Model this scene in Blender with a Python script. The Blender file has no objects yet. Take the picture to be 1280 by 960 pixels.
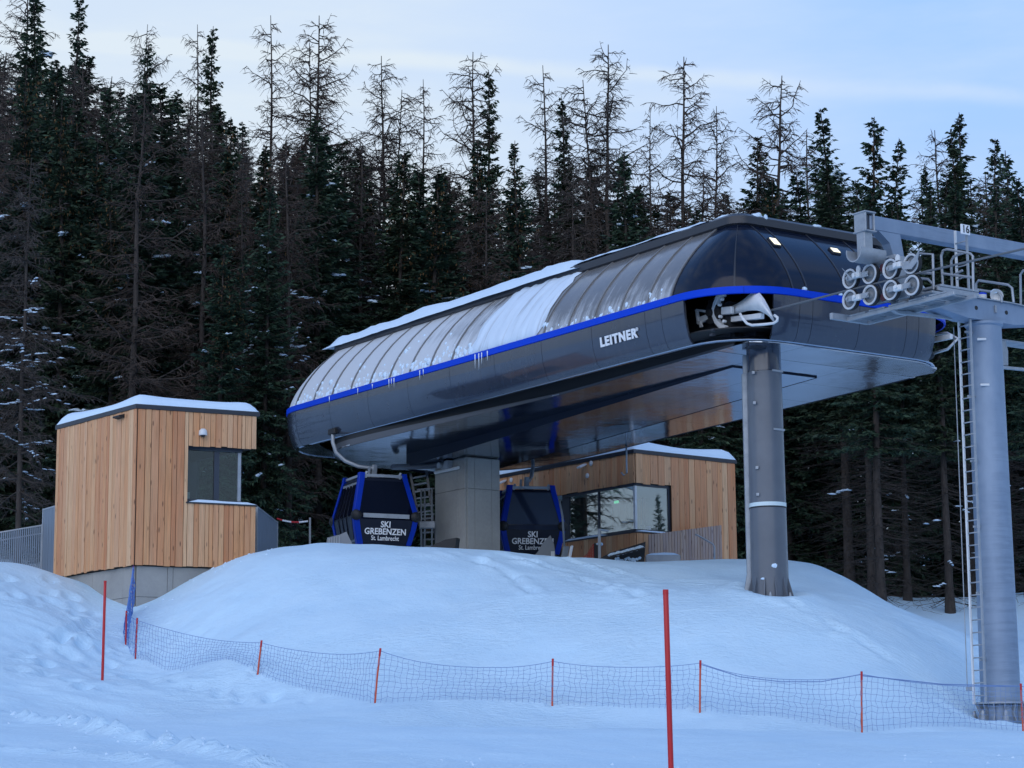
import bpy, math, random
import numpy as np
from mathutils import Vector, Matrix

# ------------------------------------------------------------------ camera, sky, sun, exposure
scene = bpy.context.scene
COL = scene.collection
F_PX, PITCH, ROLL = 2845.0, math.atan((990.0 - 480.0) / 2845.0), 0.008
CAM = np.array([0.0, 0.0, 1.6])
_f = np.array([0, math.cos(PITCH), math.sin(PITCH)])
_u0 = np.array([0, -math.sin(PITCH), math.cos(PITCH)])
_r0 = np.array([1.0, 0, 0])
RT = math.cos(ROLL) * _r0 - math.sin(ROLL) * _u0
UP = math.cos(ROLL) * _u0 + math.sin(ROLL) * _r0

cam_d = bpy.data.cameras.new('camera')
cam = bpy.data.objects.new('camera', cam_d)
COL.objects.link(cam)
cam_d.sensor_fit = 'HORIZONTAL'
cam_d.sensor_width = 36.0
cam_d.lens = 36.0 * F_PX / 1280.0
cam_d.clip_start = 0.1
cam_d.clip_end = 3000.0
m = Matrix(((RT[0], UP[0], -_f[0], CAM[0]), (RT[1], UP[1], -_f[1], CAM[1]), (RT[2], UP[2], -_f[2], CAM[2]), (0, 0, 0, 1)))
cam.matrix_world = m
scene.camera = cam

SUN_AZ, SUN_EL = math.radians(-158), math.radians(10.5)      # azimuth from +Y, negative = left
world = bpy.data.worlds.new('World')
scene.world = world
world.use_nodes = True
wn, wl = world.node_tree.nodes, world.node_tree.links
wn.clear()
w_out = wn.new('ShaderNodeOutputWorld')
w_bg = wn.new('ShaderNodeBackground')
w_bg.inputs['Strength'].default_value = 0.15
sky = wn.new('ShaderNodeTexSky')
sky.sky_type = 'NISHITA'
sky.sun_disc = False
sky.sun_elevation = SUN_EL
sky.sun_rotation = SUN_AZ
sky.altitude = 1400
sky.air_density = 1.0
sky.dust_density = 0.3
sky.ozone_density = 5.5
tc = wn.new('ShaderNodeTexCoord')


def wmath(op, a, b=None, c=None):
    n = wn.new('ShaderNodeMath')
    n.operation = op
    for i, x in enumerate((a, b, c)):
        if x is None:
            continue
        if isinstance(x, (int, float)):
            n.inputs[i].default_value = x
        else:
            wl.new(x, n.inputs[i])
    return n.outputs[0]


def wdot(vec):
    n = wn.new('ShaderNodeVectorMath')
    n.operation = 'DOT_PRODUCT'
    wl.new(tc.outputs['Generated'], n.inputs[0])
    n.inputs[1].default_value = vec
    return n.outputs['Value']


def wramp(x, a, b, lo, hi):
    n = wn.new('ShaderNodeMapRange')
    n.interpolation_type = 'SMOOTHSTEP'
    wl.new(x, n.inputs[0])
    for i, q in enumerate((a, b, lo, hi)):
        n.inputs[1 + i].default_value = q
    return n.outputs[0]


wmap = wn.new('ShaderNodeMapping')
wmap.inputs['Scale'].default_value = (2.0, 2.0, 9.0)
wl.new(tc.outputs['Generated'], wmap.inputs[0])
wnoise = wn.new('ShaderNodeTexNoise')
wnoise.inputs['Scale'].default_value = 2.2
wnoise.inputs['Detail'].default_value = 7
wnoise.inputs['Roughness'].default_value = 0.55
wl.new(wmap.outputs[0], wnoise.inputs['Vector'])
cirrus = wramp(wnoise.outputs['Fac'], 0.40, 0.72, 0.0, 0.30)
# thin veil of high cloud, thickest towards the hidden sun
veil = wramp(wdot((math.sin(-0.25) * math.cos(0.25), math.cos(-0.25) * math.cos(0.25), math.sin(0.25))), 0.90, 1.0, 0.0, 0.72)
# condensation trail: a great circle band


def ray_dir(px, py):
    d = RT * (px - 640) / F_PX - UP * (py - 480) / F_PX + _f
    return d / np.linalg.norm(d)


_n = np.cross(ray_dir(440, 72), ray_dir(1280, 122))
_n /= np.linalg.norm(_n)
wn2 = wn.new('ShaderNodeTexNoise')
wn2.inputs['Scale'].default_value = 26
wn2.inputs['Detail'].default_value = 5
wl.new(tc.outputs['Generated'], wn2.inputs['Vector'])
wob = wmath('MULTIPLY', wmath('SUBTRACT', wn2.outputs['Fac'], 0.5), 0.006)
dist = wmath('ABSOLUTE', wmath('ADD', wdot(tuple(_n)), wob))
trail = wramp(dist, 0.0002, 0.0060, 0.28, 0.0)
trail = wmath('MULTIPLY', trail, wramp(wn2.outputs['Fac'], 0.25, 0.7, 0.45, 1.0))
sepw = wn.new('ShaderNodeSeparateXYZ')
wl.new(tc.outputs['Generated'], sepw.inputs[0])
haze_cov = wramp(sepw.outputs['Z'], 0.0, 0.80, 0.96, 0.08)


def wmix_rgb(fac, a_, b_):
    n = wn.new('ShaderNodeMix')
    n.data_type = 'RGBA'
    for sock, x in (('Factor', fac), ('A', a_), ('B', b_)):
        if isinstance(x, tuple):
            n.inputs[sock].default_value = (*x, 1)
        else:
            wl.new(x, n.inputs[sock])
    return n.outputs['Result']


skyc = wmix_rgb(haze_cov, sky.outputs[0], (1.06, 1.27, 1.54))
skyc = wmix_rgb(wmath('MINIMUM', wmath('ADD', wmath('ADD', veil, cirrus), trail), 0.9), skyc, (1.85, 2.06, 2.2))
wl.new(skyc, w_bg.inputs['Color'])
wl.new(w_bg.outputs[0], w_out.inputs[0])

sun_d = bpy.data.lights.new('sun', 'SUN')
sun_d.energy = 0.75
sun_d.angle = math.radians(100)
sun_d.color = (1.0, 0.92, 0.82)
sun = bpy.data.objects.new('sun', sun_d)
COL.objects.link(sun)
_sd = Vector((math.sin(SUN_AZ) * math.cos(SUN_EL), math.cos(SUN_AZ) * math.cos(SUN_EL), math.sin(SUN_EL)))
sun.rotation_euler = _sd.to_track_quat('Z', 'Y').to_euler()
sun.location = (0, 0, 60)

vs = scene.view_settings
vs.view_transform = 'Standard'
vs.look = 'None'
vs.exposure = 1.5
vs.gamma = 1.0
scene.cycles.max_bounces = 6
scene.cycles.transparent_max_bounces = 8
scene.cycles.caustics_reflective = False
scene.cycles.caustics_refractive = False

# ------------------------------------------------------------------ small helpers
rng = random.Random(7)
V = lambda *a: np.array(a, float)
Z = V(0, 0, 1)


def at(px, py, Y):
    """point in the place at distance Y seen in a direction of the photograph"""
    d = RT * (px - 640) / F_PX - UP * (py - 480) / F_PX + _f
    return CAM + d * (Y / d[1])


def proj(P):
    d = np.asarray(P, float) - CAM
    z = d @ _f
    return 640 + F_PX * (d @ RT) / z, 480 - F_PX * (d @ UP) / z


def along(P, d, px):
    """distance from P along d to where it is seen at column px"""
    lo, hi = -30.0, 30.0
    f = lambda s: proj(P + s * d)[0] - px
    for _ in range(60):
        mid = (lo + hi) / 2
        if f(lo) * f(mid) <= 0:
            hi = mid
        else:
            lo = mid
    return (lo + hi) / 2


def tag(o, label=None, cat=None, group=None, kind=None):
    if label: o['label'] = label
    if cat: o['category'] = cat
    if group: o['group'] = group
    if kind: o['kind'] = kind
    return o


ORG = {}


def thing(name, loc, label, cat, group=None):
    o = bpy.data.objects.new(name, None)
    COL.objects.link(o)
    o.location = loc
    o.empty_display_size = 0.3
    ORG[o.name] = np.array(loc, float)
    return tag(o, label, cat, group)


def mesh_obj(name, mesh, mat, parent=None, loc=(0, 0, 0)):
    o = bpy.data.objects.new(name, mesh)
    COL.objects.link(o)
    if mat and not mesh.materials:
        mesh.materials.append(mat)
    o.location = loc
    if parent:
        o.parent = parent
    return o


class MB:
    """collects shapes in world coordinates, links them as ONE mesh object"""
    def __init__(s):
        s.v, s.f = [], []

    def add(s, vs_, fs):
        n = len(s.v)
        s.v.extend([tuple(map(float, p)) for p in vs_])
        s.f.extend([tuple(n + i for i in f) for f in fs])
        return s

    def box(s, c, half, ax=None):
        """c centre, half sizes, ax three axes"""
        X, Y, Zz = ax if ax is not None else (V(1, 0, 0), V(0, 1, 0), Z)
        c = np.asarray(c, float)
        pts = [c + sx * half[0] * X + sy * half[1] * Y + sz * half[2] * Zz for sz in (-1, 1) for sy in (-1, 1) for sx in (-1, 1)]
        return s.add(pts, [(0, 2, 3, 1), (4, 5, 7, 6), (0, 1, 5, 4), (2, 6, 7, 3), (0, 4, 6, 2), (1, 3, 7, 5)])

    def bbox(s, c, half, ax=None, b=0.02):
        """box with chamfered edges"""
        X, Y, Zz = ax if ax is not None else (V(1, 0, 0), V(0, 1, 0), Z)
        c = np.asarray(c, float)
        A = (X, Y, Zz)
        b = min(b, min(half) * 0.49)
        pts, idx = [], {}
        for sx in (-1, 1):
            for sy in (-1, 1):
                for sz in (-1, 1):
                    for k in range(3):
                        h = [half[i] - (0 if i == k else b) for i in range(3)]
                        idx[(sx, sy, sz, k)] = len(pts)
                        pts.append(c + sx * h[0] * X + sy * h[1] * Y + sz * h[2] * Zz)
        fs = []
        for k in range(3):
            i, j = [(1, 2), (2, 0), (0, 1)][k]
            for sg in (-1, 1):
                q = []
                for a, bb in ((-1, -1), (1, -1), (1, 1), (-1, 1)):
                    t = [0, 0, 0]; t[k] = sg; t[i] = a; t[j] = bb
                    q.append(idx[(t[0], t[1], t[2], k)])
                fs.append(tuple(q if sg > 0 else q[::-1]))
        for k in range(3):          # edges along axis k
            i, j = [(1, 2), (2, 0), (0, 1)][k]
            for a in (-1, 1):
                for bb in (-1, 1):
                    t0 = [0, 0, 0]; t0[i] = a; t0[j] = bb
                    lo = list(t0); lo[k] = -1
                    hi = list(t0); hi[k] = 1
                    q = (idx[(*lo, i)], idx[(*hi, i)], idx[(*hi, j)], idx[(*lo, j)])
                    fs.append(q if a * bb > 0 else q[::-1])
        for sx in (-1, 1):
            for sy in (-1, 1):
                for sz in (-1, 1):
                    q = tuple(idx[(sx, sy, sz, k)] for k in range(3))
                    fs.append(q if sx * sy * sz > 0 else q[::-1])
        return s.add(pts, fs)

    def bar(s, p0, p1, w, h, up=Z, b=0):
        p0, p1 = np.asarray(p0, float), np.asarray(p1, float)
        d = p1 - p0
        L = np.linalg.norm(d)
        d = d / L
        x = np.cross(d, up)
        if np.linalg.norm(x) < 1e-6:
            x = np.cross(d, V(1, 0, 0))
        x /= np.linalg.norm(x)
        y = np.cross(x, d)
        if b:
            return s.bbox((p0 + p1) / 2, (w / 2, L / 2, h / 2), (x, d, y), b)
        return s.box((p0 + p1) / 2, (w / 2, L / 2, h / 2), (x, d, y))

    def tube(s, pts, r, n=8, cap=True):
        pts = [np.asarray(p, float) for p in pts]
        rs = r if isinstance(r, (list, tuple, np.ndarray)) else [r] * len(pts)
        rings = []
        ref = None
        for i, p in enumerate(pts):
            d = pts[min(i + 1, len(pts) - 1)] - pts[max(i - 1, 0)]
            d = d / (np.linalg.norm(d) + 1e-12)
            if ref is None:
                ref = V(0, 0, 1) if abs(d[2]) < 0.9 else V(1, 0, 0)
            x = np.cross(ref, d)
            x /= np.linalg.norm(x) + 1e-12
            y = np.cross(d, x)
            ref = y
            rings.append([p + rs[i] * (math.cos(2 * math.pi * k / n) * x + math.sin(2 * math.pi * k / n) * y) for k in range(n)])
        vs_ = [q for ring in rings for q in ring]
        fs = []
        for i in range(len(pts) - 1):
            for k in range(n):
                a, b = i * n + k, i * n + (k + 1) % n
                fs.append((a, b, b + n, a + n))
        if cap:
            fs.append(tuple(range(n))[::-1])
            fs.append(tuple((len(pts) - 1) * n + k for k in range(n)))
        return s.add(vs_, fs)

    def prism(s, poly, ext):
        """closed polygon (list of 3-D points) extruded by ext"""
        n = len(poly)
        poly = [np.asarray(p, float) for p in poly]
        ext = np.asarray(ext, float)
        return s.add(poly + [p + ext for p in poly],
                     [tuple(range(n))[::-1], tuple(range(n, 2 * n))] + [(i, (i + 1) % n, n + (i + 1) % n, n + i) for i in range(n)])

    def lathe(s, c, axis, prof, n=24, cap=True):
        """prof: (radius, distance along axis) pairs"""
        axis = np.asarray(axis, float)
        ref = V(0, 0, 1) if abs(axis[2]) < 0.9 else V(1, 0, 0)
        x = np.cross(ref, axis); x /= np.linalg.norm(x)
        y = np.cross(axis, x)
        c = np.asarray(c, float)
        vs_ = []
        for r, t in prof:
            for k in range(n):
                a = 2 * math.pi * k / n
                vs_.append(c + t * axis + r * (math.cos(a) * x + math.sin(a) * y))
        fs = []
        for i in range(len(prof) - 1):
            for k in range(n):
                a, b = i * n + k, i * n + (k + 1) % n
                fs.append((a, b, b + n, a + n))
        if cap and prof[0][0] > 1e-4:
            fs.append(tuple(range(n))[::-1])
        if cap and prof[-1][0] > 1e-4:
            fs.append(tuple((len(prof) - 1) * n + k for k in range(n)))
        return s.add(vs_, fs)

    def grid(s, rows):
        n = len(rows[0])
        vs_ = [p for r in rows for p in r]
        fs = [(i * n + j, i * n + j + 1, (i + 1) * n + j + 1, (i + 1) * n + j) for i in range(len(rows) - 1) for j in range(n - 1)]
        return s.add(vs_, fs)

    def shell(s, rows, thick, nrm):
        """sheet given by rows, made solid: second skin moved by thick against nrm(i, j)"""
        r = [[np.asarray(p, float) for p in row] for row in rows]
        R, C = len(r), len(r[0])
        n0 = len(s.v)
        s.grid(r)
        back = [[r[i][j] - thick * nrm(i, j) for j in range(C)] for i in range(R)]
        n1 = len(s.v)
        s.grid([row[::-1] for row in back])
        A = lambda i, j: n0 + i * C + j
        B = lambda i, j: n1 + i * C + (C - 1 - j)
        for j in range(C - 1):
            s.f.append((A(0, j + 1), A(0, j), B(0, j), B(0, j + 1)))
            s.f.append((A(R - 1, j), A(R - 1, j + 1), B(R - 1, j + 1), B(R - 1, j)))
        for i in range(R - 1):
            s.f.append((A(i, 0), A(i + 1, 0), B(i + 1, 0), B(i, 0)))
            s.f.append((A(i + 1, C - 1), A(i, C - 1), B(i, C - 1), B(i + 1, C - 1)))
        return s

    def build(s, name, mat, parent=None, smooth=False, org=None):
        root = parent
        while root is not None and root.parent is not None:
            root = root.parent
        o0 = ORG[root.name] if root is not None else (np.array(org, float) if org is not None else np.zeros(3))
        me = bpy.data.meshes.new(name)
        vv = np.array(s.v) - o0
        me.from_pydata(vv.tolist(), [], s.f)
        me.validate()
        me.update()
        if smooth is True:
            me.polygons.foreach_set('use_smooth', [True] * len(me.polygons))
        elif smooth:
            me.polygons.foreach_set('use_smooth', [True] * len(me.polygons))
            me.set_sharp_from_angle(angle=math.radians(smooth))
        o = mesh_obj(name, me, mat, parent)
        if root is None:
            o.location = o0
            ORG[o.name] = o0
        return o


# ------------------------------------------------------------------ materials
def mat(name, base=(0.5, 0.5, 0.5), rough=0.5, metal=0.0, spec=0.5, coat=0.0, emit=None):
    m_ = bpy.data.materials.new(name)
    m_.use_nodes = True
    b = m_.node_tree.nodes['Principled BSDF']
    b.inputs['Base Color'].default_value = (*base, 1)
    b.inputs['Roughness'].default_value = rough
    b.inputs['Metallic'].default_value = metal
    b.inputs['Specular IOR Level'].default_value = spec
    b.inputs['Coat Weight'].default_value = coat
    b.inputs['Coat Roughness'].default_value = 0.04
    if emit:
        b.inputs['Emission Color'].default_value = (*emit[0], 1)
        b.inputs['Emission Strength'].default_value = emit[1]
    return m_


class NT:
    def __init__(s, m_):
        s.n, s.l = m_.node_tree.nodes, m_.node_tree.links
        s.b = s.n['Principled BSDF']
        s.tc = s.n.new('ShaderNodeTexCoord')

    def noise(s, scale, detail=4, rough=0.55, vec=None, stretch=None, dist=0.0):
        v = vec or s.tc.outputs['Object']
        if stretch:
            mp = s.n.new('ShaderNodeMapping')
            mp.inputs['Scale'].default_value = stretch
            s.l.new(v, mp.inputs[0])
            v = mp.outputs[0]
        t = s.n.new('ShaderNodeTexNoise')
        t.inputs['Scale'].default_value = scale
        t.inputs['Detail'].default_value = detail
        t.inputs['Roughness'].default_value = rough
        t.inputs['Distortion'].default_value = dist
        s.l.new(v, t.inputs['Vector'])
        return t.outputs['Fac']

    def vor(s, scale, stretch=None, vec=None, feature='F1'):
        v = vec or s.tc.outputs['Object']
        if stretch:
            mp = s.n.new('ShaderNodeMapping')
            mp.inputs['Scale'].default_value = stretch
            s.l.new(v, mp.inputs[0])
            v = mp.outputs[0]
        t = s.n.new('ShaderNodeTexVoronoi')
        t.inputs['Scale'].default_value = scale
        t.feature = feature
        s.l.new(v, t.inputs['Vector'])
        return t.outputs['Distance']

    def ramp(s, x, stops):
        r = s.n.new('ShaderNodeValToRGB')
        e = r.color_ramp.elements
        while len(e) < len(stops):
            e.new(0.5)
        for k, (p, c) in enumerate(stops):
            e[k].position = p
            e[k].color = (*c, 1) if len(c) == 3 else c
        s.l.new(x, r.inputs[0])
        return r.outputs[0]

    def maprange(s, x, a, b, lo=0.0, hi=1.0):
        n = s.n.new('ShaderNodeMapRange')
        s.l.new(x, n.inputs[0])
        for i, q in enumerate((a, b, lo, hi)):
            n.inputs[1 + i].default_value = q
        return n.outputs[0]

    def math(s, op, a, b=None):
        n = s.n.new('ShaderNodeMath')
        n.operation = op
        for i, x in enumerate((a, b)):
            if x is None:
                continue
            if isinstance(x, (int, float)):
                n.inputs[i].default_value = x
            else:
                s.l.new(x, n.inputs[i])
        return n.outputs[0]

    def mix(s, fac, a, b, mode='MIX'):
        n = s.n.new('ShaderNodeMix')
        n.data_type = 'RGBA'
        n.blend_type = mode
        for sock, x in (('Factor', fac), ('A', a), ('B', b)):
            if isinstance(x, (int, float)):
                n.inputs[sock].default_value = x
            elif isinstance(x, tuple):
                n.inputs[sock].default_value = (*x, 1)
            else:
                s.l.new(x, n.inputs[sock])
        return n.outputs['Result']

    def bump(s, h, strength=0.3, dist=0.02, normal=None):
        n = s.n.new('ShaderNodeBump')
        n.inputs['Strength'].default_value = strength
        n.inputs['Distance'].default_value = dist
        s.l.new(h, n.inputs['Height'])
        if normal is not None:
            s.l.new(normal, n.inputs['Normal'])
        return n.outputs[0]

    def set(s, **kw):
        for k, x in kw.items():
            name = {'color': 'Base Color', 'rough': 'Roughness', 'normal': 'Normal', 'metal': 'Metallic', 'alpha': 'Alpha'}[k]
            s.l.new(x, s.b.inputs[name])


M = {}
# snow
M['snow'] = mat('snow_ground', (0.72, 0.84, 0.97), 0.6, spec=0.25)
t = NT(M['snow'])
n1 = t.noise(0.9, 6, 0.6)
n2 = t.noise(9.0, 5, 0.62)
n3 = t.noise(46.0, 3, 0.6)
sc = t.noise(4.2, 4, 0.6, stretch=(1.0, 2.6, 1.0), dist=0.6)          # wind scallops
patch = t.maprange(t.noise(0.22, 3, 0.5), 0.46, 0.6)
h = t.math('ADD', t.math('ADD', t.math('MULTIPLY', n1, 1.2), t.math('MULTIPLY', n2, 0.30)), t.math('MULTIPLY', n3, 0.07))
h = t.math('ADD', h, t.math('MULTIPLY', t.math('MULTIPLY', t.maprange(sc, 0.42, 0.68), patch), 0.36))
t.set(color=t.ramp(n1, [(0.3, (0.575, 0.80, 0.965)), (0.7, (0.625, 0.835, 0.98))]), normal=t.bump(h, 0.5, 0.12))
M['snow_soft'] = mat('snow_load', (0.67, 0.83, 0.97), 0.6, spec=0.25)
t = NT(M['snow_soft'])
t.set(normal=t.bump(t.noise(7, 5, 0.6), 0.3, 0.05))


def wood_mat(name, tones):
    m_ = mat(name, tones[0], 0.62, spec=0.3)
    t = NT(m_)
    oi = t.n.new('ShaderNodeObjectInfo')
    addv = t.n.new('ShaderNodeVectorMath')
    addv.operation = 'ADD'
    sc_ = t.n.new('ShaderNodeVectorMath')
    sc_.operation = 'SCALE'
    t.l.new(oi.outputs['Random'], sc_.inputs['Scale'])
    sc_.inputs[0].default_value = (31.0, 17.0, 43.0)
    t.l.new(t.tc.outputs['Object'], addv.inputs[0])
    t.l.new(sc_.outputs[0], addv.inputs[1])
    v = addv.outputs[0]
    tone = t.ramp(oi.outputs['Random'], [(k / (len(tones) - 1), c) for k, c in enumerate(tones)])
    grain = t.noise(1.0, 6, 0.65, vec=v, stretch=(26, 26, 1.1))
    wide = t.noise(1.0, 3, 0.5, vec=v, stretch=(4, 4, 0.35))
    knots = t.maprange(t.vor(1.0, (6.5, 6.5, 1.7), vec=v), 0.07, 0.18, 1.0, 0.0)
    c = t.mix(t.maprange(grain, 0.35, 0.7, 0.0, 0.55), tone, (0.27, 0.125, 0.055))
    c = t.mix(t.maprange(wide, 0.35, 0.7, 0.0, 0.35), c, (0.62, 0.42, 0.25))
    c = t.mix(t.math('MULTIPLY', knots, 0.8), c, (0.085, 0.035, 0.018))
    t.set(color=c, normal=t.bump(grain, 0.25, 0.004))
    return m_


M['larch'] = wood_mat('larch_board', [(0.72, 0.335, 0.15), (0.80, 0.44, 0.225), (0.62, 0.235, 0.10), (0.84, 0.52, 0.29), (0.74, 0.36, 0.165), (0.66, 0.27, 0.12), (0.86, 0.57, 0.34)])
M['grey_slat'] = wood_mat('weathered_slat', [(0.36, 0.29, 0.27), (0.42, 0.35, 0.33), (0.33, 0.26, 0.24)])
M['dark_back'] = mat('dark_backing', (0.03, 0.022, 0.018), 0.9)
M['trim'] = mat('anthracite_trim', (0.028, 0.032, 0.042), 0.4)

M['concrete'] = mat('concrete', (0.36, 0.355, 0.34), 0.85, spec=0.25)
t = NT(M['concrete'])
ca = t.noise(0.7, 6, 0.6)
cb = t.noise(11, 5, 0.6)
pores = t.maprange(t.vor(9.0), 0.03, 0.09, 1.0, 0.0)
c = t.ramp(ca, [(0.25, (0.27, 0.27, 0.26)), (0.5, (0.37, 0.365, 0.345)), (0.8, (0.44, 0.43, 0.40))])
c = t.mix(t.maprange(cb, 0.3, 0.8, 0, 0.35), c, (0.25, 0.25, 0.24))
c = t.mix(t.math('MULTIPLY', pores, 0.6), c, (0.12, 0.12, 0.12))
t.set(color=c, normal=t.bump(cb, 0.25, 0.01))

M['galv'] = mat('galvanised_steel', (0.46, 0.49, 0.51), 0.48, metal=0.35)
t = NT(M['galv'])
ga = t.noise(3.0, 5, 0.6)
gb = t.vor(22.0)
t.set(color=t.mix(t.maprange(gb, 0.0, 0.6, 0, 0.3), t.ramp(ga, [(0.3, (0.25, 0.285, 0.32)), (0.7, (0.38, 0.415, 0.45))]), (0.44, 0.47, 0.50)),
      rough=t.maprange(ga, 0.3, 0.7, 0.58, 0.42))
M['galv_pole'] = mat('galvanised_pole', (0.40, 0.44, 0.48), 0.5, metal=0.3)
t = NT(M['galv_pole'])
ga = t.noise(1.6, 5, 0.6, stretch=(1, 1, 0.5))
rip = t.noise(1.0, 4, 0.6, stretch=(1.2, 1.2, 14))
side = t.maprange(t.noise(0.8, 2, 0.5, stretch=(1.4, 1.4, 0.1)), 0.44, 0.6)
c = t.ramp(ga, [(0.3, (0.20, 0.27, 0.37)), (0.7, (0.27, 0.345, 0.45))])
c = t.mix(t.math('MULTIPLY', t.maprange(rip, 0.46, 0.62), t.math('MULTIPLY', side, 0.45)), c, (0.16, 0.21, 0.28))
rust = t.maprange(t.noise(0.55, 5, 0.65, stretch=(1.6, 1.6, 0.75)), 0.66, 0.74)
c = t.mix(t.math('MULTIPLY', rust, 0.55), c, (0.36, 0.33, 0.26))
t.set(color=c)

M['grey_paint'] = mat('grey_column_paint', (0.155, 0.16, 0.165), 0.42, coat=0.25)
t = NT(M['grey_paint'])
ga = t.noise(0.9, 5, 0.6)
t.set(color=t.ramp(ga, [(0.3, (0.086, 0.104, 0.130)), (0.75, (0.118, 0.138, 0.168))]), rough=t.maprange(t.noise(6, 4), 0.3, 0.7, 0.36, 0.5))
M['fascia'] = mat('fascia_dark_metal', (0.05, 0.058, 0.076), 0.22, metal=0.25, coat=0.7)
t = NT(M['fascia'])
ga = t.noise(0.45, 4, 0.5)
drip = t.maprange(t.noise(1.0, 5, 0.6, stretch=(5, 5, 0.35)), 0.5, 0.75)
t.set(color=t.mix(t.math('MULTIPLY', drip, 0.35), t.ramp(ga, [(0.3, (0.034, 0.045, 0.070)), (0.7, (0.044, 0.056, 0.084))]), (0.075, 0.085, 0.10)),
      rough=t.maprange(t.noise(2.5, 5), 0.3, 0.7, 0.18, 0.28))
M['blue'] = mat('blue_stripe_paint', (0.002, 0.055, 0.60), 0.45, spec=0.12)
M['cabin_blue'] = mat('cabin_blue_paint', (0.002, 0.034, 0.38), 0.4, spec=0.2)
M['black'] = mat('black_rubber', (0.014, 0.015, 0.017), 0.6)
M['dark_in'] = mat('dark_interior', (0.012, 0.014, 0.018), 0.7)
M['white'] = mat('white_print', (0.82, 0.84, 0.86), 0.5)
M['white_paint'] = mat('white_steel', (0.70, 0.72, 0.73), 0.45)
t = NT(M['white_paint'])
ga = t.noise(2.5, 5, 0.6)
t.set(color=t.ramp(ga, [(0.3, (0.60, 0.62, 0.63)), (0.7, (0.76, 0.78, 0.78))]))
M['red'] = mat('red_plastic', (0.50, 0.012, 0.016), 0.42)
M['orange'] = mat('orange_plastic', (0.62, 0.085, 0.03), 0.5)
M['net'] = mat('blue_net_twine', (0.09, 0.20, 0.52), 0.8)
M['net_grey'] = mat('blue_grey_net_twine', (0.17, 0.27, 0.50), 0.8)
M['rope'] = mat('steel_wire_rope', (0.16, 0.17, 0.18), 0.5, metal=0.5)
t = NT(M['rope'])
M['lamp'] = mat('lamp_glow', (0.9, 0.88, 0.75), 0.4, emit=((1.0, 0.88, 0.50), 0.42))
M['ref_band'] = mat('reflective_band', (0.62, 0.74, 0.76), 0.25)

# smoked roof panels, frosted towards the far end (object origin sits at the near corner; y' = along the station)
M['soffit'] = mat('polished_soffit', (0.30, 0.325, 0.375), 0.05, metal=1.0)
t = NT(M['soffit'])
wv = t.noise(0.55, 3, 0.5)
t.set(normal=t.bump(t.noise(1.0, 4, 0.55), 0.22, 0.05), color=t.ramp(t.noise(0.3, 3), [(0.3, (0.34, 0.39, 0.47)), (0.7, (0.42, 0.475, 0.56))]), rough=t.maprange(t.noise(0.8, 4), 0.3, 0.7, 0.07, 0.16))
M['smoked'] = mat('smoked_panel', (0.006, 0.010, 0.024), 0.06, spec=0.35)
t = NT(M['smoked'])
t.set(normal=t.bump(t.noise(0.5, 3, 0.5), 0.06, 0.05), rough=t.maprange(t.noise(3.0, 5), 0.35, 0.75, 0.07, 0.16))
M['glass'] = bpy.data.materials.new('window_glass')
M['glass'].use_nodes = True
_nt = M['glass'].node_tree
_nt.nodes.clear()
_o = _nt.nodes.new('ShaderNodeOutputMaterial')
_mx = _nt.nodes.new('ShaderNodeMixShader')
_tr = _nt.nodes.new('ShaderNodeBsdfTransparent')
_tr.inputs[0].default_value = (0.80, 0.88, 0.86, 1)
_gl = _nt.nodes.new('ShaderNodeBsdfGlossy')
_gl.inputs['Roughness'].default_value = 0.015
_gl.inputs['Color'].default_value = (0.95, 0.97, 1, 1)
_fr = _nt.nodes.new('ShaderNodeLayerWeight')
_fr.inputs['Blend'].default_value = 0.5
_pw = _nt.nodes.new('ShaderNodeMath')
_pw.operation = 'POWER'
_pw.inputs[1].default_value = 4.0
_nt.links.new(_fr.outputs['Facing'], _pw.inputs[0])
_ad = _nt.nodes.new('ShaderNodeMath')
_ad.operation = 'MULTIPLY_ADD'
_ad.inputs[1].default_value = 0.80
_ad.inputs[2].default_value = 0.24
_nt.links.new(_pw.outputs[0], _ad.inputs[0])
_nt.links.new(_ad.outputs[0], _mx.inputs[0])
_nt.links.new(_tr.outputs[0], _mx.inputs[1])
_nt.links.new(_gl.outputs[0], _mx.inputs[2])
_nt.links.new(_mx.outputs[0], _o.inputs[0])
M['glass_dark'] = M['glass'].copy()
M['glass_dark'].name = 'dark_window_glass'
for _nd in M['glass_dark'].node_tree.nodes:
    if _nd.type == 'MATH' and _nd.operation == 'MULTIPLY_ADD':
        _nd.inputs[1].default_value, _nd.inputs[2].default_value = 0.45, 0.05
M['cabin_glass'] = mat('cabin_glass_reflection_tint', (0.020, 0.030, 0.060), 0.06, spec=0.8)  # right cabin: same glass, bluish reflection put into the base colour
M['cabin_glass_dimmed'] = mat('cabin_glass_darkened', (0.004, 0.006, 0.016), 0.05, spec=0.22)  # left cabin: same glass, darkened copy with less reflection
M['cabin_body'] = mat('cabin_dark_shell', (0.006, 0.009, 0.022), 0.35, spec=0.3, coat=0.15)
M['cabin_grey'] = mat('cabin_grey_frame', (0.22, 0.245, 0.27), 0.45)
M['room'] = mat('room_wall', (0.72, 0.78, 0.76), 0.8)
M['room_dark'] = mat('dark_panel_and_room_shade', (0.03, 0.034, 0.04), 0.7)  # dark door and desk; on the left hut's room wall it paints shade
M['sign_green'] = mat('exit_sign_green', (0.05, 0.4, 0.2), 0.4, emit=((0.15, 1.0, 0.45), 0.3))

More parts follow.
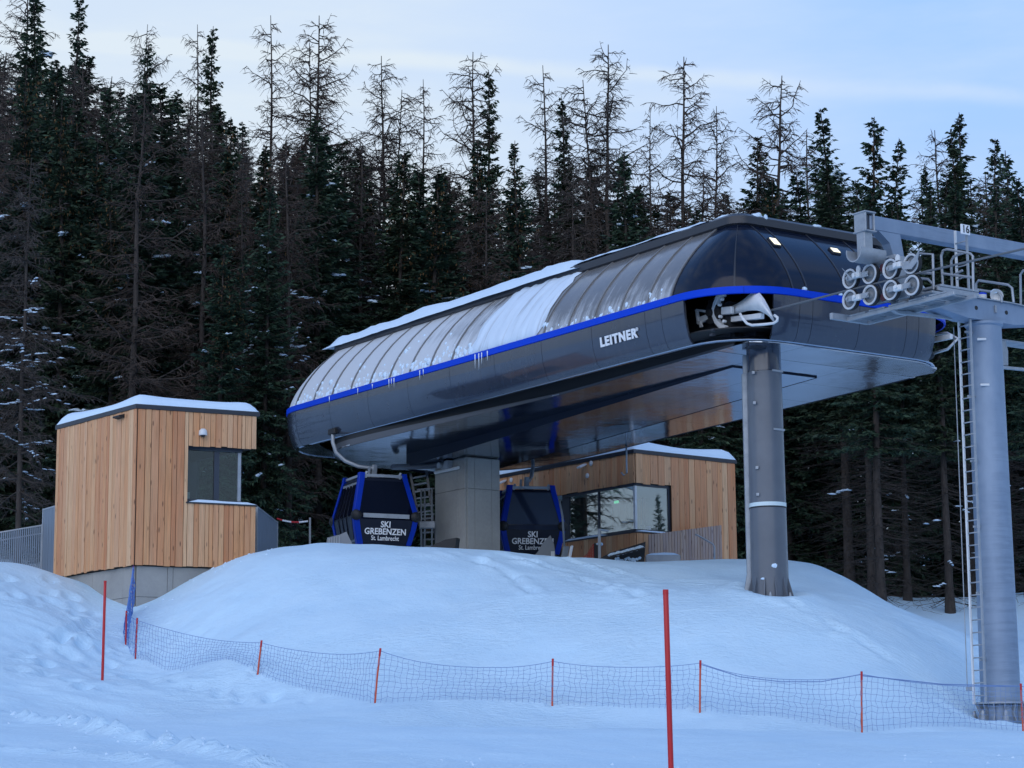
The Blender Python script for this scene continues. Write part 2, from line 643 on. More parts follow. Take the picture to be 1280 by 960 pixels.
# trees
M['needles'] = mat('spruce_needles', (0.03, 0.05, 0.03), 0.65, spec=0.2)
t = NT(M['needles'])
geo = t.n.new('ShaderNodeNewGeometry')
oi = t.n.new('ShaderNodeObjectInfo')
c = t.ramp(geo.outputs['Random Per Island'], [(0.0, (0.022, 0.044, 0.032)), (0.55, (0.036, 0.072, 0.046)), (1.0, (0.062, 0.108, 0.062))])
c = t.mix(t.maprange(oi.outputs['Random'], 0, 1, 0.0, 0.45), c, (0.050, 0.060, 0.028))
t.set(color=c)
M['bark'] = mat('grey_bark', (0.10, 0.085, 0.075), 0.9, spec=0.1)
t = NT(M['bark'])
ga = t.noise(3.0, 5, 0.65, stretch=(3, 3, 0.8))
t.set(color=t.ramp(ga, [(0.3, (0.042, 0.036, 0.033)), (0.7, (0.082, 0.070, 0.062))]))
M['twig'] = mat('larch_twig', (0.085, 0.062, 0.05), 0.9, spec=0.1)
t = NT(M['twig'])
oi = t.n.new('ShaderNodeObjectInfo')
geo = t.n.new('ShaderNodeNewGeometry')
c = t.ramp(oi.outputs['Random'], [(0.0, (0.062, 0.050, 0.047)), (0.5, (0.082, 0.060, 0.050)), (1.0, (0.085, 0.078, 0.075))])
c = t.mix(t.maprange(geo.outputs['Random Per Island'], 0, 1, 0, 0.5), c, (0.06, 0.052, 0.045))
t.set(color=c)
M['cone'] = mat('hanging_cone', (0.17, 0.10, 0.045), 0.7, spec=0.2)

# ------------------------------------------------------------------ station frame
AZ = math.radians(34.6)
SU = V(-math.sin(AZ), math.cos(AZ), 0)      # along the station, away from the camera
SV = V(math.cos(AZ), math.sin(AZ), 0)       # across it, to the right
SP = at(459, 482, 71.0)                     # a point on the blue line
ZB = SP[2]


def W(a, b, c=0.0):
    return SP + a * SU + b * SV + V(0, 0, c)


ZP = 9.2                                    # level of the boarding platform

# ------------------------------------------------------------------ ground: one sheet through surveyed points
_pts = []
for x in (-14, -5, 5, 14):
    _pts += [(x, 0, 0.0), (x * 1.6, 14, 0.9)]
for x in (-30, 30):
    _pts += [(x, 0, 0.0), (x, 25, 1.8)]
for (px, py, Y) in [
        # foreground piste
        (-80, 955, 30), (320, 955, 30), (640, 955, 30), (960, 955, 30), (1360, 955, 30),
        (-60, 905, 42), (320, 908, 42), (640, 912, 42), (960, 918, 42), (1340, 924, 42),
        # foot of the net
        (324, 866, 56), (472, 881, 53), (690, 891, 53.2), (875, 897, 52), (1077, 914, 51), (1270, 913, 52), (1420, 905, 54),
        (157, 814, 63), (172, 829, 61.5), (230, 838, 60),
        (1252, 902, 55.1), (1222, 902, 55.0), (1285, 906, 55.4), (1255, 907, 54.3), (1235, 893, 56.0), (1275, 893, 56.2), (1210, 903, 54.2),
        # left bank
        (0, 712, 66), (40, 706, 68), (-120, 700, 67), (0, 760, 62), (60, 775, 62), (0, 845, 56), (90, 850, 57), (-120, 850, 55), (110, 790, 62.5), (130, 850, 58),
        # along the hut
        (165, 764, 65.9), (120, 742, 67.5), (78, 724, 69.2), (200, 752, 66.2), (235, 729, 66.6), (270, 711, 66.9), (318, 693, 67.4),
        # mound, half height
        (230, 800, 61.5), (300, 800, 59), (440, 800, 57.5), (560, 800, 56.8), (640, 812, 56), (760, 808, 55.6), (880, 812, 55.2), (1000, 822, 55), (1130, 850, 54.5),
        (240, 758, 63.5), (340, 735, 62), (480, 735, 60.5), (600, 745, 59.6),
        # lip in front of the column
        (660, 748, 58.8), (740, 750, 58.2), (830, 751, 57.8), (920, 752, 57.6), (960, 752, 57.8), (1040, 762, 57.6), (1120, 800, 57),
        # crest
        (290, 702, 66), (347, 685, 66), (440, 681, 65), (540, 684, 64.5), (620, 691, 64.5), (700, 698, 65), (800, 702, 66), (900, 702, 67), (960, 704, 67), (1030, 710, 66), (1090, 738, 64), (1150, 770, 62), (1210, 800, 60.5),
        (1262, 848, 58.8), (1330, 860, 59),
        (800, 728, 61.5), (900, 728, 61.5), (1000, 732, 61.5), (700, 722, 61.5),
        # lower ground behind the right flank
        (1070, 762, 74), (1130, 792, 74), (1190, 806, 74), (1190, 778, 82), (1240, 768, 84), (1280, 742, 90), (1280, 800, 72), (1400, 790, 72), (1400, 740, 90), (1120, 765, 84), (1020, 728, 84)]:
    _pts.append(tuple(at(px, py, Y)))
for (px, py, Y) in [(290, 712, 69), (347, 696, 69.5), (440, 691, 69), (540, 693, 68.5), (620, 700, 68.5), (700, 706, 68.5), (800, 709, 69.5), (900, 709, 71), (960, 711, 71), (1030, 720, 70), (1090, 752, 68), (1150, 792, 66), (1210, 822, 64.5)]:
    _pts.append(tuple(at(px, py, Y)))
for (a, b) in [(2, -1), (2, 3), (2, 7), (8, -1), (8, 4), (8, 9), (-3, 7), (3, 12), (-3, 11), (8, 14), (12, 4)]:
    p = W(a, b)
    _pts.append((p[0], p[1], (8.95 if b > 10 else 8.75)))
for x in (-120, -60, -25, 0, 25, 60, 120):
    k = (x + 120) / 240.0
    zb_ = 12.4 - 4.9 * min(max((x + 30) / 60.0, -0.3), 1.2)
    for y, s_ in ((92, 0), (130, 1), (165, 1), (205, 1)):
        sl = (0.26, 0.19, 0.15)[0] if x <= -25 else (0.20 if x < 20 else 0.15)
        _pts.append((x, y, zb_ + sl * (y - 92)))
for x in (-60, 60):
    for y in (40, 66):
        _pts.append((x, y, 0.068 * y + (2.5 if y > 50 and x < 0 else 0)))
_pts = np.array(_pts)


def _tps(r2):
    return 0.5 * r2 * np.log(r2 + 1e-9)


_xy = _pts[:, :2]
_n = len(_pts)
_K = _tps(((_xy[:, None] - _xy[None]) ** 2).sum(-1)) + 0.4 * np.eye(_n)
_P = np.c_[np.ones(_n), _xy]
_A = np.block([[_K, _P], [_P.T, np.zeros((3, 3))]])
_w = np.linalg.solve(_A, np.r_[_pts[:, 2], 0, 0, 0])


def ground_base(x, y):
    x, y = np.clip(np.asarray(x, float), -120, 120), np.clip(np.asarray(y, float), -10, 205)
    sh = np.broadcast(x, y).shape
    x, y = np.broadcast_to(x, sh).ravel(), np.broadcast_to(y, sh).ravel()
    out = np.empty(len(x))
    for i in range(0, len(x), 8000):
        xs, ys = x[i:i + 8000], y[i:i + 8000]
        r2 = (xs[:, None] - _xy[None, :, 0]) ** 2 + (ys[:, None] - _xy[None, :, 1]) ** 2
        out[i:i + 8000] = _tps(r2) @ _w[:_n] + _w[_n] + _w[_n + 1] * xs + _w[_n + 2] * ys
    return out.reshape(sh)


_lat = np.random.RandomState(3).rand(256, 256)


def vnoise(x, y, s):
    x, y = np.asarray(x) / s + 700.3, np.asarray(y) / s + 411.7
    i, j = np.floor(x).astype(int), np.floor(y).astype(int)
    fx, fy = x - i, y - j
    fx, fy = fx * fx * (3 - 2 * fx), fy * fy * (3 - 2 * fy)
    g = lambda a, b: _lat[a % 256, b % 256]
    return (g(i, j) * (1 - fx) * (1 - fy) + g(i + 1, j) * fx * (1 - fy) + g(i, j + 1) * (1 - fx) * fy + g(i + 1, j + 1) * fx * fy) - 0.5


def seg_dist(x, y, a, b):
    ax, ay, bx, by = a[0], a[1], b[0], b[1]
    tt = np.clip(((x - ax) * (bx - ax) + (y - ay) * (by - ay)) / ((bx - ax) ** 2 + (by - ay) ** 2), 0, 1)
    return np.hypot(x - ax - tt * (bx - ax), y - ay - tt * (by - ay)), tt


def gpt(px, py, y0=20.0, y1=110.0):
    """where the direction of a pixel first meets the ground"""
    ys = np.arange(y0, y1, 0.1)
    d = RT * (px - 640) / F_PX - UP * (py - 480) / F_PX + _f
    P = CAM[None] + d[None] * (ys / d[1])[:, None]
    g = ground_base(P[:, 0], P[:, 1])
    k = np.argmax(P[:, 2] < g)
    return V(P[k, 0], P[k, 1], g[k])


_foot = []
_frs = np.random.RandomState(11)
for path in ([(5, 722), (14, 738), (25, 748), (40, 752), (58, 752), (75, 757), (95, 770), (100, 790), (70, 800), (45, 812), (30, 822)],
             [(60, 728), (66, 742), (84, 750), (92, 760), (108, 768), (110, 782), (85, 795), (105, 806), (120, 798), (125, 815), (96, 822), (75, 815), (60, 832)],
             [(140, 835), (165, 850), (190, 853), (215, 855), (240, 862), (275, 868), (300, 872), (340, 874), (380, 872), (60, 845), (20, 842), (90, 850), (100, 862)]):
    for (px, py) in path:
        for k in range(2):
            q = gpt(px + _frs.randn() * 4, py + _frs.randn() * 2.5)
            _foot.append((q[0], q[1], 0.15 + 0.07 * _frs.rand(), 0.04 + 0.06 * _frs.rand()))
_foot = np.array(_foot)
_edge = [gpt(*p) for p in ((-40, 882), (40, 895), (140, 917), (230, 935), (330, 962))]
_edge2 = [gpt(*p) for p in ((-60, 936), (1, 938), (160, 950), (300, 990))]
_ridge = [gpt(*p) for p in ((940, 752), (985, 757), (1040, 782), (1100, 806), (1150, 828))]


_c0 = at(963, 748, (SP - 16.3 * SU + 2.05 * SV)[1])
_wells = [(_c0[0], _c0[1], 0.62, 0.16), (W(-22.3, 4.37)[0], W(-22.3, 4.37)[1], 0.75, 0.14)]
for (px, py, Y) in ((169, 827, 61.5), (319.5, 863, 57.0), (467.5, 879, 53.5), (690, 889, 53.6), (874.5, 895, 52.3), (1077, 913, 51.2), (128, 848, 58.0)):
    q = at(px, py, Y)
    _wells.append((q[0], q[1], 0.14, 0.07))
_tracks = []
for pts in (((622, 697), (668, 708), (720, 722), (772, 738), (800, 748)), ((700, 702), (745, 712), (800, 728)), ((560, 692), (600, 705), (640, 722), (668, 744)), ((985, 757), (1050, 790), (1110, 822))):
    q = [gpt(*p) for p in pts]
    _tracks += list(zip(q[:-1], q[1:]))


def ground(x, y):
    x, y = np.asarray(x, float), np.asarray(y, float)
    z = ground_base(x, y)
    near = np.clip((y - 14) / 12, 0, 1) * np.clip((78 - y) / 8, 0, 1)
    z = z + 0.14 * vnoise(x, y, 3.1) + 0.07 * vnoise(x + 5, y, 1.3) * (0.4 + near) + 0.035 * vnoise(x, y + 9, 0.55)
    # trodden snow on the left bank
    tr = np.clip(1 - np.hypot((x + 9.6) / 3.6, (y - 60.5) / 6.0), 0, 1)
    z = z + np.clip(tr * 2, 0, 1) * (0.10 * vnoise(x, y, 0.6) + 0.07 * vnoise(y, x, 0.32))
    # wind crust on the mound
    cr = np.clip(vnoise(x + 40, y, 4.5) * 4, 0, 1) * np.clip((y - 52) / 3, 0, 1) * np.clip((66 - y) / 3, 0, 1)
    z = z + cr * 0.085 * np.maximum(vnoise(x * 1.0 + 0.4 * y, y * 2.2, 0.42), -0.1)
    for (fx, fy, r, d) in _foot:
        m_ = (np.abs(x - fx) < 0.9) & (np.abs(y - fy) < 1.2)
        if not m_.any():
            continue
        q = np.hypot((x[m_] - fx) / r, (y[m_] - fy) / (r * 1.7))
        z[m_] += d * (-np.exp(-q ** 2) + 0.45 * np.exp(-((q - 1.5) / 0.45) ** 2))
    # hollows and collars of snow round what stands in it
    for (wx, wy, r, d) in _wells:
        m_ = (np.abs(x - wx) < 4 * r) & (np.abs(y - wy) < 4 * r)
        if m_.any():
            q = np.hypot(x[m_] - wx, y[m_] - wy) / r
            z[m_] += d * (-np.exp(-(q / 0.9) ** 2) + 0.75 * np.exp(-((q - 1.75) / 0.55) ** 2)) * (1 + 1.2 * vnoise(x[m_], y[m_], 0.5))
    for a, b in _tracks:
        d, _t = seg_dist(x, y, a, b)
        z = z - 0.10 * np.exp(-(d / 0.13) ** 2) * np.clip(0.5 + 3 * vnoise(x, y, 0.7), 0, 1) + 0.06 * np.exp(-((d - 0.26) / 0.12) ** 2) * np.clip(0.5 + 3 * vnoise(y, x, 0.5), 0, 1)
    for line, hgt, wd in ((_edge, 0.20, 0.20), (_edge2, 0.10, 0.18), (_ridge, 0.06, 0.22)):
        for a, b in zip(line[:-1], line[1:]):
            d, _t = seg_dist(x, y, a, b)
            z = z + hgt * np.exp(-(d / wd) ** 2) * (0.6 + 1.5 * vnoise(x, y, 0.28)) * ((_t > 0) & (_t < 1))
    return z


def gz(x, y):
    return float(ground(np.array([x]), np.array([y]))[0])


def graded(a, b, step, lim, k=1.16):
    mid = list(np.arange(a, b + step / 2, step))
    out, s_, p = [], step, b
    while p < lim[1]:
        s_ *= k
        p += s_
        out.append(p)
    pre, s_, p = [], step, a
    while p > lim[0]:
        s_ *= k
        p -= s_
        pre.append(p)
    return np.array(pre[::-1] + mid + out)


gx = graded(-16.5, 16.5, 0.11, (-900, 900))
gy = graded(25, 69, 0.11, (-150, 1500))
XX, YY = np.meshgrid(gx, gy)
ZZ = ground(XX.ravel(), YY.ravel())
_me = bpy.data.meshes.new('snow_ground')
_nx, _ny = len(gx), len(gy)
_vv = np.c_[XX.ravel(), YY.ravel(), ZZ]
_ii = (np.arange(_ny - 1)[:, None] * _nx + np.arange(_nx - 1)[None]).ravel()
_q = np.c_[_ii, _ii + 1, _ii + _nx + 1, _ii + _nx].astype(np.int32)
_me.vertices.add(len(_vv))
_me.vertices.foreach_set('co', _vv.ravel())
_me.loops.add(len(_q) * 4)
_me.loops.foreach_set('vertex_index', _q.ravel())
_me.polygons.add(len(_q))
_me.polygons.foreach_set('loop_start', np.arange(len(_q), dtype=np.int32) * 4)
_me.polygons.foreach_set('use_smooth', np.ones(len(_q), bool))
_me.update(calc_edges=True)
tag(mesh_obj('snow_ground', _me, M['snow']), kind='structure')

# unseen wooded slope added behind the camera to darken reflections in the glass
_rows = []
for k in range(7):
    r_, h_ = (420, 520, 640, 760, 900, 1100, 1400)[k], (-12, 6, 30, 62, 95, 125, 140)[k]
    _rows.append([V(r_ * math.sin(math.radians(a)), r_ * math.cos(math.radians(a)), h_ + (0.30 * h_ + 6) * vnoise(np.array([a * 1.0]), np.array([k * 0.6]), 9.0)[0] - 30 * (abs(a - 206) / 84) ** 3 * (k > 0)) for a in np.linspace(122, 290, 90)])
M['hill'] = mat('added_wooded_hill', (0.035, 0.045, 0.042), 0.95, spec=0.05)
_t = NT(M['hill'])
_t.set(color=_t.ramp(_t.noise(0.03, 6, 0.65), [(0.35, (0.022, 0.032, 0.03)), (0.6, (0.05, 0.06, 0.055)), (0.8, (0.16, 0.18, 0.2))]))
mb = MB()
mb.grid(_rows)
tag(mb.build('added_hills', M['hill'], smooth=True), kind='structure')

# crumbs of broken snow along the groomed edge and on the banks
_crs = np.random.RandomState(5)
_cc, _cr = [], []
for line, n_, sp in ((_edge, 240, 0.22), (_edge2, 70, 0.25), ([gpt(*p) for p in ((520, 958), (760, 952), (1010, 955), (1290, 948))], 40, 0.5), ([gpt(*p) for p in ((215, 748), (250, 724), (290, 704), (320, 692))], 60, 0.35), ([gpt(*p) for p in ((0, 712), (40, 706), (62, 710))], 50, 0.3)):
    for _ in range(n_):
        k = _crs.randint(len(line) - 1)
        p = line[k] + (line[k + 1] - line[k]) * _crs.rand()
        _cc.append((p[0] + _crs.randn() * sp, p[1] + _crs.randn() * sp * 1.4))
        r = (0.012 + 0.042 * _crs.rand() ** 3) * (0.55 if p[1] < 36 else 1.0)
        _cr.append((r, r * 0.9, r * 0.75))
_cc = np.array(_cc)
_gz = ground(_cc[:, 0], _cc[:, 1])
mb = MB()
for (x, y), z, r in zip(_cc, _gz, _cr):
    ph = _crs.rand() * 6
    ring_ = [V(x + r[0] * math.cos(ph + k * 1.257) * (0.8 + 0.4 * _crs.rand()), y + r[1] * math.sin(ph + k * 1.257) * (0.8 + 0.4 * _crs.rand()), z + r[2] * 0.25) for k in range(5)]
    low = [V(p[0] * 1.0, p[1], z - 0.02) for p in ring_]
    top = V(x + r[0] * 0.2 * _crs.randn(), y, z + r[2] * (0.9 + 0.4 * _crs.rand()))
    mb.add(low + ring_ + [top], [(k, (k + 1) % 5, 5 + (k + 1) % 5, 5 + k) for k in range(5)] + [(5 + k, 5 + (k + 1) % 5, 10) for k in range(5)])
tag(mb.build('snow_crumbs', M['snow_soft']), kind='stuff')

# ------------------------------------------------------------------ lift station
UF, UR, VW, RF, RR = -17.9, 6.85, 8.75, 2.1, 2.2
LS = (UR - RR) - (UF + RF)
QF, QR = math.pi / 2 * RF, math.pi / 2 * RR
LF, LR = VW - 2 * RF, VW - 2 * RR
LT = 2 * LS + 2 * QF + LF + 2 * QR + LR


def perim(s):
    """point (u, v) and outward normal on the plan outline; s = 0 at the far end of the near side"""
    s = s % LT
    if s < LS:
        return UR - RR - s, 0.0, 0.0, -1.0
    s -= LS
    if s < QF:
        a = s / RF
        return UF + RF - RF * math.sin(a), RF - RF * math.cos(a), -math.sin(a), -math.cos(a)
    s -= QF
    if s < LF:
        return UF, RF + s, -1.0, 0.0
    s -= LF
    if s < QF:
        a = s / RF
        return UF + RF - RF * math.cos(a), VW - RF + RF * math.sin(a), -math.cos(a), math.sin(a)
    s -= QF
    if s < LS:
        return UF + RF + s, VW, 0.0, 1.0
    s -= LS
    if s < QR:
        a = s / RR
        return UR - RR + RR * math.sin(a), VW - RR + RR * math.cos(a), math.sin(a), math.cos(a)
    s -= QR
    if s < LR:
        return UR, VW - RR - s, 1.0, 0.0
    s -= LR
    a = s / RR
    return UR - RR + RR * math.cos(a), RR - RR * math.sin(a), math.cos(a), -math.sin(a)


def s_u(u):
    return UR - RR - u


def s_front(v):
    return LS + QF + (v - RF)


def ring(inset, dz, s):
    u, v, a, b = perim(s)
    return W(u - a * inset, v - b * inset, dz)


def outn(s):
    _, _, a, b = perim(s)
    return a * SU + b * SV


def ssteps(s0, s1, step=0.35):
    n = max(2, int(math.ceil((s1 - s0) / step)) + 1)
    return [s0 + (s1 - s0) * k / (n - 1) for k in range(n)]


def sweep(s0, s1, prof, thick, step=0.35):
    ss = ssteps(s0, s1, step)
    rows = [[ring(i, z, s) for s in ss] for i, z in prof]
    nr = []
    for k in range(len(prof)):
        a, b = prof[max(k - 1, 0)], prof[min(k + 1, len(prof) - 1)]
        di, dz = b[0] - a[0], b[1] - a[1]
        L = math.hypot(di, dz)
        if dz < 0:
            di, dz = -di, -dz
        nr.append((dz / L, di / L))       # (outward, up)
    mb = MB()
    mb.shell(rows, thick, lambda i, j: nr[i][0] * outn(ss[j]) + nr[i][1] * Z)
    return mb


COLB = at(963, 748, W(-16.3, 2.05)[1])
st = thing('lift_station', (COLB[0], COLB[1], COLB[2]),
           'long dark gondola lift station with blue stripe and curved snowy roof', 'lift station')
for a in ('roof',):
    M['roof'] = mat('frosted_roof_panel', (0.03, 0.036, 0.046), 0.14, spec=0.6)
    t = NT(M['roof'])
    mp = t.n.new('ShaderNodeMapping')
    t.l.new(t.tc.outputs['Object'], mp.inputs[0])
    mp.inputs['Rotation'].default_value = (0, 0, -AZ)        # y' runs along the station
    sep = t.n.new('ShaderNodeSeparateXYZ')
    t.l.new(mp.outputs[0], sep.inputs[0])
    au = sep.outputs['Y']                                     # metres from the column towards the far end
    streak = t.noise(1.0, 5, 0.65, vec=mp.outputs[0], stretch=(0.5, 5.0, 0.35))
    patchy = t.noise(1.1, 6, 0.7, vec=mp.outputs[0])
    fade = t.maprange(au, 7.0, 15.0, -0.22, 0.24)
    fr = t.math('ADD', t.math('ADD', t.math('MULTIPLY', streak, 0.62), t.math('MULTIPLY', patchy, 0.38)), fade)
    low = t.maprange(sep.outputs['Z'], 7.9, 9.0, 0.22, 0.0)
    fr = t.maprange(t.math('ADD', fr, low), 0.38, 0.66)
    dust = t.mix(t.maprange(patchy, 0.3, 0.7), (0.15, 0.155, 0.16), (0.21, 0.205, 0.20))
    t.set(color=t.mix(t.math('MULTIPLY', fr, 0.9), dust, (0.66, 0.70, 0.74)), rough=t.maprange(fr, 0, 1, 0.16, 0.5),
          normal=t.bump(streak, 0.2, 0.02))

FPROF = [(0.0, -0.17), (0.015, -0.45), (0.06, -0.78), (0.15, -1.08), (0.22, -1.22), (0.31, -1.30)]
g_ = 0.007
seams = [s_u(4.65)] + [s_u(2.4), s_u(0)] + [s_u(-2.385 * k) for k in range(1, 7)] + [s_u(-15.0), s_u(-15.95)]
op_end = LS + RF * 1.27
seams2 = [op_end] + [s_front(v) for v in (2.3, 2.75, 4.4, 6.1, 6.55)] + [LS + QF + LF + (QF - RF * 1.27)]
far0 = LS + 2 * QF + LF
seams3 = [far0 + 0.1] + [far0 + 2.385 * k for k in range(1, 9)] + [far0 + LS]
back = far0 + LS
seams3 += [back + QR * 0.5, back + QR, back + QR + LR / 2, back + QR + LR, back + QR + LR + QR * 0.42, back + QR + LR + QR * 0.78, LT]
for sl in (seams, seams2, seams3):
    for a, b in zip(sl[:-1], sl[1:]):
        if b - a > 0.1:
            sweep(a + g_, b - g_, FPROF, 0.05).build('fascia_panel', M['fascia'], st, smooth=40)
# dark lining behind the fascia, closing the seams
LPROF = [(0.07, -0.10), (0.10, -0.6), (0.2, -1.05), (0.36, -1.27)]
sweep(op_end + 0.02, seams2[-1] - 0.02, LPROF, 0.03, 0.6).build('fascia_lining', M['black'], st, smooth=True)
sweep(far0 + 0.12, LT + seams[-1] - 0.02, LPROF, 0.03, 0.6).build('fascia_lining', M['black'], st, smooth=True)
# blue stripe
stripe_cuts = [LT - QR * 0.35, LT + s_u(0.2), LT + s_u(-6.9), LT + s_u(-15.35), LT + LS + RF * 0.9, LT + s_front(4.4), LT + s_front(6.6), LT + far0 + 7, LT + far0 + 14, LT + back, LT + back + QR + LR / 2, LT + LT - QR * 0.35]
for a, b in zip(stripe_cuts[:-1], stripe_cuts[1:]):
    sweep(a + 0.004, b - 0.004, [(0.035, 0.035), (-0.025, 0.03), (-0.03, -0.15), (0.02, -0.165)], 0.03).build('blue_stripe', M['blue'], st, smooth=30)
# roof
A_MAX = math.radians(76)
_RI = [0.04, 0.13, 0.25, 0.43, 0.64, 0.90, 1.20, 1.46, 1.68]
_RZ = [0.02, 0.28, 0.53, 0.82, 1.10, 1.40, 1.69, 1.91, 2.09]


def RP(a):
    f = a / A_MAX * 8.0
    return float(np.interp(f, range(9), _RI)), float(np.interp(f, range(9), _RZ))


RPROF = list(zip(_RI, _RZ))
rs = [s_u(4.65 - 1.19 * k) for k in range(17)] + [s_u(-15.4)]
rs = sorted(rs)
front_r = [s_u(-15.4), LS + QF * 0.5] + [s_front(v) for v in (2.1, 2.6, 4.05, 5.4, 6.65)] + [LS + 1.5 * QF + LF, far0]
far_r = [far0 + 1.19 * k for k in range(17)] + [far0 + LS]
far_r += [back + QR * 0.5, back + QR, back + QR + LR * 0.33, back + QR + LR * 0.67, back + QR + LR, back + QR * 1.5 + LR, LT]
for sl, mt in ((rs, 'roof'), (front_r, 'smoked'), (far_r, 'roof')):
    for a, b in zip(sl[:-1], sl[1:]):
        if b - a > 0.05:
            sweep(a + 0.004, b - 0.004, RPROF, 0.03, 0.3).build('roof_panel', M[mt], st, smooth=38)


def rib(s, w=0.06, h=0.035, mt='trim', prof=RPROF):
    rows = []
    for i, z in prof:
        rows.append([ring(i, z, s - w / 2) , ring(i - h, z + h * 0.3, s - w / 2), ring(i - h, z + h * 0.3, s + w / 2), ring(i, z, s + w / 2)])
    mb = MB()
    mb.grid(rows)
    return mb.build('roof_rib', M[mt], st, smooth=40)


M['rib'] = mat('grey_roof_rib', (0.20, 0.20, 0.20), 0.45)
for s in rs[:-1] + far_r[-8:]:
    rib(s, mt='rib')
for s in front_r[1:-2]:
    rib(s, 0.05, h=0.018, mt='trim')
rib(s_u(-15.4), 0.06, mt='rib')
# ridge cap: a flat cover lying on the dome
pl = [ring(1.60, 0, s) for s in ssteps(0, LT - 0.3, 0.35)]
mb = MB()
n = len(pl)
levels = [(1.72, 2.02), (1.58, 2.10), (1.58, 2.30), (1.74, 2.40)]
rows = [[ring(i, z, s) for s in ssteps(0, LT, 0.4)] for i, z in levels]
mb.grid(rows)
mb.add([ring(1.74, 2.40, s) for s in ssteps(0, LT - 0.4, 0.4)], [tuple(range(len(ssteps(0, LT - 0.4, 0.4))))[::-1]])
mb.build('ridge_cap', M['trim'], st, smooth=35)


def lump(mb, c, r, seed, flat=0.6, n=9):
    """irregular snow lump"""
    q = np.random.RandomState(seed)
    rows, m_ = [], 5
    ph = q.rand(4) * 6
    for i in range(m_ + 1):
        th = math.pi * i / m_
        row = []
        for k in range(n):
            a = 2 * math.pi * k / n
            rr = 1 + 0.22 * math.sin(2 * a + ph[0]) + 0.16 * math.sin(3 * a + ph[1]) + 0.12 * math.sin(2 * th * 2 + ph[2] + a)
            row.append(np.asarray(c) + V(r[0] * rr * math.sin(th) * math.cos(a), r[1] * rr * math.sin(th) * math.sin(a), r[2] * flat * math.cos(th) * (1 + 0.15 * math.sin(a + ph[3]))))
        row.append(row[0])
        rows.append(row[::-1])
    mb.grid(rows)


def snow_bed(path, across, width, height, seed, ragged=0.12, nr=9):
    """bed of snow: path points, unit vector across, rounded cross-section, uneven edges"""
    mb = MB()
    rows = []
    q = np.random.RandomState(seed)
    N = len(path)
    e1 = np.convolve(q.randn(N + 8), np.ones(5) / 5, 'same')[4:-4] * ragged
    e2 = np.convolve(q.randn(N + 8), np.ones(5) / 5, 'same')[4:-4]
    for k, p in enumerate(path):
        ends = min(1.0, 0.15 + min(k, N - 1 - k) / 2.5)
        hgt = height * ends * (1 + 0.22 * e2[k])
        row = []
        for j in range(nr):
            x = j / (nr - 1)
            zz = hgt * min(1.0, (1 - abs(2 * x - 1) ** 5) ** 0.5) if 0 < x < 1 else 0
            row.append(np.asarray(p) + across * (width * x - (e1[k] if x < 0.3 else 0)) + Z * zz)
        rows.append(row)
    mb.grid(rows)
    return mb


# snow lying on the cap's near edge: thick at the far end, a dusting further on
path = [W(5.4 - 0.3 * k, 1.45, 2.19) for k in range(50)]
snow_bed(path, SV, 2.2, 0.42, 5, 0.06).build('roof_snow', M['snow_soft'], st, smooth=True)
path = [W(-8.2 - 0.3 * k, 1.66, 2.36) for k in range(24)]
snow_bed(path, SV, 1.6, 0.13, 6, 0.12).build('roof_snow', M['snow_soft'], st, smooth=True)
mb = MB()
lump(mb, W(-15.55, 2.15, 2.37), (0.55, 0.26, 0.14), 3, 1.0)
lump(mb, W(-15.75, 2.75, 2.37), (0.25, 0.5, 0.16), 8, 1.0)
lump(mb, W(-16.17, 2.72, 2.30), (0.07, 0.22, 0.15), 4, 1.0)
lump(mb, W(-16.10, 2.42, 2.35), (0.16, 0.22, 0.10), 11, 1.0)
mb.build('roof_snow', M['snow_soft'], st, smooth=True)
mb = MB()
lump(mb, W(-15.95, 4.7, 2.37), (0.16, 0.42, 0.12), 9, 1.0)
mb.build('roof_snow', M['snow_soft'], st, smooth=True)
# snow sheet still clinging to the curved roof
rows = []
us = [-5.9 - 0.1 * k for k in range(36)]
qs = np.random.RandomState(21)
e = np.cumsum(qs.randn(40)) * 0.04
for k, (i, z) in enumerate([RPROF[0]] + RPROF):
    row = []
    for j, u in enumerate(us):
        edge = min(j, len(us) - 1 - j) / 3.0
        th = 0.015 + 0.06 * min(1, edge) * (1 + 1.1 * vnoise(np.array([u * 5.0]), np.array([k * 0.6]), 1.0)[0] + 0.5 * vnoise(np.array([u * 13.0]), np.array([k * 0.5]), 1.0)[0])
        if k == 0:
            th = -0.02
        uu = u + 0.42 * (vnoise(np.array([k * 1.3]), np.array([3.0 if j < 18 else 9.0]), 0.9)[0]) * (1 - min(1, edge * 0.5))
        row.append(W(uu, i - th, z + th * 0.6 - (0.03 if k == 0 else 0)))
    rows.append(row)
M['sheet'] = mat('thin_roof_snow', (0.70, 0.82, 0.93), 0.6, spec=0.25)
t = NT(M['sheet'])
mp = t.n.new('ShaderNodeMapping')
t.l.new(t.tc.outputs['Object'], mp.inputs[0])
mp.inputs['Rotation'].default_value = (0, 0, -AZ)
stk = t.noise(1.0, 5, 0.65, vec=mp.outputs[0], stretch=(0.4, 4.5, 0.3))
t.set(color=t.ramp(stk, [(0.30, (0.44, 0.49, 0.55)), (0.46, (0.66, 0.77, 0.88)), (0.7, (0.71, 0.83, 0.95))]), normal=t.bump(stk, 0.5, 0.04))
mb = MB()
mb.grid(rows)
mb.build('roof_snow', M['sheet'], st, smooth=True)
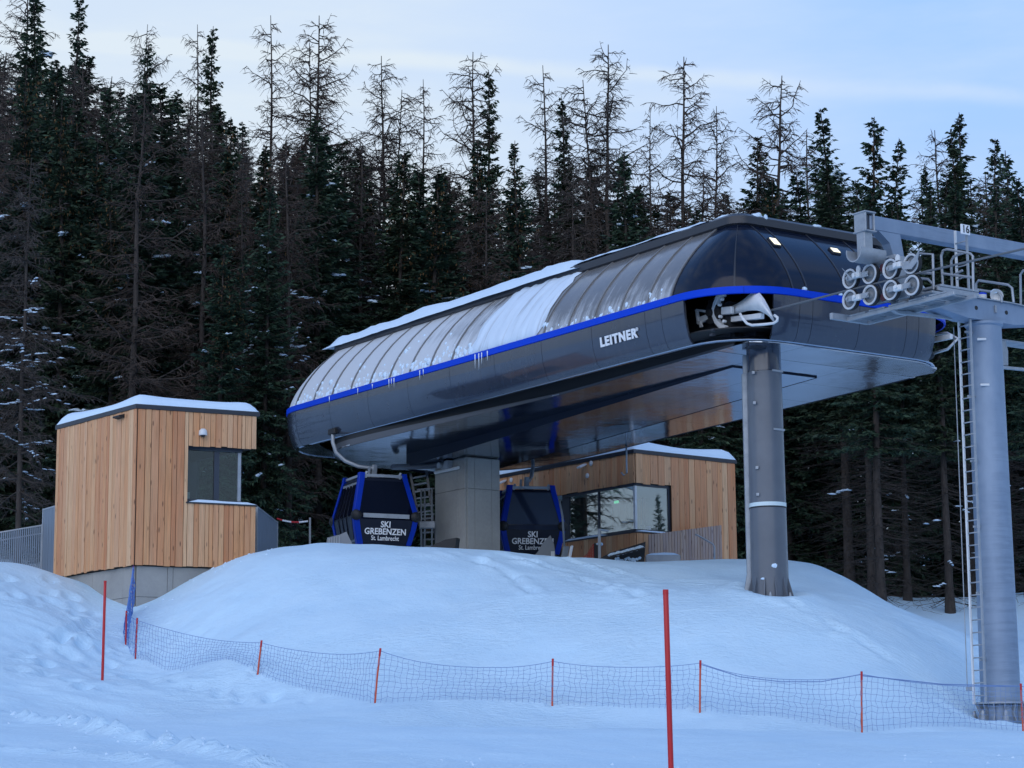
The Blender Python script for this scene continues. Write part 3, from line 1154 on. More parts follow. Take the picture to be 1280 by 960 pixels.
# lumps and crusts caught along the eaves
mb = MB()
for k in range(300):
    rear = k < 255
    u = 5.0 - 11.0 * qs.rand() ** 0.8 if rear else -9.6 - 5.4 * qs.rand()
    a = min(abs(qs.randn()) * (0.13 if rear else 0.08), 0.6)
    if rear and 0.5 < (u * 0.83) % 2.2 < 1.2: a *= 2.0
    i, z = RP(a)
    r = 0.02 + 0.055 * qs.rand() ** 2
    lump(mb, W(u, i + 0.01, z), (r * 1.1, r * 0.55, r * 1.5), 100 + k, 1.0, 6)
for k in range(9):
    lump(mb, W(UF + 0.05, 2.3 + 0.45 * k + 0.2 * qs.rand(), 0.07), (0.07, 0.10, 0.08), 300 + k, 0.8, 7) if k in (0, 3) else None
tag(mb.build('snow_crust', M['snow_soft'], st, smooth=True), kind='stuff')
path = [ring(0.07, 0.03, s) for s in ssteps(LT - QR * 0.5, LT + s_u(-6.0), 0.25)]
snow_bed(path, SV, 0.16, 0.07, 12, 0.02, 6).build('roof_snow', M['snow_soft'], st, smooth=True)
M['ice'] = mat('icicle_ice', (0.75, 0.82, 0.88), 0.12, spec=0.6)
for u, L in ((-6.25, .42), (-6.45, .5), (-6.6, .36), (-6.9, .3), (-1.4, .28), (-1.55, .22), (-1.7, .3), (0.5, .2), (2.3, .22), (-3.2, .3), (-3.4, .2), (-0.4, .16)):
    mb = MB()
    p = W(u, -0.05, -0.02)
    mb.tube([p, p - Z * L * 0.4, p - Z * L], [0.022, 0.014, 0.002], 6)
    mb.build('icicle', M['ice'], st, smooth=True)


# lettering helper: flat print a little proud of its surface
def lettering(text, size, origin, right, up, mt, parent, name='lettering', bold=0.0, extrude=0.004, align='CENTER', shear=0.0, xs=1.0, spacing=1.0):
    cu = bpy.data.curves.new('lettering', 'FONT')
    cu.body = text
    cu.size = size
    cu.align_x = align
    cu.align_y = 'CENTER'
    cu.offset = bold * size
    cu.extrude = extrude
    cu.shear = shear
    cu.space_character = spacing
    cu.resolution_u = 3
    tmp = bpy.data.objects.new('lettering', cu)
    COL.objects.link(tmp)
    dg = bpy.context.evaluated_depsgraph_get()
    me = bpy.data.meshes.new_from_object(tmp.evaluated_get(dg))
    bpy.data.objects.remove(tmp)
    bpy.data.curves.remove(cu)
    nrm = np.cross(right, up)
    co = np.array([v.co[:] for v in me.vertices])
    fs = [tuple(p.vertices) for p in me.polygons]
    bpy.data.meshes.remove(me)
    mb = MB()
    pts = [np.asarray(origin) + c[0] * xs * right + c[1] * up + c[2] * nrm for c in co]
    mb.add(pts, fs)
    return mb.build(name, mt, parent)


up_f = 0.995 * Z - 0.10 * (-SV)
up_f = Z * 0.99 + SV * -0.13
lt_c = W(-13.15, -0.035, -0.72)
up_f = (W(0, -0.0, -0.45) - W(0, 0.065, -0.95))
up_f /= np.linalg.norm(up_f)
lettering('LEITNER', 0.35, W(-13.13, 0.012, -0.69), -SU, up_f, M['white'], st, bold=0.042, extrude=0.012, xs=1.10, spacing=1.17)
lettering('®', 0.14, W(-13.97, 0.0, -0.60), -SU, up_f, M['white'], st, extrude=0.01)

# rope entry opening at the near corner: its shade as a dark solid block, with machinery
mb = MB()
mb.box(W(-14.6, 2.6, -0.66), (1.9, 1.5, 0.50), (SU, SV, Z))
mb.build('throat_shade_block', M['dark_in'], st)
mb = MB()
mb.box(W(-16.75, 1.75, -0.95), (0.22, 0.2, 0.42), (SU, SV, Z))
mb.build('entry_frame', M['trim'], st)
mb = MB()
mb.box(W(-16.0, 1.06, -0.5), (0.3, 0.03, 0.5), (SU, SV, Z))
mb.build('entry_plate', M['black'], st)
mb = MB()
mb.lathe(W(-16.0, 0.98, -0.42), -SV, [(0.28, 0), (0.30, 0.05), (0.28, 0.10), (0.1, 0.11), (0.09, 0.2)], 20)
mb.build('drive_tyre', M['black'], st, smooth=40)
for (u, v, dz) in ((-16.55, 0.5, -1.0), (-16.5, 0.5, -1.12)):
    mb = MB()
    mb.box(W(u, v, dz), (0.06, 0.05, 0.03), (SU, SV, Z))
    mb.build('sensor_box', M['trim'], st)


def vp(px, py, v):
    """point at cross-distance v of the station seen at a pixel"""
    d = RT * (px - 640) / F_PX - UP * (py - 480) / F_PX + _f
    s = (v - (CAM - SP) @ SV) / (d @ SV)
    return CAM + d * s


# white rope guide: arm, C bracket, flared horn, tube loop
mb = MB()
mb.bar(vp(872, 402, 0.9), vp(894, 393, 0.95), 0.12, 0.17, b=0.02)
mb.bar(vp(871, 387, 0.85), vp(873, 402, 0.85), 0.07, 0.07)
mb.bar(vp(875, 402, 0.85), vp(877, 409, 0.85), 0.07, 0.07)
mb.bar(vp(871, 387.5, 0.85), vp(881, 389, 0.85), 0.06, 0.06)
mb.build('guide_arm', M['white_paint'], st)
mb = MB()
cpts = [(905, 367.5), (899, 371), (896, 379), (893.5, 388), (894, 394), (897, 402), (902, 408), (908, 410)]
mb2 = [vp(x, y, 0.95) for x, y in cpts]
for k in range(len(mb2) - 1):
    mb.bar(mb2[k] - (mb2[k + 1] - mb2[k]) * 0.12, mb2[k + 1], 0.12, 0.14 if k in (0, 6) else 0.17, up=SV, b=0.015)
for (x, y) in ((904, 374), (907, 402), (901, 381), (902, 396)):
    mb.lathe(vp(x, y, 0.9), -SV, [(0.045, 0), (0.045, 0.08), (0.02, 0.1)], 8)
mb.build('guide_bracket', M['white_paint'], st, smooth=30)
top = [(912, 384), (922, 379), (931, 373), (938, 367), (943, 364.5), (949, 366), (955, 374), (961, 385), (965, 394), (967, 401)]
bot = [(912, 394), (920, 392), (928, 390), (934, 388.5), (940, 388), (946, 388), (951, 389.5), (957, 392.5), (962, 396.5), (966, 401.5)]
rows = []
for k in range(7):
    f = k / 6
    rows.append([vp(a[0] * (1 - f) + b[0] * f, a[1] * (1 - f) + b[1] * f, 1.25 - 0.45 * math.sin(math.pi * (0.15 + 0.7 * f)) * (0.3 + 0.7 * j / 9)) for j, (a, b) in enumerate(zip(top, bot))])
mb = MB()
mb.shell(rows[::-1], 0.02, lambda i, j: -SV)
mb.build('guide_horn', M['white_paint'], st, smooth=40)
mb = MB()
mb.bar(vp(903, 389, 1.0), vp(916, 387.5, 1.0), 0.12, 0.2, b=0.02)
mb.bar(vp(912, 400, 1.2), vp(953, 395, 1.2), 0.14, 0.14, b=0.01)
mb.build('guide_beam', M['white_paint'], st)
mb = MB()
mb.tube([vp(x, y, 0.75) for x, y in ((925, 392), (929, 399), (934, 404.5), (940, 406.5), (955, 405.5), (967, 404), (971.5, 401), (972, 397), (968, 394))], 0.035, 10)
mb.build('guide_tube', M['white_paint'], st, smooth=True)

# floodlights behind the dome glass shine through: shallow lamps seated in the panels
for (px, py, w, h, tilt) in ((1042, 315, 0.25, 0.19, 0.0), (966, 303.5, 0.22, 0.30, 0.0)):
    best = (1e9, 0, 0)
    for v_ in np.linspace(2.12, 7.0, 50):
        for a in np.linspace(0.05, A_MAX - 0.05, 40):
            q = proj(ring(*RP(a), s_front(v_)))
            best = min(best, (math.hypot(q[0] - px, q[1] - py), v_, a))
    v_, a = best[1], best[2]
    i, z = RP(a)
    s = s_front(v_)
    o_ = outn(s)
    _p0, _p1 = RP(a - 0.1), RP(a + 0.1)
    di, dz_ = _p1[0] - _p0[0], _p1[1] - _p0[1]
    upv = (dz_ * Z - di * o_)
    upv /= np.linalg.norm(upv)
    rt_ = np.cross(upv, o_); rt_ /= np.linalg.norm(rt_)
    nn = np.cross(rt_, upv)
    if nn @ o_ < 0: nn = -nn
    c = ring(i, z, s) + nn * 0.02
    mb = MB()
    mb.bbox(c, (w / 2 + 0.035, h / 2 + 0.035, 0.035), (rt_, upv, nn), 0.02)
    o = mb.build('floodlight', M['trim'], st)
    mb = MB()
    mb.bbox(c + nn * 0.036, (w / 2, h / 2, 0.012), (rt_, upv, nn), 0.03)
    mb.build('lamp_face', M['lamp'], o)

# underside -----------------------------------------------------------
mb = MB()
pts = [ring(0.30, -1.0, s) for s in ssteps(0, LT - 0.5, 0.5)]
mb.prism(pts, V(0, 0, 0.03))
mb.build('slot_shade_plate', M['black'], st)  # black plate painting the shade inside the slot
vn = lambda u: 0.33 + 0.80 * min(1.0, max(0.0, (-u) / 9.0))
skh = lambda u: 0.05 + 0.15 * min(1.0, max(0.0, (u + 9.0) / 9.0))
IC, IR = (1.6, 4.37), 4.05


def idz(u):
    return -1.34 - 0.34 * min(1.0, max(0.0, (u + 17.0) / 17.0))


# bright lower lip all round and the outer soffit behind the turning circle
sweep(0, LT, [(0.31, -1.30), (0.34, -1.325), (0.40, -1.32), (0.42, -1.2)], 0.02, 0.5).build('fascia_lip', M['soffit'], st, smooth=True)
rows = [[], []]
for k in range(41):
    a = math.radians(-72 + 144 * k / 40)
    dirv = (math.cos(a), math.sin(a))
    lo, hi = 3.0, 9.0
    for _ in range(40):
        m_ = (lo + hi) / 2
        u, v = IC[0] + dirv[0] * m_, IC[1] + dirv[1] * m_
        uu, vv = min(u, UR - 0.36), v
        ok = True
        if u > UR - 0.38 or v < 0.38 or v > VW - 0.38:
            ok = False
        cu_, cv_ = UR - RR, None
        if u > cu_:
            cv_ = RR if v < RR else (VW - RR if v > VW - RR else None)
            if cv_ is not None and math.hypot(u - cu_, v - cv_) > RR - 0.38:
                ok = False
        if ok: lo = m_
        else: hi = m_
    r_in = min(4.5, lo - 0.02)
    rows[0].append(W(IC[0] + dirv[0] * r_in, IC[1] + dirv[1] * r_in, -1.30))
    rows[1].append(W(IC[0] + dirv[0] * lo, IC[1] + dirv[1] * lo, -1.31))
mb = MB()
mb.shell(rows, 0.03, lambda i, j: -Z)
mb.build('outer_soffit', M['soffit'], st)
# corner piece under the second rope opening
mb = MB()
mb.prism([W(-15.84, 8.36, idz(-16) + 0.006), W(-15.84, 7.3, idz(-16) + 0.006), W(-17.25, 7.3, idz(-16) + 0.006), W(-16.95, 8.1, idz(-16) + 0.006), W(-16.5, 8.42, idz(-16) + 0.006)], Z * 0.06)
mb.build('corner_soffit', M['soffit'], st)
mb = MB()
mb.bar(W(-16.2, 7.9, -0.55), W(-17.9, 7.75, -0.62), 0.10, 0.14, b=0.01)
mb.build('guide_beam', M['white_paint'], st)
mb = MB()
mb.tube([W(-16.4, 8.2, -0.3), W(-17.2, 8.3, -0.35), W(-17.7, 8.2, -0.6), W(-17.4, 8.1, -0.85), W(-16.6, 8.1, -0.9)], 0.04, 8)
mb.build('guide_tube', M['white_paint'], st, smooth=True)
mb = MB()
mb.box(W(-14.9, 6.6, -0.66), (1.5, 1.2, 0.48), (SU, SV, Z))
mb.build('throat_shade_block', M['dark_in'], st)  # second dark block for the shade inside the other opening
# polished soffit panels
ue = [-15.8 + 2.175 * k for k in range(9)]
ue[-1] = IC[0]
ve = [0.33, 2.8, 5.95, 8.42]
for a, b in zip(ue[:-1], ue[1:]):
    for c, d in zip(ve[:-1], ve[1:]):
        mb = MB()
        e_ = 0.006
        ca, cb2 = (vn(a), vn(b)) if c < 1 else (c, c)
        lo = [W(a + e_, ca + e_, idz(a)), W(b - e_, cb2 + e_, idz(b)), W(b - e_, d - e_, idz(b)), W(a + e_, d - e_, idz(a))]
        mb.add(lo + [p + Z * 0.03 for p in lo], [(0, 1, 2, 3), (7, 6, 5, 4), (0, 4, 5, 1), (1, 5, 6, 2), (2, 6, 7, 3), (3, 7, 4, 0)])
        mb.build('soffit_panel', M['soffit'], st)
fu = lambda v: UF + RF - math.sqrt(max(0.0, (RF - 0.40) ** 2 - (RF - min(v, VW - v, RF)) ** 2)) if min(v, VW - v) < RF else UF + 0.40
for c, d in ((vn(-16), 2.8), (2.8, 5.95), (5.95, 8.34)):
    vs_ = np.linspace(c + 0.006, d - 0.006, 12)
    poly = [W(-15.806, d - 0.006, idz(-16)), W(-15.806, c + 0.006, idz(-16))] + [W(fu(v), v, idz(-16)) for v in vs_]
    mb = MB()
    mb.prism(poly, Z * 0.03)
    mb.build('soffit_panel', M['soffit'], st)
for a0, a1 in ((-90, -30), (-30, 30), (30, 90)):
    mb = MB()
    poly = [W(IC[0] + 0.006, IC[1], idz(2))] + [W(IC[0] + 0.006 + IR * math.cos(math.radians(a)), IC[1] + IR * math.sin(math.radians(a)), idz(2)) for a in np.linspace(a0 + 0.1, a1 - 0.1, 16)]
    mb.prism(poly, Z * 0.03)
    mb.build('soffit_panel', M['soffit'], st)
# skirt of the inner deck
ol = [(u, vn(u) - 0.01) for u in np.linspace(-16.6, 1.6, 15)] + [(IC[0] + IR * math.cos(math.radians(a)), IC[1] + IR * math.sin(math.radians(a))) for a in np.linspace(-86, 86, 36)] + [(u, 8.42) for u in np.linspace(1.6, -15.6, 14)]
mb = MB()
M['skirt'] = mat('deck_skirt_grey', (0.09, 0.097, 0.112), 0.4, metal=0.2)
for nm, z0, z1, off, mt in (('deck_skirt', lambda u: idz(u) - 0.012, lambda u: idz(u) + skh(u), 0.0, 'skirt'), ('gap_shade_strip', lambda u: idz(u) + skh(u) - 0.01, lambda u: -1.02, 0.04, 'black')):  # upper black band paints the shaded gap above the grey skirt
    mb = MB()
    mb.grid([[W(u, v + (off if v < 4.37 else -off), z0(u)) for u, v in ol], [W(u, v + (off if v < 4.37 else -off), min(z1(u), -1.0)) for u, v in ol]])
    mb.grid([[W(u, v + (off + 0.03 if v < 4.37 else -off - 0.03), min(z1(u), -1.0)) for u, v in ol], [W(u, v + (off + 0.03 if v < 4.37 else -off - 0.03), z0(u)) for u, v in ol]])
    mb.build(nm, M[mt], st, smooth=40)
# drive housing hanging under the deck, deeper towards the far end
bz = lambda u: -1.42 - 0.62 * (u + 14.5) / 15.2
M['navy'] = mat('navy_housing', (0.010, 0.016, 0.032), 0.55, spec=0.25)
pl = [(-14.5, 2.85), (-14.5, 5.9), (2.0, 5.9)] + [(2.0 + 1.1 * math.sin(a), 4.375 + 1.525 * math.cos(a)) for a in np.linspace(0.1, math.pi - 0.1, 12)] + [(2.0, 2.85)]
mb = MB()
n = len(pl)
mb.add([W(u, v, bz(u) - 0.01) for u, v in pl] + [W(u, v, -1.2) for u, v in pl], [(i, n + i, n + (i + 1) % n, (i + 1) % n) for i in range(n)])
mb.build('drive_housing', M['navy'], st, smooth=30)
for a, b in zip([-14.49, -12, -9.5, -7, -4.5, -2], [-12, -9.5, -7, -4.5, -2, 2.0]):
    for c, d in ((2.86, 4.37), (4.37, 5.89)):
        mb = MB()
        lo = [W(a + 0.004, c + 0.004, bz(a)), W(b - 0.004, c + 0.004, bz(b)), W(b - 0.004, d - 0.004, bz(b)), W(a + 0.004, d - 0.004, bz(a))]
        mb.add(lo + [p + Z * 0.02 for p in lo], [(0, 1, 2, 3), (7, 6, 5, 4), (0, 4, 5, 1), (1, 5, 6, 2), (2, 6, 7, 3), (3, 7, 4, 0)])
        mb.build('soffit_panel', M['soffit'], st)
mb = MB()
mb.prism([W(2.004, 5.88, bz(2))] + [W(u, v, bz(2)) for u, v in pl[3:-1]] + [W(2.004, 2.87, bz(2))], Z * 0.02)
mb.build('soffit_panel', M['soffit'], st)
# grey curved rail leading cabins round, and its bracket on the pillar
rp = [W(3.4, 3.2, -1.95), W(2.9, 2.75, -2.05), W(2.1, 2.9, -2.12), W(1.4, 3.35, -2.15), W(0.9, 3.5, -2.1)]
mb = MB()
mb.tube([rp[0] * (1 - f) + rp[1] * f for f in (0, .5)] + rp[1:], 0.10, 10)
mb.build('cabin_rail', M['grey_paint'], st, smooth=True)

# concrete pillar with formwork panels
PU0, PU1, PV0, PV1 = -0.2, 1.6, 3.6, 4.9
pz1 = ZB - 2.02
pz0 = 8.2
pc = W((PU0 + PU1) / 2, (PV0 + PV1) / 2)
mb = MB()
mb.box((pc[0], pc[1], (pz0 + pz1) / 2), ((PU1 - PU0) / 2 - 0.02, (PV1 - PV0) / 2 - 0.02, (pz1 - pz0) / 2), (SU, SV, Z))
pil = mb.build('concrete_pillar', M['concrete'], st)
zj = ZB - 3.05
for z0, z1 in ((pz0, zj - 0.006), (zj + 0.006, pz1 - 0.03)):
    cuts = [PU0, PU0 + 0.45, PU0 + 1.25, PU1]
    for a, b in zip(cuts[:-1], cuts[1:]):
        mb = MB()
        mb.bbox(W((a + b) / 2, PV0 + 0.0, 0)[:2].tolist() + [(z0 + z1) / 2], ((b - a) / 2 - 0.004, 0.035, (z1 - z0) / 2), (SU, SV, Z), 0.006)
        mb.build('concrete_panel', M['concrete'], pil)
    cuts = [PV0 + 0.037, PV0 + 0.32, PV0 + 0.98, PV1]
    for a, b in zip(cuts[:-1], cuts[1:]):
        mb = MB()
        mb.bbox(W(PU0 - 0.0, (a + b) / 2, 0)[:2].tolist() + [(z0 + z1) / 2], (0.035, (b - a) / 2 - 0.004, (z1 - z0) / 2), (SU, SV, Z), 0.006)
        mb.build('concrete_panel', M['concrete'], pil)
mb = MB()
mb.tube([W(1.45, PV0 - 0.12, -2.36), W(0.05, PV0 - 0.12, -2.36)], 0.055, 10)
mb.build('strip_light', M['white_paint'], pil, smooth=40)
mb = MB()
mb.lathe(W(0.9, PV0 - 0.05, -2.2), -SV, [(0.12, 0), (0.14, 0.1), (0.09, 0.16), (0.1, 0.3)], 14)
mb.box(W(0.6, PV0 - 0.15, -2.2), (0.1, 0.1, 0.13), (SU, SV, Z))
mb.build('sensor_unit', M['galv'], pil, smooth=40)

# round grey column under the front
cb, ct = COLB[2] - 0.25, ZB - 1.36
cx, cy = COLB[0], COLB[1]
zs = ZB - 1.95
mb = MB()
mb.lathe((cx, cy, 0), Z, [(0.50, cb), (0.485, cb + 0.6), (0.455, zs - 0.05), (0.46, zs - 0.05), (0.46, zs)], 40)
colm = mb.build('support_column', M['grey_paint'], st, smooth=35)
mb = MB()
mb.lathe((cx, cy, 0), Z, [(0.452, zs + 0.01), (0.452, ct + 0.2)], 40)
mb.build('column_head', M['fascia'], colm, smooth=35)
zr = at(963, 632, cy)[2]
mb = MB()
mb.lathe((cx, cy, 0), Z, [(0.474, zr - 0.05), (0.482, zr - 0.05), (0.482, zr + 0.05), (0.474, zr + 0.05)], 40)
mb.build('reflective_band', M['ref_band'], colm, smooth=35)
mb = MB()
mb.lathe((cx, cy, 0), Z, [(0.48, zr - 0.085), (0.486, zr - 0.085), (0.486, zr - 0.06), (0.48, zr - 0.06)], 40)
mb.build('clamp_ring', M['black'], colm, smooth=35)
dl = V(cx, cy, 0) + (-0.50) * RT * 1.0 + V(0, 0.12, 0)
mb = MB()
mb.box((dl[0], dl[1], (cb + 0.9 + zs + 0.0) / 2), (0.075, 0.09, (zs - cb - 0.9) / 2))
mb.prism([(dl[0] - 0.075, dl[1] - 0.09, cb + 0.9), (dl[0] + 0.075, dl[1] - 0.09, cb + 0.9), (dl[0] - 0.02, dl[1] - 0.09, cb), (dl[0] - 0.24, dl[1] - 0.09, cb)], V(0, 0.18, 0))
mb.build('cable_duct', M['galv'], colm)
mb = MB()
mb.box((dl[0] + 0.02, dl[1], zs + 0.25), (0.06, 0.09, 0.25))
mb.build('cable_duct', M['galv'], colm)
for k in range(12):
    a = 2 * math.pi * (k + 0.3) / 12
    d = V(math.cos(a), math.sin(a), 0)
    tt_ = V(-math.sin(a), math.cos(a), 0)
    c0 = V(cx, cy, 0)
    mb = MB()
    mb.prism([c0 + d * 0.46 + Z * (cb + 0.2) - tt_ * 0.012, c0 + d * 0.64 + Z * (cb + 0.2) - tt_ * 0.012, c0 + d * 0.56 + Z * (cb + 0.5) - tt_ * 0.012, c0 + d * 0.465 + Z * (cb + 0.85) - tt_ * 0.012], tt_ * 0.024)
    mb.build('gusset', M['grey_paint'], colm)
    if k % 2 == 0:
        mb = MB()
        q = c0 + V(math.cos(a + 0.26), math.sin(a + 0.26), 0) * 0.58
        mb.lathe(q + Z * (cb + 0.2), Z, [(0.035, 0), (0.035, 0.10), (0.02, 0.16), (0.002, 0.18)], 10)
        mb.build('anchor_bolt', M['galv'], colm, smooth=40)
mb = MB()
lump(mb, (cx + 0.06, cy - 0.47, cb + 1.05), (0.07, 0.03, 0.11), 41)
lump(mb, (cx - 0.22, cy - 0.43, cb + 0.72), (0.05, 0.03, 0.05), 42)
lump(mb, (cx + 0.9, cy - 0.1, cb + 0.25), (0.12, 0.1, 0.08), 43)
mb.build('snow_patch', M['snow_soft'], colm, smooth=True)
for dz_, dx in ((2.9, -0.3), (5.3, -0.32), (6.1, -0.33), (3.6, -0.3)):
    mb = MB()
    mb.bar(V(cx + dx, cy - 0.36, cb + dz_), V(cx + dx, cy - 0.44, cb + dz_), 0.07, 0.07)
    mb.build('step_lug', M['galv'], colm)
for dz_ in (6.15, 4.6):
    mb = MB()
    mb.bar(V(cx + 0.16, cy - 0.46, cb + dz_), V(cx + 0.46, cb * 0 + cy - 0.24, cb + dz_), 0.03, 0.05)
    mb.build('step_lug', M['galv'], colm)

# ------------------------------------------------------------------ wooden huts
def az_dir(deg):
    a = math.radians(deg)
    return V(math.sin(a), math.cos(a), 0)


def z_at(P, py):
    """height above P (same plan place) that is seen at row py"""
    lo, hi = P[2] - 30, P[2] + 30
    for _ in range(60):
        mid = (lo + hi) / 2
        if proj((P[0], P[1], mid))[1] > py: lo = mid
        else: hi = mid
    return (lo + hi) / 2


def widths(t0, t1, w, seed, jit=0.3):
    q = np.random.RandomState(seed)
    n = max(1, int(round((t1 - t0) / w)))
    x = 1 + jit * (q.rand(n) * 2 - 1)
    x = np.r_[0, np.cumsum(x)] / x.sum()
    return list(t0 + (t1 - t0) * x), q


def planks(root, A, d, nrm, t0, t1, z0, z1, w, seed, jit=0.3, mt='larch', depth=0.03):
    cuts, q = widths(t0, t1, w, seed, jit)
    for a, b in zip(cuts[:-1], cuts[1:]):
        proud = 0.022 * q.rand() + depth
        c = A + d * (a + b) / 2 + nrm * (proud / 2)
        gap = 0.005 + 0.004 * q.rand()
        dz0, dz1 = 0.012 * q.randn(), 0.0
        mb = MB()
        mb.bbox((c[0], c[1], (z0 + dz0 + z1) / 2), ((b - a) / 2 - gap, proud / 2, (z1 - z0 - dz0) / 2), (d, nrm, Z), 0.005)
        o = mb.build('plank', M[mt], root)


def roof_snow(root, A, dR, dL, LR, LL, z, hgt, seed, over=0.06):
    N = 22
    rows = []
    for i in range(N + 1):
        row = []
        for j in range(N + 1):
            s = 0.5 - 0.5 * math.cos(math.pi * i / N)
            r = 0.5 - 0.5 * math.cos(math.pi * j / N)
            p = A + dR * (-over + (LR + 2 * over) * s) + dL * (-over + (LL + 2 * over) * r)
            ex, ey = min(s, 1 - s) * LR, min(r, 1 - r) * LL
            e_ = (1 - (1 - min(1, ex / 0.45)) ** 2.6) * (1 - (1 - min(1, ey / 0.5)) ** 2.4)
            hh = hgt * e_ ** 0.55 * (1 + 0.30 * vnoise(np.array([p[0]]), np.array([p[1] + seed]), 1.6)[0] + 0.35 * math.exp(-(ey / 0.9) ** 2) * math.exp(-(ex / 1.0) ** 2))
            row.append(V(p[0], p[1], z + hh))
        rows.append(row)
    mb = MB()
    mb.grid(rows)
    return mb.build('roof_snow', M['snow_soft'], root, smooth=True)


# ---- left hut
A = at(167, 706, 66.0)
dR, dL = az_dir(64.4), az_dir(-39.0)
nR, nL = V(dR[1], -dR[0], 0), V(-dL[1], dL[0], 0)
LRh, LLh, HH = 3.70, 4.85, 4.60
zt = A[2] + HH
hut = thing('wooden_hut', (A[0], A[1], A[2] - 1.7), 'larch clad hut on grey concrete base with dark corner window, beside the snow mound', 'hut')
tw = along(A, dR, 232.5)
tg = along(A, dR, 304)
Pw = A + dR * tw
zw0, zw1 = z_at(Pw, 627), z_at(Pw, 557)
mb = MB()      # carcass behind the boards (three walls), window niche left free
ins = 0.03
Ai = A - (nR + nL) * 0.02
mb.prism([A - nL * 0.001 + V(0, 0, 0), A + dL * LLh, A + dL * LLh - nL * 0.12, A - nL * 0.12], Z * HH)
mb.build('wall', M['dark_back'], hut)
mb = MB()
C_ = A + dL * LLh
mb.prism([C_, C_ + dR * LRh, C_ + dR * LRh - dL * 0.12, C_ - dL * 0.12], Z * HH)
mb.build('wall', M['dark_back'], hut)
mb = MB()
mb.prism([A - nR * 0.001, A + dR * tw, A + dR * tw - nR * 0.3, A - nR * 0.3], Z * HH)
mb.build('wall', M['dark_back'], hut)
Bq = A + dR * LRh
for z0, z1 in ((A[2], zw0 - 0.03), (zw1 + 0.03, zt)):
    mb = MB()
    mb.prism([V(*(A + dR * (tw + 0.001))[:2], z0), V(*(Bq - dR * 0.001)[:2], z0), V(*(Bq + dL * LLh)[:2], z0), V(*(Bq + dL * LLh - dR * 0.14)[:2], z0), V(*(Bq + dL * 0.35 - dR * 0.14)[:2], z0), V(*(A + dR * (tw + 0.001) + dL * 0.35)[:2], z0)], Z * (z1 - z0))
    mb.build('wall', M['dark_back'], hut)
planks(hut, A + nR * 0.0, dR, nR, 0.03, tw, A[2], zt, 0.185, 4, 0.35)
planks(hut, A, dR, nR, tw, LRh, zw1, zt, 0.165, 5, 0.3)
planks(hut, A, dR, nR, tw, LRh, A[2], zw0 - 0.05, 0.165, 6, 0.3)
planks(hut, A, dL, nL, -0.035, LLh, A[2], zt, 0.215, 7, 0.4)
# window niche: dark glazing set back, frame, sill with snow
Wn = A - nR * 0.22
mb = MB()
mb.box(V(*(A + dR * (tw + LRh) / 2 + nR * -0.08)[:2], zw0 - 0.03), ((LRh - tw) / 2 + 0.05, 0.16, 0.02), (dR, nR, Z))
mb.build('window_sill', M['trim'], hut)
snow_bed([V(*(A + dR * t_ + nR * 0.06)[:2], zw0 - 0.01) for t_ in np.linspace(tw + 0.05, LRh + 0.03, 16)], -nR, 0.24, 0.085, 31, 0.02, 7).build('sill_snow', M['snow_soft'], hut, smooth=True)
win = None
mb = MB()
mb.box(V(*(Wn + dR * (tw + tg) / 2 - nR * 0.03)[:2], zw1 - 0.03), ((tg - tw) / 2, 0.05, 0.05), (dR, nR, Z))
mb.box(V(*(Wn + dR * (tw + tg) / 2 - nR * 0.03)[:2], zw0 + 0.06), ((tg - tw) / 2, 0.05, 0.055), (dR, nR, Z))
mb.box(V(*(Wn + dR * (tw + 0.03) - nR * 0.03)[:2], (zw0 + zw1) / 2), (0.03, 0.048, (zw1 - zw0) / 2 - 0.1), (dR, nR, Z))
t1, t2 = along(A, dR, 268.5), along(A, dR, 275)
mb.box(V(*(Wn + dR * (t1 + t2) / 2 - nR * 0.03)[:2], (zw0 + zw1) / 2), ((t2 - t1) / 2, 0.048, (zw1 - zw0) / 2 - 0.1), (dR, nR, Z))
M['frame_blue'] = mat('window_frame_slate', (0.035, 0.045, 0.065), 0.35)
win = mb.build('window', M['frame_blue'], hut)
mb = MB()
mb.box(V(*(Wn + dR * (tg - 0.09) - nR * 0.03)[:2], (zw0 + zw1) / 2), (0.05, 0.05, (zw1 - zw0) / 2 - 0.1), (dR, nR, Z))
mb.build('corner_post', M['galv'], win)
for a, b in ((tw + 0.06, t1), (t2, tg - 0.14)):
    mb = MB()
    mb.box(V(*(Wn + dR * (a + b) / 2 - nR * 0.03)[:2], (zw0 + zw1) / 2), ((b - a) / 2 - 0.003, 0.006, (zw1 - zw0) / 2 - 0.1), (dR, nR, Z))
    mb.build('pane', M['glass_dark'], win)
Wc = Wn + dR * tg
mb = MB()
mb.box(V(*(Wc + dL * 1.3)[:2], (zw0 + zw1) / 2), (0.006, 1.3, (zw1 - zw0) / 2 - 0.03), (np.cross(dL, Z), dL, Z))
mb.build('pane', M['glass_dark'], win)
# room behind, its dimness put into the dark wall colour
mb = MB()
for p, h_ in ((A + dR * (tw + 0.9) + dL * 3.6, 1.6),):
    mb.box(V(*p[:2], (zw0 + zw1) / 2), (1.4, 0.05, h_), (dR, nR, Z))
mb.build('room_wall', M['room_dark'], hut)
mb = MB()
mb.box(V(*(A + dR * (tw + 0.7) + dL * 1.4)[:2], zw0 + 0.05), (0.8, 0.35, 0.03), (dR, nR, Z))
mb.build('desk', M['room'], hut)
mb = MB()
mb.bbox(V(*(A + dR * (tw + 0.55) + dL * 1.3)[:2], zw0 + 0.3), (0.22, 0.03, 0.15), (dR, nR, Z), 0.01)
mb.build('monitor', M['galv'], hut)
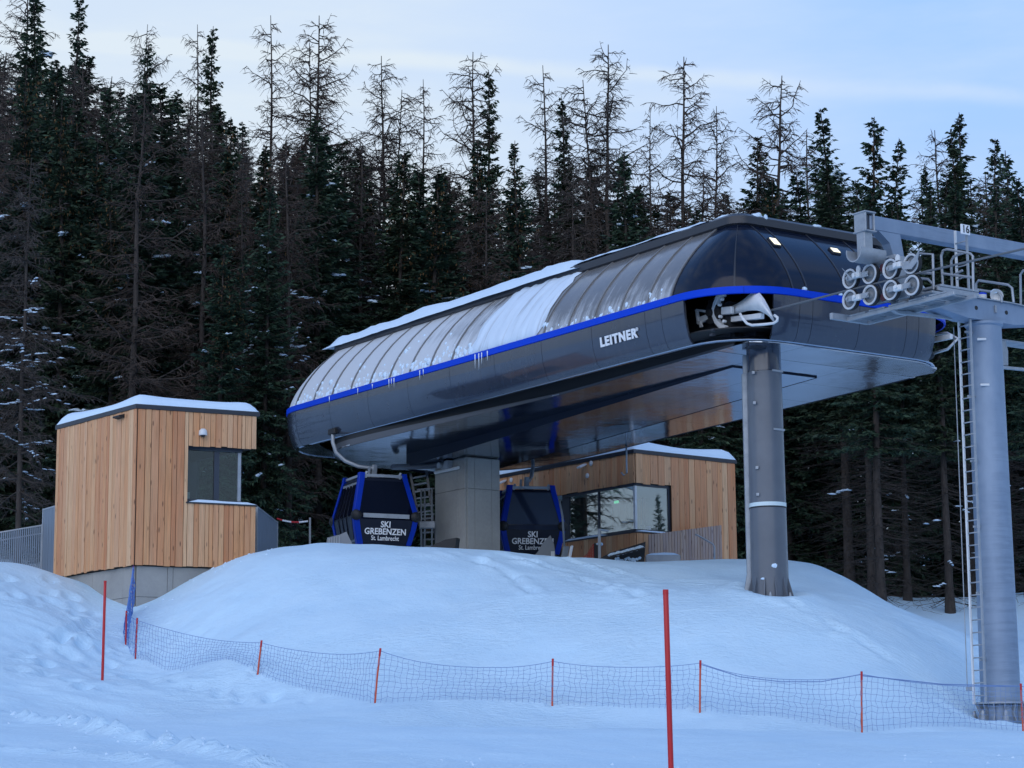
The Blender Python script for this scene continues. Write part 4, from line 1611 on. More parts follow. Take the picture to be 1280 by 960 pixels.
# roof
rp_ = [A - dR * 0.07 - dL * 0.07, Bq + dR * 0.07 - dL * 0.07, Bq + dR * 0.07 + dL * (LLh + 0.07), C_ - dR * 0.07 + dL * 0.07]
mb = MB()
mb.prism([V(p[0], p[1], zt + 0.003) for p in rp_], Z * 0.13)
hr = mb.build('roof', M['trim'], hut)
roof_snow(hr, A, dR, dL, LRh, LLh, zt + 0.12, 0.30, 0.0)
# concrete base with formwork joints
bi = 0.10
A0 = A - (nR + nL) * bi * 0.55
mb = MB()
mb.prism([V(*(A - nR * 0.14 - nL * 0.14)[:2], A[2] - 3.5), V(*(Bq - nR * 0.14)[:2], A[2] - 3.5), V(*(Bq + dL * LLh)[:2], A[2] - 3.5), V(*(C_ - nL * 0.14)[:2], A[2] - 3.5)], Z * 3.49)
base = mb.build('concrete_base', M['concrete'], hut)
for d, nn, cuts in ((dR, nR, (0.12, 1.05, 1.22, 2.6, 3.66)), (dL, nL, (0.12, 0.75, 2.6, 4.8))):
    for a, b in zip(cuts[:-1], cuts[1:]):
        for z0, z1 in ((A[2] - 3.4, A[2] - 0.92), (A[2] - 0.91, A[2] - 0.02)):
            mb = MB()
            mb.bbox(V(*(A + d * (a + b) / 2 - nn * 0.115)[:2], (z0 + z1) / 2), ((b - a) / 2 - 0.005, 0.03, (z1 - z0) / 2), (d, nn, Z), 0.006)
            mb.build('concrete_panel', M['concrete'], base)
# small fittings
t_ = along(A, dL, 149)
p = A + dL * t_ + nL * 0.10
zc = z_at(p, 521)
mb = MB()
mb.prism([V(*(p - nL * 0.05 + dL * 0.2)[:2], zc + 0.07), V(*(p + nL * 0.12 + dL * 0.2)[:2], zc + 0.02), V(*(p + nL * 0.12 + dL * 0.2)[:2], zc - 0.03), V(*(p - nL * 0.05 + dL * 0.2)[:2], zc - 0.05)], -dL * 0.40)
mb.build('wall_lamp', M['black'], hut)
t_ = along(A, dR, 249.5)
p = A + dR * t_ + nR * 0.12
zc = z_at(p, 541)
mb = MB()
mb.lathe(V(p[0], p[1], zc), Z, [(0.0, 0.13), (0.06, 0.12), (0.11, 0.07), (0.125, 0.0), (0.125, -0.07), (0.10, -0.075)], 18)
mb.box(V(*(p - nR * 0.06)[:2], zc), (0.10, 0.06, 0.07), (dR, nR, Z))
dc = mb.build('security_camera', M['white_paint'], hut, smooth=40)
mb = MB()
mb.lathe(V(p[0], p[1], zc), Z, [(0.075, -0.075), (0.065, -0.11), (0.0, -0.135)], 14)
mb.build('camera_dome', M['black'], dc, smooth=True)

# ---- right hut
A2 = at(793, 600, 77.0)
zt2 = z_at(A2, 566.5)
zb2 = 8.5
A2 = V(A2[0], A2[1], zb2)
dR2, dL2 = az_dir(53.0), az_dir(-37.0)
nR2, nL2 = V(dR2[1], -dR2[0], 0), V(-dL2[1], dL2[0], 0)
LR2, LL2 = 4.62, 7.83
B2, C2 = A2 + dR2 * LR2, A2 + dL2 * LL2
hut2 = thing('wooden_hut', (A2[0], A2[1], zb2), 'larch clad hut with large corner window behind the station, snow on its roof', 'hut')
HH2 = zt2 - zb2
w1 = z_at(A2, 603.5)      # window head
w0 = z_at(A2, 664)        # sill
tl = along(A2, dL2, 704)
tr = along(A2, dR2, 841)
cn = V(0, 0, 0)
RT_ = lambda P, z: V(P[0], P[1], z)
# carcass pieces
mb = MB()
mb.prism([RT_(A2 + dR2 * tr, zb2), RT_(B2, zb2), RT_(B2 - nR2 * 0.16, zb2), RT_(A2 + dR2 * tr - nR2 * 0.16, zb2)], Z * HH2)
mb.build('wall', M['dark_back'], hut2)
mb = MB()
mb.prism([RT_(B2 - dR2 * 0.12, zb2), RT_(B2 - dR2 * 0.001, zb2), RT_(B2 - dR2 * 0.001 + dL2 * LL2, zb2), RT_(B2 - dR2 * 0.12 + dL2 * LL2, zb2)], Z * HH2)
mb.build('wall', M['dark_back'], hut2)
mb = MB()
mb.prism([RT_(C2, zb2), RT_(C2 + dR2 * LR2, zb2), RT_(C2 + dR2 * LR2 - dL2 * 0.12, zb2), RT_(C2 - dL2 * 0.12, zb2)], Z * HH2)
mb.build('wall', M['dark_back'], hut2)
for z0, z1 in ((zb2, w0 - 0.03), (w1 + 0.03, zt2)):
    mb = MB()
    a_, b_ = A2 + dR2 * (tr - 0.001), A2 + dL2 * (LL2 if z1 == zt2 else tl)
    mb.prism([RT_(A2, z0), RT_(a_, z0), RT_(a_ - nR2 * 0.16, z0), RT_(A2 - (nR2 + nL2) * 0.16, z0), RT_(b_ - nL2 * 0.16, z0), RT_(b_, z0)], Z * (z1 - z0))
    mb.build('wall', M['dark_back'], hut2)
mb = MB()
q0, q1 = A2 + dL2 * (tl + 0.02), C2
mb.prism([RT_(q0 - nL2 * 1.0, zb2), RT_(q1 - nL2 * 1.0, zb2), RT_(q1 - nL2 * 1.1, zb2), RT_(q0 - nL2 * 1.1, zb2)], Z * (w1 - zb2))
mb.build('porch_wall', M['dark_back'], hut2)
planks(hut2, A2, dR2, nR2, 0.03, tr, w1, zt2, 0.30, 14, 0.1)
planks(hut2, A2, dR2, nR2, tr, LR2, zb2, zt2, 0.27, 15, 0.3)
planks(hut2, A2, dR2, nR2, 0.03, tr, zb2, w0 - 0.05, 0.30, 16, 0.1)
planks(hut2, A2, dL2, nL2, -0.03, LL2, w1, zt2, 0.315, 17, 0.12)
planks(hut2, A2, dL2, nL2, -0.03, tl, zb2, w0 - 0.05, 0.315, 18, 0.12)
# corner glazing
g0 = A2 - (nR2 + nL2) * 0.10
zm = (w0 + w1) / 2
mb = MB()
lr, ll = tr - 0.05, tl - 0.02
for z_ in (w0 + 0.05, w1 - 0.035):
    mb.box(RT_(g0 + dL2 * ll / 2, z_), (ll / 2, 0.035, 0.045), (dL2, nL2, Z))
    mb.box(RT_(g0 + dR2 * lr / 2, z_), (lr / 2, 0.034, 0.044), (dR2, nR2, Z))
mb.box(RT_(g0 + dR2 * (lr - 0.06), zm), (0.07, 0.034, w1 - zm - 0.09), (dR2, nR2, Z))
tm = along(A2, dL2, 750)
mb.box(RT_(g0 + dL2 * tm, zm), (0.04, 0.034, w1 - zm - 0.09), (dL2, nL2, Z))
mb.box(RT_(g0 + dL2 * (ll - 0.2), zm), (0.2, 0.034, w1 - zm - 0.09), (dL2, nL2, Z))
win2 = mb.build('window', M['frame_blue'], hut2)
mb = MB()
mb.box(RT_(g0 + dR2 * 0.0, zm), (0.045, 0.045, w1 - zm - 0.085), (dR2, nR2, Z))
mb.build('corner_post', M['white_paint'], win2)
for P, d, nn, a, b in ((g0, dR2, nR2, 0.05, lr - 0.13), (g0, dL2, nL2, 0.05, tm - 0.04), (g0, dL2, nL2, tm + 0.04, ll - 0.4)):
    mb = MB()
    mb.box(RT_(P + d * (a + b) / 2, zm), ((b - a) / 2 - 0.002, 0.006, w1 - zm - 0.085), (d, nn, Z))
    mb.build('pane', M['glass'], win2)
mb = MB()
mb.prism([RT_(A2 + (nR2 + nL2) * 0.05, w0 - 0.045), RT_(A2 + dR2 * tr + nR2 * 0.05, w0 - 0.045), RT_(A2 + dR2 * tr - nR2 * 0.12, w0 - 0.045), RT_(A2 - (nR2 + nL2) * 0.12, w0 - 0.045), RT_(A2 + dL2 * tl - nL2 * 0.12, w0 - 0.045), RT_(A2 + dL2 * tl + nL2 * 0.05, w0 - 0.045)], Z * 0.04)
mb.build('window_sill', M['trim'], hut2)
snow_bed([RT_(A2 + dR2 * t_ + nR2 * 0.06, w0) for t_ in np.linspace(0.0, tr - 0.1, 12)], -nR2, 0.14, 0.06, 33, 0.01, 7).build('sill_snow', M['snow_soft'], hut2, smooth=True)
snow_bed([RT_(A2 + dL2 * t_ + nL2 * 0.06, w0) for t_ in np.linspace(1.5, tl - 0.1, 18)], -nL2, 0.14, 0.07, 34, 0.01, 7).build('sill_snow', M['snow_soft'], hut2, smooth=True)
# room
mb = MB()
mb.box(RT_(A2 + dL2 * 3.3 + dR2 * 3.2, zm), (3.1, 0.05, 1.3), (dL2, dR2, Z))
mb.build('room_wall', M['room'], hut2)
mb = MB()
mb.box(RT_(A2 + dL2 * 3.3 + dR2 * 1.75, w1 + 0.04), (3.1, 1.5, 0.012), (dL2, dR2, Z))
mb.build('ceiling_panel', M['room'], hut2)
mb = MB()
mb.box(RT_(A2 + dL2 * 3.9 + dR2 * 3.0, zm), (0.9, 0.04, 1.05), (dL2, dR2, Z))
mb.build('inner_door', M['room_dark'], hut2)
for k in range(4):
    mb = MB()
    mb.box(RT_(A2 + dL2 * (3.3 + 0.42 * k) + dR2 * 2.92, zm - 0.05), (0.19, 0.02, 0.9), (dL2, dR2, Z))
    mb.build('door_board', M['larch'], hut2)
mb = MB()
mb.box(RT_(A2 + dL2 * 1.5 + dR2 * 3.1, zm - 0.1), (0.17, 0.02, 0.25), (dL2, dR2, Z))
mb.build('wall_picture', M['frame_blue'], hut2)
mb = MB()
mb.box(RT_(A2 + dL2 * 0.8 + dR2 * 1.1, w0 + 0.03), (0.8, 0.35, 0.03), (dL2, dR2, Z))
dk = mb.build('desk', M['room_dark'], hut2)
for a, h_, mt in ((0.5, 0.22, 'cabin_blue'), (0.75, 0.3, 'bark'), (1.2, 0.18, 'bark')):
    mb = MB()
    mb.bbox(RT_(A2 + dL2 * a + dR2 * 1.0, w0 + 0.06 + h_ / 2), (0.09, 0.08, h_ / 2), (dL2, dR2, Z), 0.02)
    mb.build('desk_item', M[mt], dk)
p = A2 + dL2 * 2.55 + dR2 * 1.3
mb = MB()
mb.box(RT_(p, w1 - 0.30), (0.11, 0.02, 0.045), (dL2, dR2, Z))
es = mb.build('exit_sign', M['sign_green'], hut2)
# roof
rp_ = [A2 - dR2 * 0.07 - dL2 * 0.07, B2 + dR2 * 0.07 - dL2 * 0.07, B2 + dR2 * 0.07 + dL2 * (LL2 + 0.07), C2 - dR2 * 0.07 + dL2 * 0.07]
mb = MB()
mb.prism([RT_(p, zt2 + 0.003) for p in rp_], Z * 0.13)
hr2 = mb.build('roof', M['trim'], hut2)
roof_snow(hr2, A2, dR2, dL2, LR2, LL2, zt2 + 0.12, 0.33, 5.0)
for px, py, kind_ in ((735, 583, 0), (743, 579, 1), (738, 594.5, 1), (634, 603, 0), (642, 600, 1)):
    t_ = along(A2, dL2, px)
    p = A2 + dL2 * t_ + nL2 * 0.07
    zc = z_at(p, py)
    mb = MB()
    if kind_ == 0:
        mb.bbox(RT_(p + nL2 * 0.14, zc), (0.11, 0.16, 0.03), (dL2, 0.9 * nL2 - 0.43 * Z, 0.9 * Z + 0.43 * nL2), 0.01)
        mb.bar(RT_(p, zc + 0.02), RT_(p + nL2 * 0.1, zc), 0.04, 0.04)
        mb.build('spotlight', M['white_paint'], hut2)
    else:
        mb.lathe(RT_(p - nL2 * 0.02, zc), nL2, [(0.085, 0), (0.09, 0.03), (0.05, 0.06), (0.0, 0.065)], 14)
        mb.build('round_speaker', M['white_paint'], hut2, smooth=40)

# ------------------------------------------------------------------ gondola cabins
def cabin(c, yaw_deg, label, hang_uv, name='gondola_cabin', gl='cabin_glass'):
    """c: centre of the cabin roof; yaw: direction of its right-hand side as seen from the camera"""
    r = az_dir(yaw_deg)
    n = V(r[1], -r[0], 0)
    floor = c[2] - 2.25
    root = thing(name, (c[0], c[1], floor), label, 'gondola cabin', 'gondola cabins under the station')
    P = lambda x, y, z: V(c[0], c[1], 0) + r * x + n * y + Z * (floor + z)
    LV = [(0.0, 0.86, 0.86), (0.12, 0.93, 0.92), (0.86, 1.06, 1.04), (1.0, 1.06, 1.04), (2.12, 0.80, 0.80), (2.20, 0.72, 0.72)]
    ch = 0.10

    def sec(z, hx, hy, off=0.0):
        hx, hy = hx + off, hy + off
        return [P(a, b, z) for a, b in ((-hx + ch, hy), (hx - ch, hy), (hx, hy - ch), (hx, -hy + ch), (hx - ch, -hy), (-hx + ch, -hy), (-hx, -hy + ch), (-hx, hy - ch))]
    mb = MB()
    rows = [sec(*l) + [sec(*l)[0]] for l in LV]
    mb.grid(rows)
    mb.add(sec(*LV[0]), [tuple(range(8))[::-1]])
    mb.add(sec(*LV[-1]), [tuple(range(8))])
    body = mb.build('cabin_shell', M['cabin_body'], root)

    def hw(z):
        for a, b in zip(LV[:-1], LV[1:]):
            if z <= b[0]:
                f = (z - a[0]) / (b[0] - a[0])
                return a[1] + (b[1] - a[1]) * f, a[2] + (b[2] - a[2]) * f
        return LV[-1][1], LV[-1][2]

    def panel(face, x0, x1, z0, z1, off, th, nm, mt, parent=root):
        """trapezoid panel on a face: x as a share of the half width"""
        pts = []
        for z, xx in ((z0, (x0, x1)), (z1, (x1, x0))):
            hx, hy = hw(z)
            for f in xx:
                if face == 'front': pts.append(P(f * (hx - ch), hy + off, z))
                elif face == 'back': pts.append(P(-f * (hx - ch), -hy - off, z))
                elif face == 'left': pts.append(P(-hx - off, f * (hy - ch), z))
                else: pts.append(P(hx + off, -f * (hy - ch), z))
        nn = {'front': n, 'back': -n, 'left': -r, 'right': r}[face]
        mb = MB()
        mb.prism(pts, -nn * th)
        return mb.build(nm, M[mt], parent)
    for f in ('front', 'back'):
        panel(f, -0.97, 0.97, 0.99, 2.08, 0.012, 0.03, 'window', gl)
        panel(f, -0.97, 0.97, 0.10, 0.80, 0.010, 0.03, 'lower_panel', 'cabin_body')
        panel(f, -0.97, 0.97, 0.82, 0.965, 0.008, 0.03, 'window', gl)
    for f in ('left', 'right'):
        panel(f, -0.98, 0.98, 0.08, 2.10, 0.006, 0.02, 'side_wall', 'cabin_body')
        for x0, x1 in ((-0.92, -0.42), (-0.36, -0.03), (0.03, 0.36), (0.42, 0.92)):
            dr = panel(f, x0, x1, 0.12, 2.04, 0.022, 0.02, 'door' if abs(x0 + x1) < 0.5 else 'side_panel', 'cabin_grey')
            panel(f, x0 + 0.06, x1 - 0.06, 0.95, 1.96, 0.030, 0.012, 'pane', gl, dr)
            panel(f, x0 + 0.06, x1 - 0.06, 0.18, 0.90, 0.030, 0.012, 'door_panel', 'cabin_body', dr)
    for sx in (-1, 1):
        for sy in (-1, 1):
            mb = MB()
            pts = []
            for z in (0.02, 0.5, 0.86, 1.0, 1.6, 2.12, 2.34):
                hx, hy = hw(min(z, 2.12))
                if z > 2.12:
                    hx -= 0.03; hy -= 0.03
                pts.append((hx, hy, z))
            ax_ = [P(sx * (a - 0.045), sy * (b - 0.045), z) for a, b, z in pts]
            for k in range(len(ax_) - 1):
                pass
            rows = []
            w = 0.085
            for (q, (a, b, z)) in zip(ax_, pts):
                rows.append([q + (r * sx * s1 + n * sy * s2) * w for s1, s2 in ((1, -1.2), (1, 0.75), (0.75, 1), (-1.2, 1), (-0.6, -0.6))])
                rows[-1].append(rows[-1][0])
            if sx * sy < 0:
                rows = [x[::-1] for x in rows]
            mb.grid(rows)
            mb.add(rows[-1][:-1], [(0, 1, 2, 3, 4)])
            mb.build('corner_post', M['cabin_blue'], root, smooth=30)
            hx, hy = hw(0.93)
            mb = MB()
            mb.lathe(P(sx * (hx - 0.06), sy * (hy + 0.0), 0.93), n * sy * 0.8 + r * sx * 0.6, [(0.17, -0.05), (0.17, 0.06), (0.13, 0.12), (0.05, 0.15)], 14)
            mb.build('bumper', M['black'], root, smooth=40)
    # roof frame
    mb = MB()
    hx, hy = 0.72, 0.72
    for sy in (-1, 1):
        mb.bar(P(-hx, sy * hy, 2.26), P(hx, sy * hy, 2.26), 0.06, 0.09)
        mb.bar(P(sy * hx, -hy + 0.04, 2.255), P(sy * hx, hy - 0.04, 2.255), 0.06, 0.08)
    mb.bar(P(0, -hy + 0.035, 2.27), P(0, hy - 0.035, 2.27), 0.14, 0.10)
    mb.build('roof_frame', M['galv'], root)
    for x in (-0.58, 0.58):
        mb = MB()
        mb.bar(P(x, 0.70, 2.30), P(x + 0.05, 0.72, 2.38), 0.09, 0.06)
        mb.bar(P(x - 0.03, 0.74, 2.2), P(x + 0.03, 0.74, 2.2), 0.05, 0.06)
        mb.build('spring_mount', M['galv'], root)
    # hanger arm, curving out to the track
    mb = MB()
    g = W(*hang_uv, -1.15)
    base_ = P(0, 0, 2.30)
    k0 = base_ + Z * 0.30
    pts = [g, g - Z * 0.35]
    for f in (0.25, 0.5, 0.75, 1.0):
        a = f * math.pi / 2
        q = (g - Z * 0.45) * 1.0
        pts.append(V(g[0] + (k0[0] - g[0]) * (1 - math.cos(a)), g[1] + (k0[1] - g[1]) * (1 - math.cos(a)), (g[2] - 0.35) + (k0[2] - g[2] + 0.35) * math.sin(a)))
    mb.tube(pts, 0.065, 10)
    mb.build('hanger', M['galv'], root, smooth=40)
    mb = MB()
    mb.bar(P(-0.02, 0.0, 2.28), k0 + Z * 0.12, 0.16, 0.12, up=n, b=0.02)
    mb.bar(P(-0.24, 0.1, 2.28), P(-0.22, 0.1, 2.62), 0.07, 0.07, up=n)
    mb.build('hanger_foot', M['galv'], root)
    mb = MB()
    mb.bar(g + SU * 0.22, g - SU * 0.22, 0.16, 0.2, b=0.03)
    mb.build('grip', M['black'], root)
    # lettering
    def up_dir(z):
        a, b = hw(z - 0.1)[1], hw(z + 0.1)[1]
        d = Z * 0.2 + n * (b - a)
        return d / np.linalg.norm(d)
    for txt, size, z, bold in (('SKI', 0.275, 0.655, 0.022), ('GREBENZEN', 0.275, 0.43, 0.022), ('St. Lambrecht', 0.21, 0.225, 0.012)):
        hy = hw(z)[1]
        lettering(txt, size, P(0.0, hy + 0.014, z), r, up_dir(z), M['white'], root, bold=bold, xs=0.92 if bold > .02 else 0.80)
    return root, P


cl, PL = cabin(W(1.55, 1.22, -2.72), 66, 'dark blue gondola cabin with pale bar across its front, left of the concrete pillar', (2.35, 0.12), gl='cabin_glass_dimmed')
mb = MB()
mb.bar(PL(-0.78, 1.075, 0.93), PL(0.78, 1.075, 0.93), 0.03, 0.135)
mb.build('front_bar', M['galv'], cl)
cr, PR = cabin(W(1.4, 7.12, -2.72), 80, 'gondola cabin with bluish reflecting front window, right of the concrete pillar', (2.2, 7.95))

# ------------------------------------------------------------------ things standing on the platform
def plate(pts, th, nrm, name, mt, label, cat, group=None, top_snow=None):
    pts = [np.asarray(p, float) for p in pts]
    o0 = sum(pts) / len(pts)
    o0[2] = min(p[2] for p in pts)
    root = thing(name, o0, label, cat, group)
    mb = MB()
    mb.prism(pts, nrm * th)
    mb.build('panel', M[mt], root)
    return root


bY = W(-1.2, 0.9)[1]
o = plate([at(407, 688, bY), at(409, 672, bY), at(424, 668.5, bY), at(433, 664.5, bY), at(445, 690, bY)], 0.06, V(0, 1, 0), 'deflector_shield', 'cabin_grey', 'pale ribbed guide shield in the snow in front of the left cabin', 'guide shield')
for k in range(5):
    mb = MB()
    p0_ = at(411 + 3.2 * k, 688, bY - 0.02)
    p1_ = at(411.5 + 3.2 * k, 673 - 0.8 * k, bY - 0.02)
    mb.bar(p0_, p1_, 0.03, 0.03, up=V(0, 1, 0))
    mb.build('rib', M['galv'], o)
bY = 74.3
o = plate([at(664, 698, bY), at(672, 690, bY), at(679, 678, bY), at(688, 669, bY), at(692.5, 680, bY), at(695, 699, bY)], 0.05, V(0, 1, 0), 'deflector_shield', 'cabin_grey', 'grey sail shaped guide shield in front of the right cabin', 'guide shield')
mb = MB()
mb.box(at(691, 693, bY - 0.1), (0.06, 0.05, 0.1))
mb.build('white_box', M['white_paint'], o)
bY = 70.2
o = plate([at(532, 690, bY), at(540, 682, bY), at(556, 674.5, bY), at(570.5, 672, bY), at(568, 692, bY)], 0.35, V(0.3, 0.95, 0), 'snow_chute', 'black', 'small black wedge shaped snow guard at the foot of the concrete pillar', 'snow guard')
bY = 72.5
o = plate([at(733, 706, bY), at(746, 700, bY), at(762, 691, bY), at(785, 684, bY), at(807, 677, bY), at(805, 708, bY)], 0.07, V(0, 1, 0), 'snow_chute', 'black', 'long black wedge shaped snow guard below the corner window', 'snow guard')
mb = MB()
mb.prism([at(762, 693, bY - 0.25), at(806, 681, bY - 0.25), at(805.5, 686, bY - 0.6), at(762, 697, bY - 0.6)], V(0, 0, 0.03))
mb.build('ledge', M['black'], o)
mb = MB()
for k in range(12):
    lump(mb, at(764 + 3.4 * k, 694 - 0.85 * k + rng.uniform(-0.5, 0.5), bY - 0.42), (0.11, 0.12, 0.06), 500 + k, 1.0, 7)
for k in range(26):
    lump(mb, at(768 + rng.random() * 32, 697 + rng.random() * 6, bY - 0.02), (0.05, 0.03, 0.04), 540 + k, 1.0, 6)
tag(mb.build('snow_crust', M['snow_soft'], o, smooth=True), kind='stuff')
bY = 75.0
o = thing('concrete_bench', at(828, 704, bY), 'low grey block bench with snow on top beside the slatted fence', 'bench')
mb = MB()
a_, b_ = at(807, 704, bY), at(850, 704, bY)
mb.bbox((a_ + b_) / 2 + Z * 0.08, (np.linalg.norm(b_ - a_) / 2, 0.25, 0.17), None, 0.02)
mb.build('block', M['galv'], o)
snow_bed([a_ + (b_ - a_) * f + V(0, -0.22, 0.245) for f in np.linspace(0.02, 0.98, 14)], V(0, 1, 0), 0.42, 0.09, 51, 0.02, 7).build('snow_cap', M['snow_soft'], o, smooth=True)
# gate post with arm, red net and box
bY = 73.6
gp = thing('gate_post', at(749.5, 700, bY), 'grey steel gate post with short arm next to the red net', 'gate post')
mb = MB()
mb.bar(at(749.5, 703, bY), at(749, 661, bY), 0.09, 0.09, up=V(0, 1, 0))
mb.build('post', M['galv'], gp)
mb = MB()
mb.bar(at(749, 662, bY), at(760, 663.5, bY + 0.4), 0.06, 0.05)
mb.build('arm', M['galv'], gp)
bx = thing('control_box', at(746.5, 700, 74.0), 'small black control box with snow cap behind the gate post', 'control box')
mb = MB()
mb.bbox(at(747, 689, 74.0), (0.12, 0.12, 0.26), None, 0.02)
mb.build('case', M['black'], bx)
mb = MB()
lump(mb, at(750, 680, 73.9), (0.13, 0.12, 0.09), 77)
mb.build('snow_cap', M['snow_soft'], bx, smooth=True)
rn = thing('red_net', at(734, 702, 73.8), 'bunched red safety net by the hut wall near the gate post', 'safety net')
mb = MB()
for k in range(6):
    f = k / 5
    a_, b_ = at(727 + 15 * f, 701 - 3 * f, 73.8), at(731 + 11 * f, 699 - 19 * f ** 1.5, 73.8)
    mb.tube([a_, b_], 0.008, 4)
    a_, b_ = at(726, 701 - 2 * f, 73.8), at(742, 698 - 18 * f, 73.8)
    mb.tube([a_, (a_ + b_) / 2 - Z * 0.08, b_], 0.008, 4)
mb.build('mesh', M['red'], rn)
kb = thing('kick_board', at(709, 700, 73.5), 'grey perforated barrier board with white edge right of the right cabin', 'barrier')
mb = MB()
mb.bbox(at(706, 692, 73.5), (0.10, 0.06, 0.24), (V(0.95, 0.3, 0), V(-0.3, 0.95, 0), V(0.2, 0, 0.98)), 0.02)
mb.build('board', M['cabin_grey'], kb)
mb = MB()
mb.bbox(at(713, 691, 73.5), (0.045, 0.06, 0.24), (V(0.95, 0.3, 0), V(-0.3, 0.95, 0), V(0.2, 0, 0.98)), 0.03)
mb.build('edge', M['white'], kb)
lp = thing('leaning_pole', at(703.5, 690, 74.0), 'thin grey pole leaning at the right side of the right cabin', 'pole')
mb = MB()
mb.tube([at(699, 624, 74.0), at(703, 645, 74.0), at(706.5, 700, 74.0)], 0.035, 8)
mb.build('rod', M['cabin_grey'], lp, smooth=True)

# access ladder behind the left cabin
lad = thing('access_ladder', at(534, 690, 75.2), 'grey steel access ladder rising between left cabin and concrete pillar', 'ladder')
Yl = 75.2
for (x0, x1, y0, y1) in ((513, 531, 592, 692), (533, 547, 588, 692)):
    mb = MB()
    mb.bar(at(x0, y0, Yl), at(x1, y1, Yl), 0.08, 0.11, up=V(0, 1, 0))
    mb.build('rail', M['grey_paint'], lad)
for k in range(11):
    f = 0.06 + k * 0.085
    mb = MB()
    mb.bar(at(513 + 18 * f, 592 + 100 * f, Yl), at(533 + 14 * f, 588 + 104 * f, Yl), 0.05, 0.05, up=V(0, 1, 0))
    mb.build('rung', M['galv'], lad)
gl = thing('guard_rail', at(533, 690, 74.2), 'light steel guard rail with box in front of the access ladder', 'guard rail')
for (x, y0) in ((526.5, 612), (531, 612), (540, 611)):
    mb = MB()
    mb.tube([at(x, y0, 74.2), at(x, 692, 74.2)], 0.03, 8)
    mb.build('post', M['galv'], gl, smooth=True)
for y in (611, 632, 643):
    mb = MB()
    mb.tube([at(521, y + 1, 74.2), at(543, y - 0.5, 74.2)], 0.025, 8)
    mb.build('rail', M['galv'], gl, smooth=True)
mb = MB()
mb.bbox(at(534, 656, 74.1), (0.26, 0.08, 0.12), None, 0.02)
mb.build('box', M['galv'], gl)

# hook rod hanging from the far edge of the deck
mb = MB()
hp = W(-2.6, 8.3, -1.5)
mb.tube([hp, hp - Z * 1.0, hp - Z * 1.02 + V(-0.1, 0, -0.06), hp - Z * 0.98 + V(-0.18, 0, 0.0)], 0.03, 8)
mb.build('hook_rod', M['galv'], st, smooth=True)


# ------------------------------------------------------------------ slatted railings
def railing(name, p0, p1, h0, h1, spacing, sw, mt, label, cat, rail=True, seed=1, post_ends=True, base_drop=0.6):
    p0, p1 = np.asarray(p0, float), np.asarray(p1, float)
    root = thing(name, (p0 + p1) / 2, label, cat)
    d = p1 - p0
    d[2] = 0
    L = np.linalg.norm(d)
    d = d / L
    nn = V(d[1], -d[0], 0)
    n = max(2, int(L / spacing))
    q = np.random.RandomState(seed)
    for k in range(n):
        f = (k + 0.5) / n
        z0 = p0[2] + (p1[2] - p0[2]) * f - base_drop
        z1 = p0[2] + h0 + (p1[2] + h1 - p0[2] - h0) * f - 0.01
        c = p0 + (p1 - p0) * f
        mb = MB()
        mb.bbox(V(c[0], c[1], (z0 + z1) / 2), (sw / 2, 0.012 + 0.006 * q.rand(), (z1 - z0) / 2), (d, nn, Z), 0.004)
        mb.build('slat', M[mt], root)
    if rail:
        for hh, dd in ((0.0, 0.0), (-0.25, 0.03)):
            mb = MB()
            a = p0 + Z * (h0 + hh)
            b = p1 + Z * (h1 + hh)
            mb.bar(a - nn * dd, b - nn * dd, 0.05, 0.04)
            mb.build('rail', M['galv'], root)
        for p, h in ((p0, h0), (p1, h1)):
            mb = MB()
            mb.bar(p - Z * base_drop, p + Z * (h + 0.03), 0.06, 0.06, up=nn)
            mb.build('post', M['galv'], root)
    return root


M['slat_blue'] = mat('blue_grey_steel_slat', (0.20, 0.25, 0.31), 0.5, metal=0.2)
def zh(px, py0, py1, Y):
    return at(px, py1, Y)[2] - at(px, py0, Y)[2]


railing('slat_railing', at(-14, 712, 70.5), at(51.5, 708, 71.0), zh(-14, 712, 667.5, 70.5), zh(51, 708, 656.5, 71), 0.062, 0.045, 'slat_blue', 'low blue grey slat railing at the left edge beyond the hut', 'railing', seed=3)
railing('slat_railing', at(52.5, 712, 71.0), at(68, 712, 70.2), zh(52, 712, 637, 71.0), zh(68, 712, 632.5, 70.2), 0.062, 0.045, 'slat_blue', 'tall blue grey slat panel joined to the left side of the wooden hut', 'railing', seed=4)
railing('slat_railing', at(320.5, 694, 68.2), at(346, 690, 70.5), zh(320, 694, 633.5, 68.2), zh(346, 690, 653, 70.5), 0.10, 0.06, 'slat_blue', 'sloping blue grey slat stair railing at the right side of the left hut', 'railing', seed=5)
railing('slat_fence', at(811, 706, 76.0), at(903, 706, 78.3), zh(811, 706, 668, 76.0), zh(903, 706, 656, 78.3), 0.135, 0.115, 'grey_slat', 'weathered grey wooden slat fence in front of the right hut', 'fence', rail=False, seed=6)
hrn = thing('hand_rail', at(888, 704, 75.3), 'bent steel handrail in front of the grey slat fence', 'handrail')
mb = MB()
mb.tube([at(869, 668, 75.6), at(872, 669, 75.6), at(891, 680, 75.3), at(893, 684, 75.3), at(893, 706, 75.3)], 0.03, 8)
mb.build('tube', M['galv'], hrn, smooth=True)
